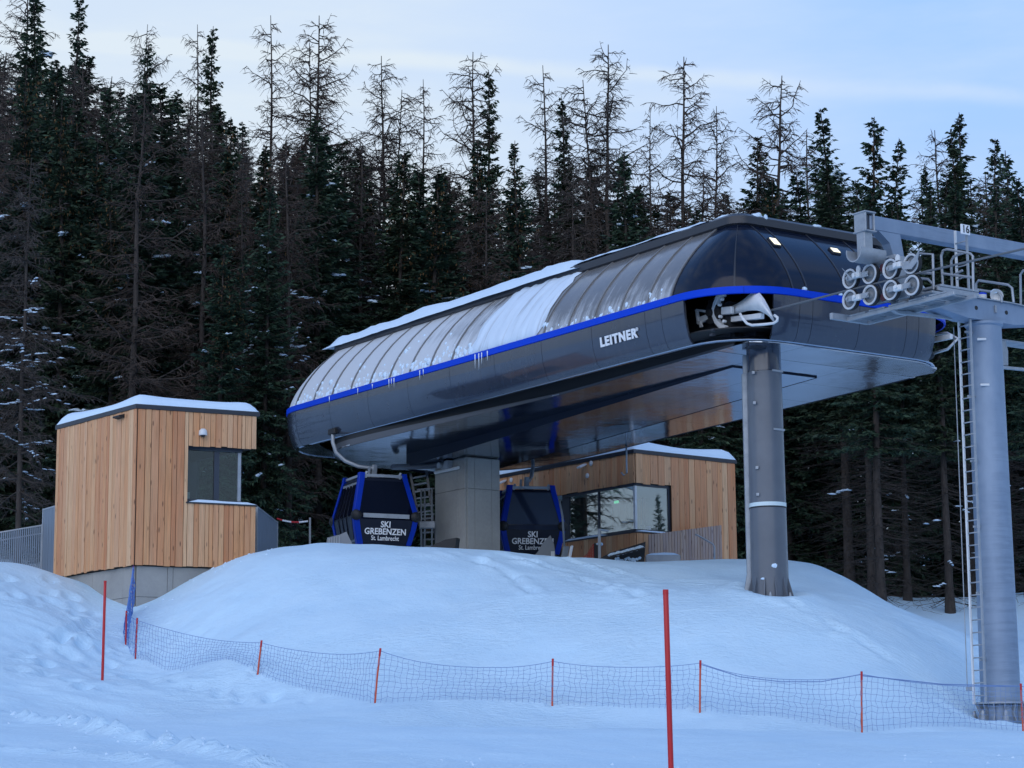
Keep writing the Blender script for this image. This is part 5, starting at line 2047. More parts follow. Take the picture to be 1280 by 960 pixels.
# chain post behind the stair railing
cp = thing('chain_post', at(387.5, 686, 72.0), 'green grey post holding a red and white chain left of the left cabin', 'post')
mb = MB()
mb.bar(at(387.5, 690, 72.0), at(387.5, 647, 72.0), 0.06, 0.06, up=V(0, 1, 0))
mb.build('post', M['cabin_grey'], cp)
ch_ = thing('barrier_chain', at(366, 652, 72.0), 'sagging red and white barrier chain between stair railing and post', 'chain')
cpx = [(346, 648), (353, 650.5), (364, 652.5), (374, 652.8), (385, 651.5)]
for k in range(4):
    mb = MB()
    mb.tube([at(*cpx[k], 72.0), at(*cpx[k + 1], 72.0)], 0.028, 6)
    mb.build('link', M['white' if k % 2 else 'red'], ch_)

# ------------------------------------------------------------------ lift tower and haul rope
TU, TV = -22.3, 4.37
tc_ = W(TU, TV)
TBZ = at(1252, 899, tc_[1])[2]
tw_ = thing('lift_tower', (tc_[0], tc_[1], TBZ), 'galvanised lift tower with number 16, sheaves and ladder at the right edge', 'lift tower')
ztop = ZB - 1.42
zf = TBZ + 0.40
mb = MB()
mb.lathe((tc_[0], tc_[1], 0), Z, [(0.478, zf), (0.425, ztop - 0.10), (0.47, ztop - 0.06), (0.47, ztop)], 40)
pole = mb.build('pole', M['galv_pole'], tw_, smooth=35)
mb = MB()
mb.lathe((tc_[0], tc_[1], 0), Z, [(0.62, zf - 0.045), (0.62, zf), (0.482, zf + 0.002)], 40)
mb.build('base_flange', M['galv'], tw_, smooth=35)
mb = MB()
mb.lathe((tc_[0], tc_[1], 0), Z, [(0.47, TBZ - 0.5), (0.47, zf - 0.05)], 32)
mb.build('pedestal', M['galv_pole'], tw_, smooth=35)
for k in range(14):
    a = 2 * math.pi * (k + 0.37) / 14
    d, tt_ = V(math.cos(a), math.sin(a), 0), V(-math.sin(a), math.cos(a), 0)
    c0 = V(tc_[0], tc_[1], 0)
    mb = MB()
    mb.prism([c0 + d * 0.46 + Z * (zf - 0.05) - tt_ * 0.012, c0 + d * 0.60 + Z * (zf - 0.05) - tt_ * 0.012, c0 + d * 0.52 + Z * (TBZ + 0.12) - tt_ * 0.012, c0 + d * 0.62 + Z * (TBZ - 0.05) - tt_ * 0.012, c0 + d * 0.46 + Z * (TBZ - 0.05) - tt_ * 0.012], tt_ * 0.024)
    mb.build('gusset', M['galv'], pole)
for k in range(7):
    a = 2 * math.pi * (k + 0.2) / 7
    q = V(tc_[0] + 0.64 * math.cos(a), tc_[1] + 0.64 * math.sin(a), TBZ)
    mb = MB()
    mb.lathe(q, Z, [(0.07, -0.3), (0.07, 0.06), (0.05, 0.07), (0.05, 0.15), (0.03, 0.20), (0.0, 0.21)], 12)
    mb.build('anchor_bolt', M['galv'], tw_, smooth=40)
for y in (424, 481):
    p = at(1227 if y < 450 else 1231, y, tc_[1] - 0.44)
    mb = MB()
    mb.bbox(p, (0.11, 0.025, 0.03), None, 0.01)
    mb.build('step_lug', M['white_paint'], pole)


def upl(px, py, u):
    """point on the cross plane at station coordinate u seen at a pixel"""
    d = RT * (px - 640) / F_PX - UP * (py - 480) / F_PX + _f
    s = (u - (CAM - SP) @ SU) / (d @ SU)
    return CAM + d * s


# cross arm: tapered box girder
prof = [(2.0, -0.98), (3.6, -0.88), (5.1, -0.88), (6.8, -0.98), (6.8, -1.18), (5.2, -1.40), (3.55, -1.40), (2.0, -1.18)]
mb = MB()
mb.prism([W(TU - 0.27, v, z) for v, z in prof], SU * 0.54)
arm = mb.build('cross_arm', M['galv_pole'], tw_)
mb = MB()
mb.prism([W(TU - 0.33, v, z) for v, z in ((1.95, -0.977), (3.6, -0.877), (5.1, -0.877), (6.85, -0.977), (6.85, -0.95), (5.1, -0.85), (3.6, -0.85), (1.95, -0.95))], SU * 0.66)
mb.build('top_plate', M['galv'], arm)
for v in (3.85, 4.9):
    mb = MB()
    mb.lathe(W(TU - 0.268, v, -1.12), -SU, [(0.055, 0), (0.055, 0.006)], 14)
    mb.build('hole_shade_disc', M['black'], arm)  # flat black disc painting the shade inside a hole
mb = MB()
mb.box(W(TU - 0.29, 4.5, -1.08), (0.02, 0.03, 0.09), (SU, SV, Z))
mb.build('lug', M['galv'], arm)
# sheave batteries
tops = [(-21.0, -0.42), (-21.69, -0.432), (-22.41, -0.447), (-23.11, -0.46)]
bots = [(-20.97, -0.935), (-21.68, -0.95), (-22.39, -0.963), (-23.11, -0.98)]
M['rim'] = mat('sheave_rim', (0.58, 0.60, 0.62), 0.45, metal=0.2)
M['rim_in'] = mat('sheave_disc', (0.17, 0.185, 0.20), 0.55)
VB = 1.2
for (u, z) in tops + bots:
    mb = MB()
    c = W(u, VB, z)
    mb.lathe(c, -SV, [(0.05, -0.08), (0.12, -0.06), (0.195, -0.05), (0.195, 0.03), (0.165, 0.012), (0.10, 0.012), (0.08, 0.04), (0.05, 0.055), (0.0, 0.06)], 28)
    sh = mb.build('sheave', M['rim_in'], tw_, smooth=35)
    mb = MB()
    mb.lathe(c, -SV, [(0.19, 0.035), (0.245, 0.04), (0.25, 0.06), (0.243, 0.072), (0.205, 0.068), (0.19, 0.05), (0.19, 0.035)], 32, cap=False)
    mb.build('rim', M['rim'], sh, smooth=40)
    mb = MB()
    mb.lathe(c, -SV, [(0.18, -0.07), (0.255, -0.07), (0.262, -0.04), (0.25, -0.01), (0.262, 0.02), (0.255, 0.036), (0.18, 0.036), (0.18, -0.07)], 32, cap=False)
    mb.build('tyre', M['black'], sh, smooth=40)
for row, sg in ((tops, 1), (bots, -1)):
    for a, b in ((0, 1), (2, 3)):
        pa, pb = W(row[a][0], VB - 0.12, row[a][1]), W(row[b][0], VB - 0.12, row[b][1])
        mid = (pa + pb) / 2
        mb = MB()
        mb.bar(pa * 1.04 - pb * 0.04, mid + (pa - mid) * 0.28, 0.025, 0.13, b=0.01)
        mb.build('rocker_arm', M['galv'], tw_)
        mb = MB()
        mb.bar(mid + (pb - mid) * 0.28, pb * 1.04 - pa * 0.04, 0.025, 0.13, b=0.01)
        mb.build('rocker_arm', M['galv'], tw_)
        mb = MB()
        mb.bbox(mid - SV * 0.02 + Z * 0.02 * sg, (0.13, 0.06, 0.07), (SU, SV, Z), 0.02)
        mb.lathe(mid - SV * 0.08, -SV, [(0.045, 0), (0.045, 0.05), (0.02, 0.055)], 12)
        mb.build('rocker_pivot', M['white_paint'], tw_, smooth=40)
        for q in (pa, pb):
            mb = MB()
            mb.lathe(q - SV * 0.012, -SV, [(0.04, 0), (0.04, 0.03), (0.02, 0.035), (0.0, 0.036)], 10)
            mb.build('axle_nut', M['galv'], tw_, smooth=40)
    c0, c3 = W(row[0][0], VB + 0.28, row[0][1] + 0.1 * sg), W(row[3][0], VB + 0.28, row[3][1] + 0.1 * sg)
    mb = MB()
    mb.bar(c0 * 0.8 + c3 * 0.2, c0 * 0.2 + c3 * 0.8, 0.10, 0.18, b=0.02)
    mb.build('main_rocker', M['galv'], tw_)
    mc = (c0 + c3) / 2
    mb = MB()
    mb.lathe(mc - SV * 0.2, SV, [(0.11, 0), (0.11, 0.75)], 16)
    mb.build('pivot_tube', M['galv'], tw_, smooth=40)
    mb = MB()
    mb.lathe(mc - SV * 0.24, SV, [(0.10, 0), (0.10, 0.1)], 16)
    M['maroon'] = M.get('maroon') or mat('maroon_rubber', (0.06, 0.012, 0.02), 0.6)
    mb.build('rubber_bush', M['maroon'], tw_, smooth=40)
mb = MB()
mb.bar(W(-22.05, 1.75, 0.0), W(-22.05, 1.75, -1.35), 0.28, 0.30, up=SV, b=0.02)
mb.build('battery_post', M['galv'], tw_)
# catch fins at both ends of the upper row
for pts in ([(1052, 335), (1057, 341), (1062, 351), (1066, 349), (1060, 343)], [(1149.5, 310), (1144, 320), (1136, 329), (1127, 333), (1128, 337), (1139, 336), (1146, 327)]):
    mb = MB()
    mb.prism([vp(x, y, VB - 0.17) for x, y in pts], SV * 0.02)
    mb.build('catch_fin', M['galv'], tw_)
for px, py in ((1072.5, 336), (1121.5, 322)):
    p = vp(px, py, VB - 0.1)
    mb = MB()
    mb.prism([p + SU * a + Z * b for a, b in ((-0.07, -0.07), (-0.075, 0.0), (-0.045, 0.06), (0, 0.085), (0.045, 0.06), (0.075, 0), (0.07, -0.07))], SV * 0.03)
    mb.build('rope_switch', M['white_paint'], tw_)
# upper beam with end post, trough, strut, number plate
BU = -21.75
mb = MB()
mb.bbox(W(BU, 4.4, 0.80), (0.15, 3.35, 0.19), (SU, SV, Z), 0.03)
beam = mb.build('lifting_beam', M['galv_pole'], tw_)
mb = MB()
for dv in (0.86, 1.14):
    mb.bbox(W(BU, dv, 0.815), (0.20, 0.025, 0.235), (SU, SV, Z), 0.01)
for z in (0.57, 1.04):
    mb.bbox(W(BU, 1.0, z), (0.22, 0.19, 0.02), (SU, SV, Z), 0.01)
tag(mb.build('end_flange', M['galv'], beam), kind='stuff')
mb = MB()
mb.box(W(BU, 0.94, 0.80), (0.13, 0.06, 0.17), (SU, SV, Z))
mb.build('end_cap', M['frame_blue'], beam)
mb = MB()
mb.bbox(W(BU, 0.98, 0.24), (0.14, 0.14, 0.33), (SU, SV, Z), 0.015)
mb.build('hanger_post', M['galv'], tw_)
rows = []
for k in range(13):
    a = math.pi * (0.92 + 1.16 * k / 12)
    rows.append([W(BU + 0.02 + 0.27 * math.cos(a), v, 0.06 + 0.27 * math.sin(a)) for v in (0.62, 0.75, 1.1, 1.35, 1.45)])
mb = MB()
mb.shell(rows, 0.03, lambda i, j: math.cos(math.pi * (0.92 + 1.16 * i / 12)) * SU + math.sin(math.pi * (0.92 + 1.16 * i / 12)) * Z)
mb.build('rope_trough', M['galv'], tw_, smooth=50)
mb = MB()
mb.prism([W(BU + 0.1, 1.30, 0.62), W(BU + 0.1, 2.02, 0.62), W(BU + 0.1, 2.10, 0.2), W(BU + 0.1, 2.30, -0.93), W(BU + 0.1, 1.98, -0.93), W(BU + 0.1, 1.78, 0.0), W(BU + 0.1, 1.66, 0.36)], SU * -0.26)
mb.build('strut', M['galv_pole'], tw_)
mb = MB()
mb.bbox(W(BU - 0.03, 1.98, 0.02), (0.20, 0.24, 0.03), (SU, SV * 0.985 - Z * 0.17, Z * 0.985 + SV * 0.17), 0.01)
mb.bbox(W(BU - 0.03, 2.0, -0.06), (0.20, 0.24, 0.025), (SU, SV * 0.985 - Z * 0.17, Z * 0.985 + SV * 0.17), 0.01)
tag(mb.build('strut_flange', M['galv'], tw_), kind='stuff')
mb = MB()
p = upl(1206.5, 287, TU - 0.27)
mb.bbox(p, (0.015, 0.155, 0.125), (SU, SV, Z), 0.008)
npl = mb.build('number_plate', M['white'], tw_)
lettering('16', 0.27, p - SU * 0.02, SV, Z, M['black'], npl, bold=0.012, xs=0.95)
# far support of the beam (mirror of the strut)
mb = MB()
mb.prism([W(BU + 0.1, 7.3, 0.62), W(BU + 0.1, 6.7, 0.62), W(BU + 0.1, 6.5, -0.96), W(BU + 0.1, 6.8, -0.96)], SU * -0.26)
mb.build('strut', M['galv_pole'], tw_)
# catwalk under the battery: channels and gratings
for v in (1.45, 2.15):
    mb = MB()
    mb.bar(W(-20.55, v, -1.33), W(-24.2, v, -1.33), 0.07, 0.10, b=0.01)
    mb.build('catwalk_channel', M['galv'], tw_)
for k in range(5):
    u0 = -20.7 - 0.68 * k
    mb = MB()
    mb.bbox(W(u0 - 0.25, 1.8, -1.26), (0.27, 0.40, 0.02), (SU, SV, Z), 0.006)
    gt = mb.build('grating', M['galv'], tw_)
    for j in range(5):
        mb = MB()
        mb.bar(W(u0 - 0.03 - 0.11 * j, 1.42, -1.295), W(u0 - 0.03 - 0.11 * j, 2.18, -1.295), 0.02, 0.045)
        mb.build('bearing_bar', M['galv'], gt)
mb = MB()
mb.bbox(W(-20.52, 1.55, -1.29), (0.05, 0.62, 0.08), (SU, SV, Z), 0.01)
mb.build('toe_board', M['galv'], tw_)
mb = MB()
mb.prism([W(-22.2, 1.4, -1.385), W(-22.2, 3.6, -1.30), W(-22.2, 3.6, -1.38), W(-22.2, 1.6, -1.45)], SU * 0.12)
mb.build('bracket', M['galv'], tw_)
mb = MB()
mb.bbox(W(-22.55, 2.95, -0.80), (0.38, 0.65, 0.03), (SU, SV, Z), 0.01)
mb.build('platform', M['galv'], tw_)
mb = MB()
mb.bbox(W(-22.9, 2.9, -0.89), (0.03, 0.7, 0.05), (SU, SV, Z), 0.01)
mb.build('platform_beam', M['galv'], tw_)
mb = MB()
mb.bbox(W(-22.6, 2.25, -1.0), (0.35, 0.28, 0.03), (SU, SV, Z), 0.01)
mb.build('platform', M['galv'], tw_)
# railings
hoops = [(2.3, [(1150, 317), (1166, 318), (1167, 362)]), (2.3, [(1150, 341), (1167, 342)]),
         (2.9, [(1179, 364), (1176.5, 320), (1179, 313), (1184, 311.5), (1213, 317), (1216, 320), (1216.5, 364)]), (2.9, [(1178, 342), (1216, 347)]),
         (3.3, [(1190, 362), (1189, 326), (1192, 321), (1202, 316)]), (3.3, [(1190, 345), (1203, 338)]),
         (2.6, [(1150, 348), (1160, 349), (1166, 355), (1167, 364)]),
         (4.7, [(1220, 372), (1220, 355), (1223, 350.5), (1260, 356), (1265, 360), (1267, 378)]), (4.7, [(1221, 362), (1248, 366), (1252, 371), (1252, 378)]),
         (5.6, [(1276, 384), (1275.5, 343), (1279, 338), (1296, 341), (1298, 384)])]
for v, pts in hoops:
    mb = MB()
    mb.tube([vp(x, y, v) for x, y in pts], 0.032, 8)
    mb.build('railing', M['galv'], tw_, smooth=50)
# devices on the head
mb = MB()
p = W(TU, 4.35, -0.85)
mb.lathe(p, Z, [(0.11, 0), (0.12, 0.10), (0.12, 0.16)], 16)
dv = mb.build('warning_lamp', M['white_paint'], tw_, smooth=40)
mb = MB()
mb.lathe(p, Z, [(0.122, 0.16), (0.12, 0.2), (0.05, 0.225), (0.0, 0.23)], 16)
mb.build('lamp_cap', M['blue'], dv, smooth=40)
p = W(TU - 0.1, 4.72, -0.72)
mb = MB()
mb.lathe(p, -0.8 * SU - 0.6 * SV, [(0.05, -0.15), (0.07, 0.0), (0.16, 0.18), (0.165, 0.20), (0.06, 0.06), (0.0, 0.05)], 18)
mb.build('horn_speaker', M['white_paint'], tw_, smooth=40)
mb = MB()
mb.lathe(p + Z * 0.02, Z, [(0.13, 0.06), (0.12, 0.13), (0.05, 0.18), (0, 0.19)], 12)
mb.build('snow_cap', M['snow_soft'], tw_, smooth=True)
# catwalk on the other side, partly in the picture
mb = MB()
mb.bar(W(-21.6, 5.35, -1.62), W(-21.6, 7.0, -1.62), 0.5, 0.05, b=0.01)
mb.build('platform', M['galv'], tw_)
mb = MB()
mb.bar(W(-21.9, 5.3, -2.35), W(-21.9, 7.0, -2.30), 0.12, 0.06)
mb.build('platform_beam', M['galv'], tw_)
mb = MB()
mb.prism([W(-21.9, 4.9, -1.66), W(-21.9, 5.55, -1.66), W(-21.9, 5.62, -1.9), W(-21.9, 5.6, -2.28), W(-21.9, 5.3, -2.28)], SU * 0.05)
mb.build('bracket', M['galv'], tw_)
# ladder on the pole
LV_ = TV - 0.66
for du in (-0.19, 0.19):
    mb = MB()
    mb.bar(W(TU + du, LV_ - 0.10 + 0.05, TBZ - ZB + 0.35), W(TU + du, LV_, 0.95 if du < 0 else 0.9), 0.045, 0.05, up=SV)
    mb.build('ladder_rail', M['white_paint' if du > 0 else 'galv'], tw_)
nr = int((ZB + 0.6 - TBZ) / 0.30)
for k in range(nr):
    z = TBZ - ZB + 0.55 + 0.30 * k
    mb = MB()
    mb.tube([W(TU - 0.18, LV_ - 0.02, z), W(TU + 0.18, LV_ - 0.02, z)], 0.017, 6)
    mb.build('rung', M['galv'], tw_, smooth=True)
for k in range(6):
    z = TBZ - ZB + 1.4 + 1.6 * k
    mb = MB()
    mb.bar(W(TU, LV_, z), W(TU, TV - 0.40, z), 0.05, 0.05)
    mb.build('ladder_bracket', M['galv'], tw_)
mb = MB()
mb.tube([W(TU + 0.42, LV_ - 0.02, TBZ - ZB + 0.75), W(TU + 0.40, LV_ + 0.02, -1.5)], 0.012, 6)
mb.build('safety_line', M['galv'], tw_)
mb = MB()
mb.bbox(W(TU + 0.34, LV_ - 0.03, TBZ - ZB + 0.72), (0.1, 0.03, 0.05), (SU, SV, Z), 0.01)
mb.build('line_anchor', M['galv'], tw_)

# haul rope: comes out of the station, through the sheaves, on past the camera side
hr_ = thing('haul_rope', W(-22.0, VB, -0.69), 'grey steel haul rope running from the station through the tower sheaves', 'haul rope')
mb = MB()
pts = [W(u, VB + (0.0), z) for u, z in ((-14.5, -0.66), (-18.0, -0.665), (-20.9, -0.68), (-21.68, -0.69), (-22.4, -0.70), (-23.1, -0.715), (-26.5, -0.80), (-32, -0.98), (-40, -1.5), (-60, -4.0))]
mb.tube(pts, 0.027, 10)
mb.build('strand', M['rope'], hr_, smooth=50)

# ------------------------------------------------------------------ net fence and marker poles
nf = thing('net_fence', at(690, 889, 53.4), 'blue safety net on red posts along the foot of the snow mound', 'safety net')
posts = [(157, 811, 158, 764, 63.0), (169, 827, 171.5, 773, 61.5), (319.5, 863, 327, 801, 57.0), (467.5, 879, 475.5, 811, 53.5), (690, 889, 691, 824, 53.6), (874.5, 895, 875.5, 826, 52.3), (1077, 913, 1077, 840, 51.2), (1279, 915, 1276, 855, 52.5)]
PP = []
for i, (x0, y0, x1, y1, Y) in enumerate(posts):
    b, t_ = at(x0, y0, Y), at(x1, y1, Y)
    b = V(b[0], b[1], min(b[2], gz(b[0], b[1]) + 0.02))
    PP.append((b, t_))
    mb = MB()
    mb.tube([b - Z * 0.25, b * 0.5 + t_ * 0.5, t_], 0.022, 8)
    mb.build('post', M['orange' if i > 1 else 'red'], nf, smooth=50)
    mb = MB()
    mb.tube([t_ - (t_ - b) * 0.13, t_ + (t_ - b) * 0.01], 0.026, 8)
    mb.build('post_cap', M['red'], nf, smooth=50)
hutp = (at(165.2, 763, 65.35), at(166.8, 707, 65.45))
mb = MB()
mb.tube([hutp[0] - Z * 0.2, hutp[1]], 0.02, 8)
M['purple'] = mat('purple_post', (0.14, 0.03, 0.16), 0.5)
mb.build('post', M['purple'], nf, smooth=50)


def net_span(b0, t0, b1, t1, sag, seed, cell=0.135, rows=9, mt='net_grey', r=0.0043, lift0=0.02, belly=0.0):
    q = np.random.RandomState(seed)
    b0, t0, b1, t1 = [np.asarray(x, float) for x in (b0, t0, b1, t1)]
    L = np.linalg.norm((b1 - b0)[:2])
    C = max(3, int(L / cell))
    node = np.zeros((rows + 1, C + 1, 3))
    jit = q.randn(rows + 1, C + 1, 3) * 0.012
    w1, w2 = q.rand() * 6, q.rand() * 6
    side = np.cross((b1 - b0) / max(L, 1e-6), Z)
    for j in range(C + 1):
        f = j / C
        top = t0 * (1 - f) + t1 * f - Z * sag * 4 * f * (1 - f) * (1 + 0.1 * math.sin(5 * f + w1))
        top = top - Z * 0.05
        bot = b0 * (1 - f) + b1 * f
        bot = V(bot[0], bot[1], gz(bot[0], bot[1]) - 0.03 + lift0)
        for i in range(rows + 1):
            g = i / rows
            p = bot * (1 - g) + top * g
            p = p + side * (0.06 * math.sin(3 * f * 3.1 + w2) * math.sin(math.pi * g) + belly * math.sin(math.pi * g) * math.sin(math.pi * f))
            p = p + (b1 - b0) / L * (0.025 * math.sin(i * 1.7 + j * 0.6) * math.sin(math.pi * g)) * (0 if j in (0, C) else 1)
            node[i, j] = p + (jit[i, j] if 0 < i < rows else 0)
    mb = MB()
    for i in range(rows + 1):
        mb.tube(list(node[i]), r * (1.9 if i == rows else 1.0), 3, cap=False)
    for j in range(C + 1):
        mb.tube(list(node[:, j]), r, 3, cap=False)
    return mb.build('net', M[mt], nf)


sags = [0.02, 0.14, 0.16, 0.28, 0.13, 0.26, 0.10]
for i in range(len(PP) - 1):
    b0, t0 = PP[i]
    b1, t1 = PP[i + 1]
    net_span(b0, t0, b1, t1, sags[i], 60 + i, mt='net' if i in (0,) else 'net_grey')
e = PP[-1]
net_span(e[0], e[1], e[0] + V(3.5, 0.6, 0), e[1] + V(3.5, 0.6, 0), 0.2, 90)
net_span(PP[0][0], PP[0][1], hutp[0], hutp[1], 0.10, 91, cell=0.09, rows=12, mt='net', r=0.011)
mb = MB()
mb.tube([PP[6][1] - Z * 0.08, (PP[6][1] + PP[7][1]) / 2 - Z * 0.14, PP[7][1] - Z * 0.05], 0.013, 5)
mb.tube([PP[5][1] - Z * 0.08, PP[5][1] * .75 + PP[6][1] * .25 - Z * 0.30, (PP[5][1] + PP[6][1]) / 2 - Z * 0.345, PP[5][1] * .25 + PP[6][1] * .75 - Z * 0.28, PP[6][1] - Z * 0.05], 0.011, 5)
tag(mb.build('head_rope', M['net_grey'], nf), kind='stuff')

for (x0, y0, x1, y1, Y, r, lab) in ((128, 848, 131.5, 726.5, 58.0, 0.036, 'tall red marker pole standing in trodden snow below the left hut'),
                                    (839, 968, 832, 738, 28.0, 0.034, 'long red slalom pole in the near snow, cut off by the bottom edge')):
    b, t_ = at(x0, y0, Y), at(x1, y1, Y)
    d = (b - t_) / np.linalg.norm(b - t_)
    while b[2] > gz(b[0], b[1]) - 0.2:
        b = b + d * 0.1
    g = V(b[0], b[1], gz(b[0], b[1]))
    root = thing('marker_pole', g, lab, 'marker pole', 'red marker poles in the snow')
    mb = MB()
    mb.tube([b, b * 0.5 + t_ * 0.5, t_ - d * -0.01, t_], [r, r, r, r * 0.9], 12)
    mb.build('shaft', M['red'], root, smooth=40)
    mb = MB()
    mb.tube([t_ + d * 0.05, t_ - d * 0.01], [r * 1.08, r * 1.04], 12)
    mb.build('cap', M['red'], root, smooth=40)

# ------------------------------------------------------------------ forest: every tree a thing with trunk and crown
H0 = 24.0


def np_mesh(name, verts, quads, mt, smooth=False):
    me = bpy.data.meshes.new(name)
    v = np.asarray(verts, np.float32).reshape(-1, 3)
    q = np.asarray(quads, np.int32).reshape(-1, 4)
    me.vertices.add(len(v))
    me.vertices.foreach_set('co', v.ravel())
    me.loops.add(q.size)
    me.loops.foreach_set('vertex_index', q.ravel())
    me.polygons.add(len(q))
    me.polygons.foreach_set('loop_start', np.arange(len(q), dtype=np.int32) * 4)
    if smooth:
        me.polygons.foreach_set('use_smooth', np.ones(len(q), bool))
    me.update(calc_edges=True)
    me.materials.append(M[mt])
    return me


def nrmz(a):
    return a / (np.linalg.norm(a, axis=-1, keepdims=True) + 1e-9)


def kites(base, dirs, nrm, L, Wd):
    """leaf-sized kites: base points, directions, normals, lengths, widths"""
    side = nrmz(np.cross(dirs, nrm))
    L, Wd = L[:, None], Wd[:, None]
    mid = base + dirs * L * 0.45
    v = np.stack([base, mid + side * Wd * 0.5, base + dirs * L, mid - side * Wd * 0.5], 1)
    q = np.arange(len(base) * 4).reshape(-1, 4)
    return v.reshape(-1, 3), q


def strips(p0, p1, wd, nrm):
    side = nrmz(np.cross(p1 - p0, nrm)) * wd[:, None] * 0.5
    v = np.stack([p0 - side, p0 + side, p1 + side * 0.6, p1 - side * 0.6], 1)
    return v.reshape(-1, 3), np.arange(len(p0) * 4).reshape(-1, 4)


def tubes3(paths, radii):
    """many three-sided tubes: paths (N, K, 3), radii (N, K)"""
    N, K, _ = paths.shape
    d = np.gradient(paths, axis=1)
    d = nrmz(d)
    ref = np.where(np.abs(d[..., 2:3]) > 0.8, np.array([1.0, 0, 0]), np.array([0, 0, 1.0]))
    x = nrmz(np.cross(ref, d))
    y = np.cross(d, x)
    ang = np.array([0, 2.094, 4.189])
    ring = paths[:, :, None] + radii[:, :, None, None] * (np.cos(ang)[None, None, :, None] * x[:, :, None] + np.sin(ang)[None, None, :, None] * y[:, :, None])
    v = ring.reshape(-1, 3)
    qs = []
    n0 = (np.arange(N) * K * 3)[:, None, None]
    k = (np.arange(K - 1) * 3)[None, :, None]
    a = np.arange(3)[None, None]
    b = (a + 1) % 3
    q = np.stack([n0 + k + a, n0 + k + b, n0 + k + 3 + b, n0 + k + 3 + a], -1).reshape(-1, 4)
    return v, q


def join(parts):
    vs_, qs, n = [], [], 0
    for v, q in parts:
        vs_.append(v)
        qs.append(q + n)
        n += len(v)
    return np.concatenate(vs_), np.concatenate(qs)


def trunk_mesh(seed, H, r0, lean=0.0, forks=()):
    q = np.random.RandomState(seed)
    parts = []
    K = 14
    t = np.linspace(0, 1, K)
    w = np.cumsum(q.randn(K, 2) * 0.055, 0) * (t[:, None])
    pts = np.c_[w[:, 0] + lean * t ** 2, w[:, 1], t * H]
    rad = r0 * (1 - t) ** 0.85 + 0.018
    rad[0] *= 1.35
    ang = np.linspace(0, 2 * np.pi, 9)[:-1]
    ring = pts[:, None] + rad[:, None, None] * np.stack([np.cos(ang), np.sin(ang), 0 * ang], -1)[None]
    v = ring.reshape(-1, 3)
    i = np.arange(K - 1)[:, None] * 8
    a = np.arange(8)[None]
    b = (a + 1) % 8
    parts.append((v, np.stack([i + a, i + b, i + 8 + b, i + 8 + a], -1).reshape(-1, 4)))
    axes = [(lambda z: np.c_[np.interp(z, pts[:, 2], pts[:, 0]), np.interp(z, pts[:, 2], pts[:, 1])], H)]
    for (zf_, dx, dy, hf) in forks:
        f = np.linspace(0, 1, 8)
        fp = np.c_[np.interp(zf_ * H, pts[:, 2], pts[:, 0]) + dx * f ** 0.6, dy * f ** 0.6, H * (zf_ + (hf - zf_) * f)]
        fr = r0 * 0.6 * (1 - zf_) * (1 - f) ** 0.8 + 0.02
        parts.append(tubes3(fp[None], fr[None]))
        axes.append(((lambda z, fp=fp: np.c_[np.interp(z, fp[:, 2], fp[:, 0]), np.interp(z, fp[:, 2], fp[:, 1])]), H * hf))
    v, qd = join(parts)
    return v, qd, axes


def lumps_mesh(c, r, seed, rot=None):
    """low snow lumps: c (N,3), r (N,3)"""
    q = np.random.RandomState(seed)
    n = len(c)
    lat = np.array([-0.35, 0.25, 0.8])
    ang = np.linspace(0, 2 * np.pi, 7)[:-1]
    rad = np.array([0.85, 1.0, 0.5])
    ring = np.stack([np.stack([rad[k] * np.cos(ang), rad[k] * np.sin(ang), np.full(6, lat[k])], -1) for k in range(3)])   # 3,6,3
    top = np.array([[0, 0, 1.0]])
    pts = np.concatenate([ring.reshape(18, 3), top])
    rot = q.rand(n) * 6.28 if rot is None else np.asarray(rot) + q.randn(n) * 0.25
    P = pts[None] * (1 + 0.28 * q.randn(n, 19, 1)) * r[:, None]
    ca, sa = np.cos(rot)[:, None], np.sin(rot)[:, None]
    P = np.stack([P[..., 0] * ca - P[..., 1] * sa, P[..., 0] * sa + P[..., 1] * ca, P[..., 2]], -1) + c[:, None]
    qd = []
    for k in range(2):
        for j in range(6):
            qd.append((k * 6 + j, k * 6 + (j + 1) % 6, k * 6 + 6 + (j + 1) % 6, k * 6 + 6 + j))
    for j in (0, 2, 4):
        qd.append((12 + j, 12 + j + 1, 12 + (j + 2) % 6, 18))
    qd = np.array(qd)[None] + (np.arange(n) * 19)[:, None, None]
    return P.reshape(-1, 3), qd.reshape(-1, 4)


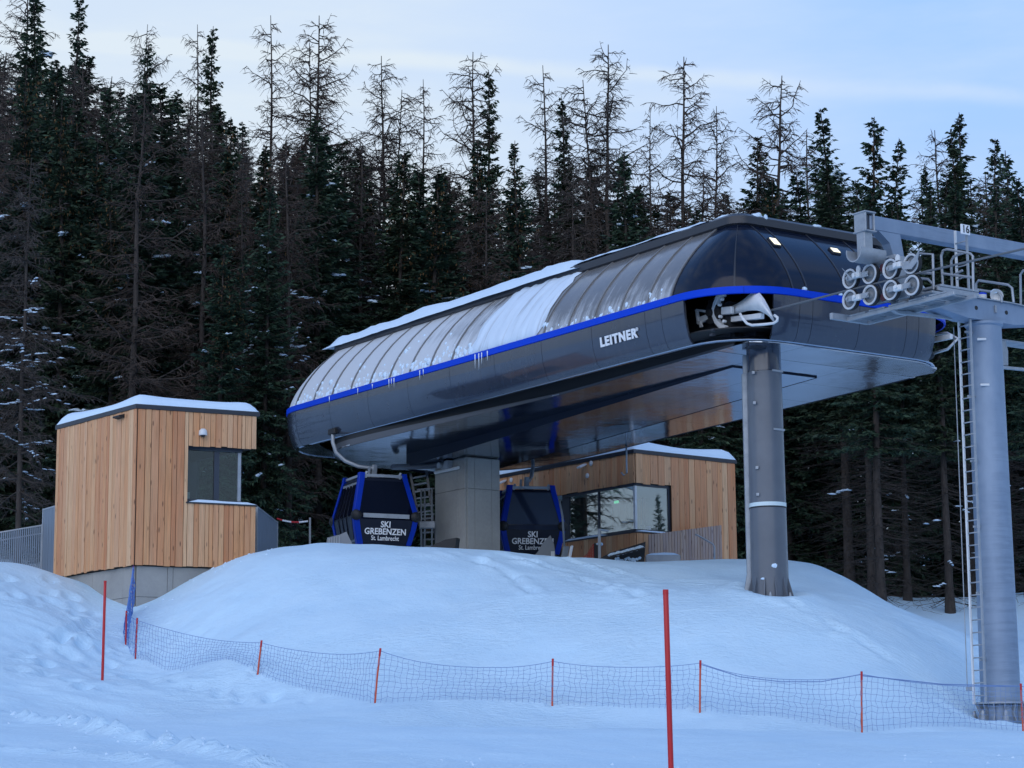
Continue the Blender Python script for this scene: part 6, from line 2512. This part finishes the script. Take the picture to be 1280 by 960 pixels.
def spruce(seed, R=2.7, start=0.05, dens=1.0, cones=0.0, dead=0.0, snow=60, forks=(), droop=1.0, narrow=0.8):
    q = np.random.RandomState(seed)
    H = H0
    tv, tq, axes = trunk_mesh(seed, H, 0.21, q.randn() * 0.3, forks)
    K, S = [], []
    bp, br = [], []
    cone_c, snow_c, snow_r, snow_a = [], [], [], []
    for ax, top in axes:
        z = H * start if top == H else top * 0.72
        while z < top * 0.992:
            t = z / top
            L0 = R * ((1 - t) ** narrow) * (0.9 if top == H else 0.8) + 0.10
            if t < 0.25:
                L0 *= 0.8 + 0.8 * t
            nb = q.randint(4, 7) if t < 0.85 else q.randint(3, 6)
            for k in range(nb):
                L = L0 * (0.40 + 0.75 * q.rand())
                if q.rand() < 0.06: L *= 1.25
                az = q.rand() * 6.283
                el = math.radians(-28 + 60 * t ** 1.4 + q.randn() * 7)
                out = np.array([math.cos(az), math.sin(az), 0])
                zb_ = min(max(z + q.randn() * 0.22, 0.3), top * 0.995)
                b0 = np.r_[ax(zb_)[0], zb_]
                n = max(3, int(L / 0.15 * dens))
                s = (np.arange(n) + q.rand(n)) / n
                s = 0.08 + 0.92 * s
                zz = L * (math.sin(el) * s - 0.30 * droop * (1 - t) * s ** 2 + 0.22 * s ** 4 * (1 - 0.4 * t))
                c = b0 + out * (L * math.cos(el) * s)[:, None] + np.c_[0 * s, 0 * s, zz]
                sd = np.array([-out[1], out[0], 0])
                for sg in (-1, 1):
                    hang = 0.25 + 0.55 * q.rand(n) * (1 - 0.6 * t)
                    d = out[None] * (0.55 + 0.3 * q.rand(n))[:, None] + sg * sd[None] * (0.75 + 0.35 * q.rand(n))[:, None] - np.c_[0 * s, 0 * s, hang]
                    nr = np.c_[q.randn(n) * 0.45, q.randn(n) * 0.45, np.ones(n)]
                    tip_ = min(1.0, 0.45 + L / 1.3)
                    ll = tip_ * (0.20 + 0.42 * (1 - s) ** 0.7 * min(1, L / 1.5)) * (0.7 + 0.6 * q.rand(n))
                    K.append((c, nrmz(d), nrmz(nr), ll, 0.09 + 0.10 * q.rand(n)))
                # spray along the axis and hanging twigs below it
                d = out[None] + np.c_[0.3 * q.randn(n), 0.3 * q.randn(n), -0.2 + 0.3 * q.randn(n)]
                K.append((c, nrmz(d), nrmz(np.c_[q.randn(n), q.randn(n), np.ones(n)]), tip_ * (0.26 + 0.2 * q.rand(n)), 0.10 + 0.08 * q.rand(n)))
                if t < 0.9:
                    d = np.c_[0.35 * q.randn(n) + 0.2 * out[0], 0.35 * q.randn(n) + 0.2 * out[1], -np.ones(n)]
                    K.append((c, nrmz(d), nrmz(np.c_[q.randn(n), q.randn(n), 0 * s + 0.1]), (0.2 + 0.3 * q.rand(n)) * (1.1 - t), 0.08 + 0.07 * q.rand(n)))
                f = np.linspace(0, 0.9, 4)
                bz = L * (math.sin(el) * f - 0.30 * droop * (1 - t) * f ** 2 + 0.22 * f ** 4 * (1 - 0.4 * t))
                bp.append(b0 + out * (L * math.cos(el) * f)[:, None] + np.c_[0 * f, 0 * f, bz])
                br.append(np.linspace(0.022 + 0.006 * L, 0.006, 4))
                if cones and t > 0.62 and t < 0.97 and q.rand() < cones:
                    for _ in range(q.randint(1, 4)):
                        i_ = q.randint(n)
                        cone_c.append(c[i_] + np.array([q.randn() * .1, q.randn() * .1, -0.12]))
                if snow and q.rand() < snow / 900.0 and t < 0.87:
                    big = 0.45 + 1.1 * q.rand() ** 2.5
                    s0 = 0.35 + 0.45 * q.rand()
                    for j in range(q.randint(1, 5)):
                        i_ = min(n - 1, int(n * (s0 + 0.10 * j)))
                        snow_c.append(c[i_] + np.array([q.randn() * 0.04, q.randn() * 0.04, 0.03]))
                        k_ = big * (0.6 + 0.6 * q.rand())
                        snow_r.append((0.20 * k_, 0.12 * k_, 0.085 * k_))
                        snow_a.append(az)
            z += (0.33 - 0.17 * t) / max(0.7, dens ** 0.5)
    base, d, nr, ll, wd = [np.concatenate([k[i] for k in K]) for i in range(5)]
    kv, kq = kites(base, d, nr, ll, wd)
    crown = np_mesh('crown', kv, kq, 'needles')
    P_, R_ = np.array(bp), np.array(br)
    parts = [(tv, tq), tubes3(P_, R_)]
    if dead:
        dp, dr = [], []
        for k in range(int(dead)):
            z = H * (0.03 + (start - 0.0) * q.rand())
            az = q.rand() * 6.283
            L = 1.1 + 1.7 * q.rand()
            out = np.array([math.cos(az), math.sin(az), 0])
            f = np.linspace(0, 1, 5)
            b0 = np.r_[axes[0][0](z)[0], z]
            dp.append(b0 + out * (L * f)[:, None] + np.c_[0 * f, 0 * f, -L * (0.22 + 0.2 * q.rand()) * f + L * 0.15 * f ** 3])
            dr.append(np.linspace(0.025, 0.006, 5))
            sd = np.array([-out[1], out[0], 0])
            for _ in range(7):
                j = 0.25 + 0.7 * q.rand()
                p0 = np.array([np.interp(j, f, dp[-1][:5, a]) for a in range(3)])
                l2 = 0.3 + 0.5 * q.rand()
                dv_ = out * 0.5 + sd * q.choice([-1, 1]) * 0.8 - np.array([0, 0, 0.5 * q.rand()])
                g = np.linspace(0, 1, 5)
                dp.append(p0 + dv_ * (l2 * g)[:, None])
                dr.append(np.linspace(0.010, 0.005, 5))
            if snow and q.rand() < 0.07:
                for _ in range(3):
                    j = 0.3 + 0.6 * q.rand()
                    i_ = 5 if False else 0
                    p0 = b0 + out * L * j + np.array([0, 0, -L * 0.3 * j + 0.05])
                    snow_c.append(p0); snow_r.append((0.22, 0.07, 0.06)); snow_a.append(az)
        D, DR = np.array(dp), np.array(dr)
        parts.append(tubes3(D, DR))
    v, qd = join(parts)
    out = {'trunk': np_mesh('trunk', v, qd, 'bark', True), 'crown': crown}
    if snow_c:
        v, qd = lumps_mesh(np.array(snow_c), np.array(snow_r), seed, snow_a)
        out['snow_clump'] = np_mesh('snow_clump', v, qd, 'snow_soft')
    if cone_c:
        cc = np.array(cone_c)
        n = len(cc)
        d = nrmz(np.c_[q.randn(n) * 0.12, q.randn(n) * 0.12, -np.ones(n)])
        parts = [kites(cc, d, nrmz(np.c_[q.randn(n), q.randn(n), 0 * d[:, 0]]), 0.17 + 0.06 * q.rand(n), np.full(n, 0.055)) for _ in range(2)]
        v, qd = join(parts)
        out['cones'] = np_mesh('cones', v, qd, 'cone')
    return out


def larch(seed, R=2.9, start=0.22, n_br=120, forks=(), twig=1.0, snow=0, lean=0.0, up=0.0, low=0.75):
    q = np.random.RandomState(seed)
    H = H0
    tv, tq, axes = trunk_mesh(seed, H, 0.17, lean, forks)
    bp, br, tw0, tw1, tww = [], [], [], [], []
    snow_c, snow_r, snow_a = [], [], []
    for ai, (ax, top) in enumerate(axes):
        cnt = n_br if ai == 0 else n_br // 3
        z_lo = start if ai == 0 else 0.68
        for k in range(cnt):
            t = z_lo + (0.985 - z_lo) * ((k + q.rand()) / cnt if k > cnt * 0.72 else min(0.8, (k + q.rand()) / cnt * 0.6 + q.rand() * 0.4))
            z = t * top
            L = R * (1 - t) ** 0.46 * (0.25 + 0.85 * q.rand() ** 1.3) * (1.35 if q.rand() < 0.08 else 1.0) + 0.22
            if t < 0.35: L *= low
            az = q.rand() * 6.283
            out = np.array([math.cos(az), math.sin(az), 0])
            el = math.radians(q.randn() * 15 - 8 * (1 - t) + 14 * t + up)
            f = np.linspace(0, 1, 6)
            kink = np.cumsum(q.randn(6, 3) * 0.055 * L, 0)
            kink[0] = 0
            zz = L * (math.sin(el) * f - 0.16 * f ** 2 + 0.26 * f ** 3.5)
            b0 = np.r_[ax(z)[0], z]
            P = b0 + out * (L * math.cos(el) * f)[:, None] + np.c_[0 * f, 0 * f, zz] + kink
            bp.append(P)
            br.append(np.linspace(0.022 + 0.014 * L, 0.010, 6))
            m_ = max(2, int(L / 0.15 * twig))
            sd = np.array([-out[1], out[0], 0])
            for j in range(m_):
                s = 0.12 + 0.88 * (j + q.rand()) / m_
                p0 = np.array([np.interp(s, f, P[:, a]) for a in range(3)])
                sg = 1 if j % 2 else -1
                l2 = (0.28 + 0.55 * (1 - s) + 0.25 * q.rand()) * min(1.0, 0.4 + L / 2.2)
                d = out * (0.5 + 0.4 * q.rand()) + sd * sg * (0.8 * q.rand() + 0.2) + np.array([0, 0, -0.25 + 0.5 * q.randn()])
                d /= np.linalg.norm(d)
                p1 = p0 + d * l2 * 0.5
                d2 = d + np.array([0, 0, -0.45 + 0.2 * q.randn()])
                p2 = p1 + d2 / np.linalg.norm(d2) * l2 * 0.5
                tw0 += [p0, p1]; tw1 += [p1, p2]; tww += [0.036, 0.028]
                for _ in range(2):
                    d3 = d + np.array([q.randn() * 0.6, q.randn() * 0.6, -0.5 + 0.4 * q.randn()])
                    pp = p0 + (p1 - p0) * q.rand()
                    tw0.append(pp); tw1.append(pp + d3 / np.linalg.norm(d3) * l2 * 0.45); tww.append(0.024)
            if snow and q.rand() < snow and t < 0.7:
                for s in np.linspace(0.15, 0.9, q.randint(3, 8)):
                    p0 = np.array([np.interp(s, f, P[:, a]) for a in range(3)])
                    snow_c.append(p0 + np.array([0, 0, 0.05])); snow_r.append((0.19 + 0.10 * q.rand(), 0.065, 0.05)); snow_a.append(az)
    v, qd = join([(tv, tq), tubes3(np.array(bp), np.array(br))])
    out = {'trunk': np_mesh('trunk', v, qd, 'bark', True)}
    p0, p1, wd = np.array(tw0), np.array(tw1), np.array(tww)
    v, qd = strips(p0, p1, wd, nrmz(np.c_[q.randn(len(p0)), q.randn(len(p0)), q.randn(len(p0)) * 0.6]))
    out['crown'] = np_mesh('crown', v, qd, 'twig')
    if snow_c:
        v, qd = lumps_mesh(np.array(snow_c), np.array(snow_r), seed, snow_a)
        out['snow_clump'] = np_mesh('snow_clump', v, qd, 'snow_soft')
    return out


SP_ = [spruce(101, 4.1, snow=34, narrow=0.80), spruce(102, 3.8, cones=0.8, snow=42, narrow=0.82), spruce(103, 4.4, snow=80, narrow=0.85), spruce(104, 2.6, snow=15, narrow=0.72),
       spruce(105, 3.2, start=0.38, dead=110, snow=8, narrow=0.75), spruce(106, 3.3, cones=0.5, snow=22, narrow=0.7, forks=((0.62, 1.3, 0.3, 0.95),)), spruce(107, 2.7, snow=28, droop=1.5, narrow=0.66)]
LA_ = [larch(201, R=3.7, start=0.14, n_br=150), larch(202, R=4.0, twig=1.1, start=0.14, n_br=150, forks=((0.45, 0.9, 0.3, 0.93),)), larch(203, R=2.9, n_br=130, start=0.15), larch(204, R=4.0, start=0.10, n_br=190, twig=1.25, snow=0.10),
       larch(205, R=4.4, start=0.3, n_br=120, lean=1.0, up=10), larch(206, R=2.9, start=0.05, n_br=230, twig=1.25, snow=0.05),
       larch(207, R=4.0, start=0.08, n_br=170, twig=1.15, snow=0.30, up=-12, low=1.15)]
tree_n = 0
seq, SEQ_TAG = [0], False
# running numbers of trees that stand wholly behind others: not planted
HIDDEN = {66, 67, 82, 96, 98, 110, 114, 118, 119, 120, 122, 123, 132, 136, 138, 139, 140, 141, 145, 152, 154, 155, 157, 159, 160, 162, 166, 167, 168, 169, 170, 171, 172, 173, 175, 177, 179, 182, 183, 184, 186, 188, 189, 191, 192, 193, 194, 195, 196, 197, 199, 200, 202, 203, 205, 206, 209, 211, 212, 214, 215, 216, 217, 218, 220, 221, 222, 223, 224, 225, 226, 228, 229, 230, 231, 232, 233, 234, 235, 236, 237, 238, 239, 240, 241, 242, 243, 244, 245, 246, 249, 250, 251, 252, 253, 254, 255, 256, 257, 259, 260, 261, 262, 263, 264, 265, 266, 267, 268, 269}


def plant(kind, var, X, Y, height, label, group=None, wide=1.0, rot=None, snow=True):
    global tree_n
    protos = SP_ if kind == 's' else LA_
    z = gz(X, Y)
    a_rot = rng.random() * 6.283
    seq[0] += 1
    if seq[0] in HIDDEN:
        return None
    root = bpy.data.objects.new('spruce_tree' if kind == 's' else 'larch_tree', None)
    COL.objects.link(root)
    root.location = (X, Y, z - 0.15)
    s = height / H0
    root.scale = (s * wide, s * wide, s)
    root.rotation_euler = (0, 0, rot if rot is not None else a_rot)
    if SEQ_TAG:
        root['seq'] = seq[0]
    tag(root, label, 'tree', group)
    for nm, me in protos[var].items():
        if nm == 'snow_clump' and not snow:
            continue
        o = bpy.data.objects.new(nm, me)
        COL.objects.link(o)
        o.parent = root
        if nm in ('snow_clump', 'cones'):
            o['kind'] = 'stuff'
    tree_n += 1
    return root


taken = []


def tree_px(kind, var, px, py, Y, label, wide=1.0, rot=None, group=None):
    P = at(px, py, Y)
    z = gz(P[0], Y)
    taken.append((P[0], Y))
    return plant(kind, var, P[0], Y, (P[2] - z + 0.15) / 0.99, label, group, wide, rot)


# trees one can point to
NAMED = [
    ('s', 0, 62, -4, 118, 'tall dark spruce at the top left corner against white sky, left of a thin one', 1.0),
    ('s', 3, 97, -6, 120, 'thin dark spruce spire beside the tall spruce at the top left', 0.85),
    ('l', 0, 33, -8, 124, 'bare larch at the top left corner behind dark spruces', 1.1),
    ('l', 4, 168, 38, 132, 'leaning bare larch top beside a dark spruce spire on the left skyline', 0.8),
    ('s', 3, 183, 55, 130, 'dark spruce spire next to the leaning larch on the left skyline', 0.9),
    ('l', 2, 249, 38, 128, 'pale bare larch directly left of the shaggy spruce spire', 0.8),
    ('s', 6, 266, 40, 124, 'shaggy narrow spruce spire rising alone above the left ridge', 0.8),
    ('l', 2, 339, 28, 112, 'slender bare larch with two long low limbs reaching left', 0.9),
    ('l', 1, 397, 24, 110, 'tallest bare larch with twin stems above the far station end', 1.0),
    ('l', 1, 481, 76, 112, 'bare larch with forked round top above the middle of the station', 0.95),
    ('l', 2, 524, 106, 120, 'small pale larch right of the forked larch', 0.9),
    ('l', 4, 596, 62, 104, 'broad bare larch with upswept limbs wrapped round a dark spruce', 1.0),
    ('s', 6, 606, 92, 104.9, 'dark ragged spruce standing inside the broad upswept larch', 0.75),
    ('l', 2, 680, 90, 116, 'thin pale larch left of a dark pointed spruce at mid skyline', 0.95),
    ('s', 3, 704, 126, 110, 'dark pointed spruce on the mid skyline right of the thin pale larch', 0.9),
    ('l', 1, 755, 62, 106, 'tall dense bare larch with thick dark stem above the station roof', 1.05),
    ('l', 2, 812, 140, 118, 'very thin bare larch between two tall larches', 0.8),
    ('l', 0, 850, 76, 110, 'tall wide bare larch with conical airy crown right of the roof middle', 1.05),
    ('l', 0, 891, 138, 116, 'pale small larch behind the tall airy larch', 0.9),
    ('s', 0, 936, 182, 106, 'bushy dark spruce under the big crooked larch', 0.95),
    ('l', 4, 957, 94, 102, 'big crooked bare larch with long limbs near the station front', 1.1),
    ('l', 2, 1012, 166, 112, 'faint bare larch left of the twin dark spruces', 0.95),
    ('s', 0, 1050, 139, 98, 'dark full spruce with pointed top, left of a paired spruce', 0.95),
    ('s', 5, 1083, 158, 97, 'dark forked spruce with bare leaders right of the full spruce', 1.0),
    ('s', 3, 1156, 212, 100, 'short dark spruce above the tower beam', 0.9),
    ('l', 0, 1174, 168, 106, 'bare larch among the dark spruces above the tower beam', 0.95),
    ('s', 6, 1191, 165, 103, 'left one of two close dark spruces above the tower number', 0.85),
    ('s', 6, 1204, 148, 104, 'tallest dark spruce on the right, above the tower number', 0.9),
    ('s', 0, 1226, 184, 101, 'dense dark spruce to the right of the tallest right spruce', 0.85),
    ('s', 3, 1261, 194, 104, 'slim dark spruce at the right edge of the picture', 0.95),
    # front row
    ('l', 6, 37, 205, 80.5, 'grey larch with long drooping snow lined limbs left of the hut', 1.0),
    ('s', 1, 86, 128, 88, 'green spruce full of brown cones, left of the hut roof', 1.1),
    ('s', 1, 126, 178, 90, 'cone bearing green spruce behind the left hut roof', 1.1),
    ('l', 5, 178, 214, 92, 'young reddish brown larch in front of the dark left spruces', 0.9),
    ('s', 2, 238, 215, 90, 'snow dotted green spruce behind the left hut window', 1.0),
    ('l', 5, 305, 212, 90, 'young brown larch left of the far station end', 0.85),
    ('s', 2, 402, 152, 92, 'big dark green spruce straight behind the far station end', 1.1),
    ('s', 5, 493, 188, 95, 'green spruce with forked top behind the snowy station roof', 1.1),
    ('l', 3, 450, 176, 100, 'dense grey brown larch with snow on limbs behind the station', 1.1),
    ('s', 1, 610, 178, 97, 'tall cone bearing spruce behind the middle of the roof', 1.1),
    ('s', 1, 655, 182, 96, 'dark spruce with brown cones right of the roof snow sheet', 1.0),
    ('s', 2, 782, 196, 95, 'dense green spruce above the smooth roof panels', 1.0),
    ('l', 3, 716, 226, 97, 'dense brown larch with snow clumps above the roof panels', 1.2),
    ('l', 5, 870, 214, 98, 'twiggy grey larch behind the front dome', 1.2),
    ('s', 4, 1072, 232, 87, 'spruce with bare grey lower stem behind the support column', 1.1),
    ('s', 4, 1116, 262, 88, 'spruce with dead lower limbs between column and tower', 1.0),
    ('s', 4, 1166, 240, 85, 'spruce with reddish bare stem left of the tower ladder', 1.05),
    ('s', 4, 1238, 240, 88, 'bare stemmed spruce seen right behind the tower pole', 1.0),
    ('s', 2, 332, 236, 86, 'snow clumped spruce between left hut and station end', 0.95),
]
for k, (kind, var, px, py, Y, lab, wide) in enumerate(NAMED):
    tree_px(kind, var, px, py, Y, lab, wide)

SKY_X = [-80, 0, 60, 120, 150, 200, 240, 300, 350, 450, 520, 560, 640, 700, 760, 830, 900, 980, 1040, 1100, 1130, 1170, 1220, 1290, 1400]
SKY_Y = [50, 70, 72, 84, 108, 104, 128, 158, 176, 176, 196, 212, 236, 196, 206, 244, 248, 226, 196, 226, 262, 226, 206, 226, 230]
ZONES = [(60, 'at the left edge'), (330, 'behind the left hut'), (480, 'beyond the far station end'), (700, 'behind the snowy station roof'),
         (930, 'behind the clear roof panels'), (1120, 'between support column and lift tower'), (9999, 'behind the lift tower')]
LOOKS = {('s', 0): 'dark full spruce', ('s', 1): 'spruce with brown cones', ('s', 2): 'broad snow dotted spruce', ('s', 3): 'slim dark spruce', ('s', 4): 'bare stemmed spruce', ('s', 5): 'fork topped spruce',
         ('s', 6): 'narrow drooping spruce', ('l', 0): 'bare grey larch', ('l', 1): 'bare larch with two stems', ('l', 3): 'dense snow flecked larch', ('l', 5): 'bushy brown larch'}
frs = np.random.RandomState(77)
fill = []
for Y0, gap in ((84, 2.4), (89, 2.2), (95, 2.2), (101, 2.3), (104.5, 2.4), (108, 2.4), (112, 2.5), (116, 2.6), (120, 2.6), (125, 2.8), (136, 2.8), (150, 3.0), (160, 2.6), (172, 2.6), (186, 2.8)):
    X = -0.245 * Y0
    while X < 0.25 * Y0:
        x, y = X + frs.randn() * gap * 0.25, Y0 + frs.randn() * 2.2
        X += gap
        if Y0 < 95 and -8.5 < x < 9 and y < 94:
            y = 94 + 2 * frs.rand()
            if Y0 < 88:
                continue
        if Y0 < 88 and not (x < -9 or x > 11):
            continue
        if any((a - x) ** 2 + (b - y) ** 2 < 1.7 ** 2 for a, b in taken):
            continue
        z = gz(x, y)
        px = proj((x, y, z))[0]
        if Y0 > 155 and px > 430:
            continue
        sky_y = np.interp(px, SKY_X, SKY_Y) + abs(frs.randn()) * 15 - 8
        hmax = z_top = None
        lim = z_at(V(x, y, z), sky_y) - z
        kind = 'l' if frs.rand() < (0.40 if Y0 > 100 else 0.14) else 's'
        want = frs.uniform(19, 28) if Y0 > 88 else frs.uniform(13, 21)
        hgt = min(want, lim)
        if hgt < 9.0:
            continue
        if kind == 's':
            var = int(frs.choice([0, 1, 2, 3, 4, 5, 6], p=[.2, .15, .22, .08, .12 if px < 900 else .12, .11, .12]))
            if px > 960 and Y0 < 93: var = 4
            if px > 880 and var == 2: var = 0
        else:
            var = int(frs.choice([0, 1, 3, 5], p=[.12, .13, .40, .35]))
            if px > 880 and var == 3: var = 5
        zone = next(w for lim_, w in ZONES if px < lim_)
        lab = LOOKS[(kind, var)] + ' in the forest ' + zone
        grp = lab.replace('spruce', 'spruces').replace('larch', 'larches')
        fill.append((px, lab, ) + (plant(kind, var, x, y, hgt, lab, grp, 1.05 + 0.35 * frs.rand(), snow=(frs.rand() < 0.75 and px < 880) or 'snow' in LOOKS[(kind, var)]),))
        taken.append((x, y))

# alike trees of one stretch of forest are told apart by their order
ORD = ['leftmost', 'second from left', 'third from left', 'fourth from left', 'fifth from left', 'sixth from left', 'seventh from left', 'eighth from left', 'ninth from left', 'tenth from left', 'eleventh from left', 'twelfth from left']
byl = {}
for px, lab, o in fill:
    if o is not None:
        byl.setdefault(lab, []).append((px, o))
for lab, mem in byl.items():
    mem.sort(key=lambda q: q[0])
    for k, (px, o) in enumerate(mem):
        if len(mem) > 1:
            o['label'] = lab + ', ' + ('rightmost' if k == len(mem) - 1 else ORD[min(k, 11)])

# trees beside the piste to the right, which the corner window of the right hut mirrors
for k, (kind, var, x, y, h_, lab) in enumerate([('s', 3, 38.0, 70.5, 10.5, 'slim spruce beside the piste to the right, mirrored in the corner window'),
                                                ('l', 0, 42.0, 68.0, 9.0, 'bare larch beside the piste to the right, mirrored in the corner window'),
                                                ('s', 0, 46.0, 71.0, 11.0, 'full spruce beside the piste to the right, mirrored in the corner window')]):
    plant(kind, var, x, y, h_, lab)
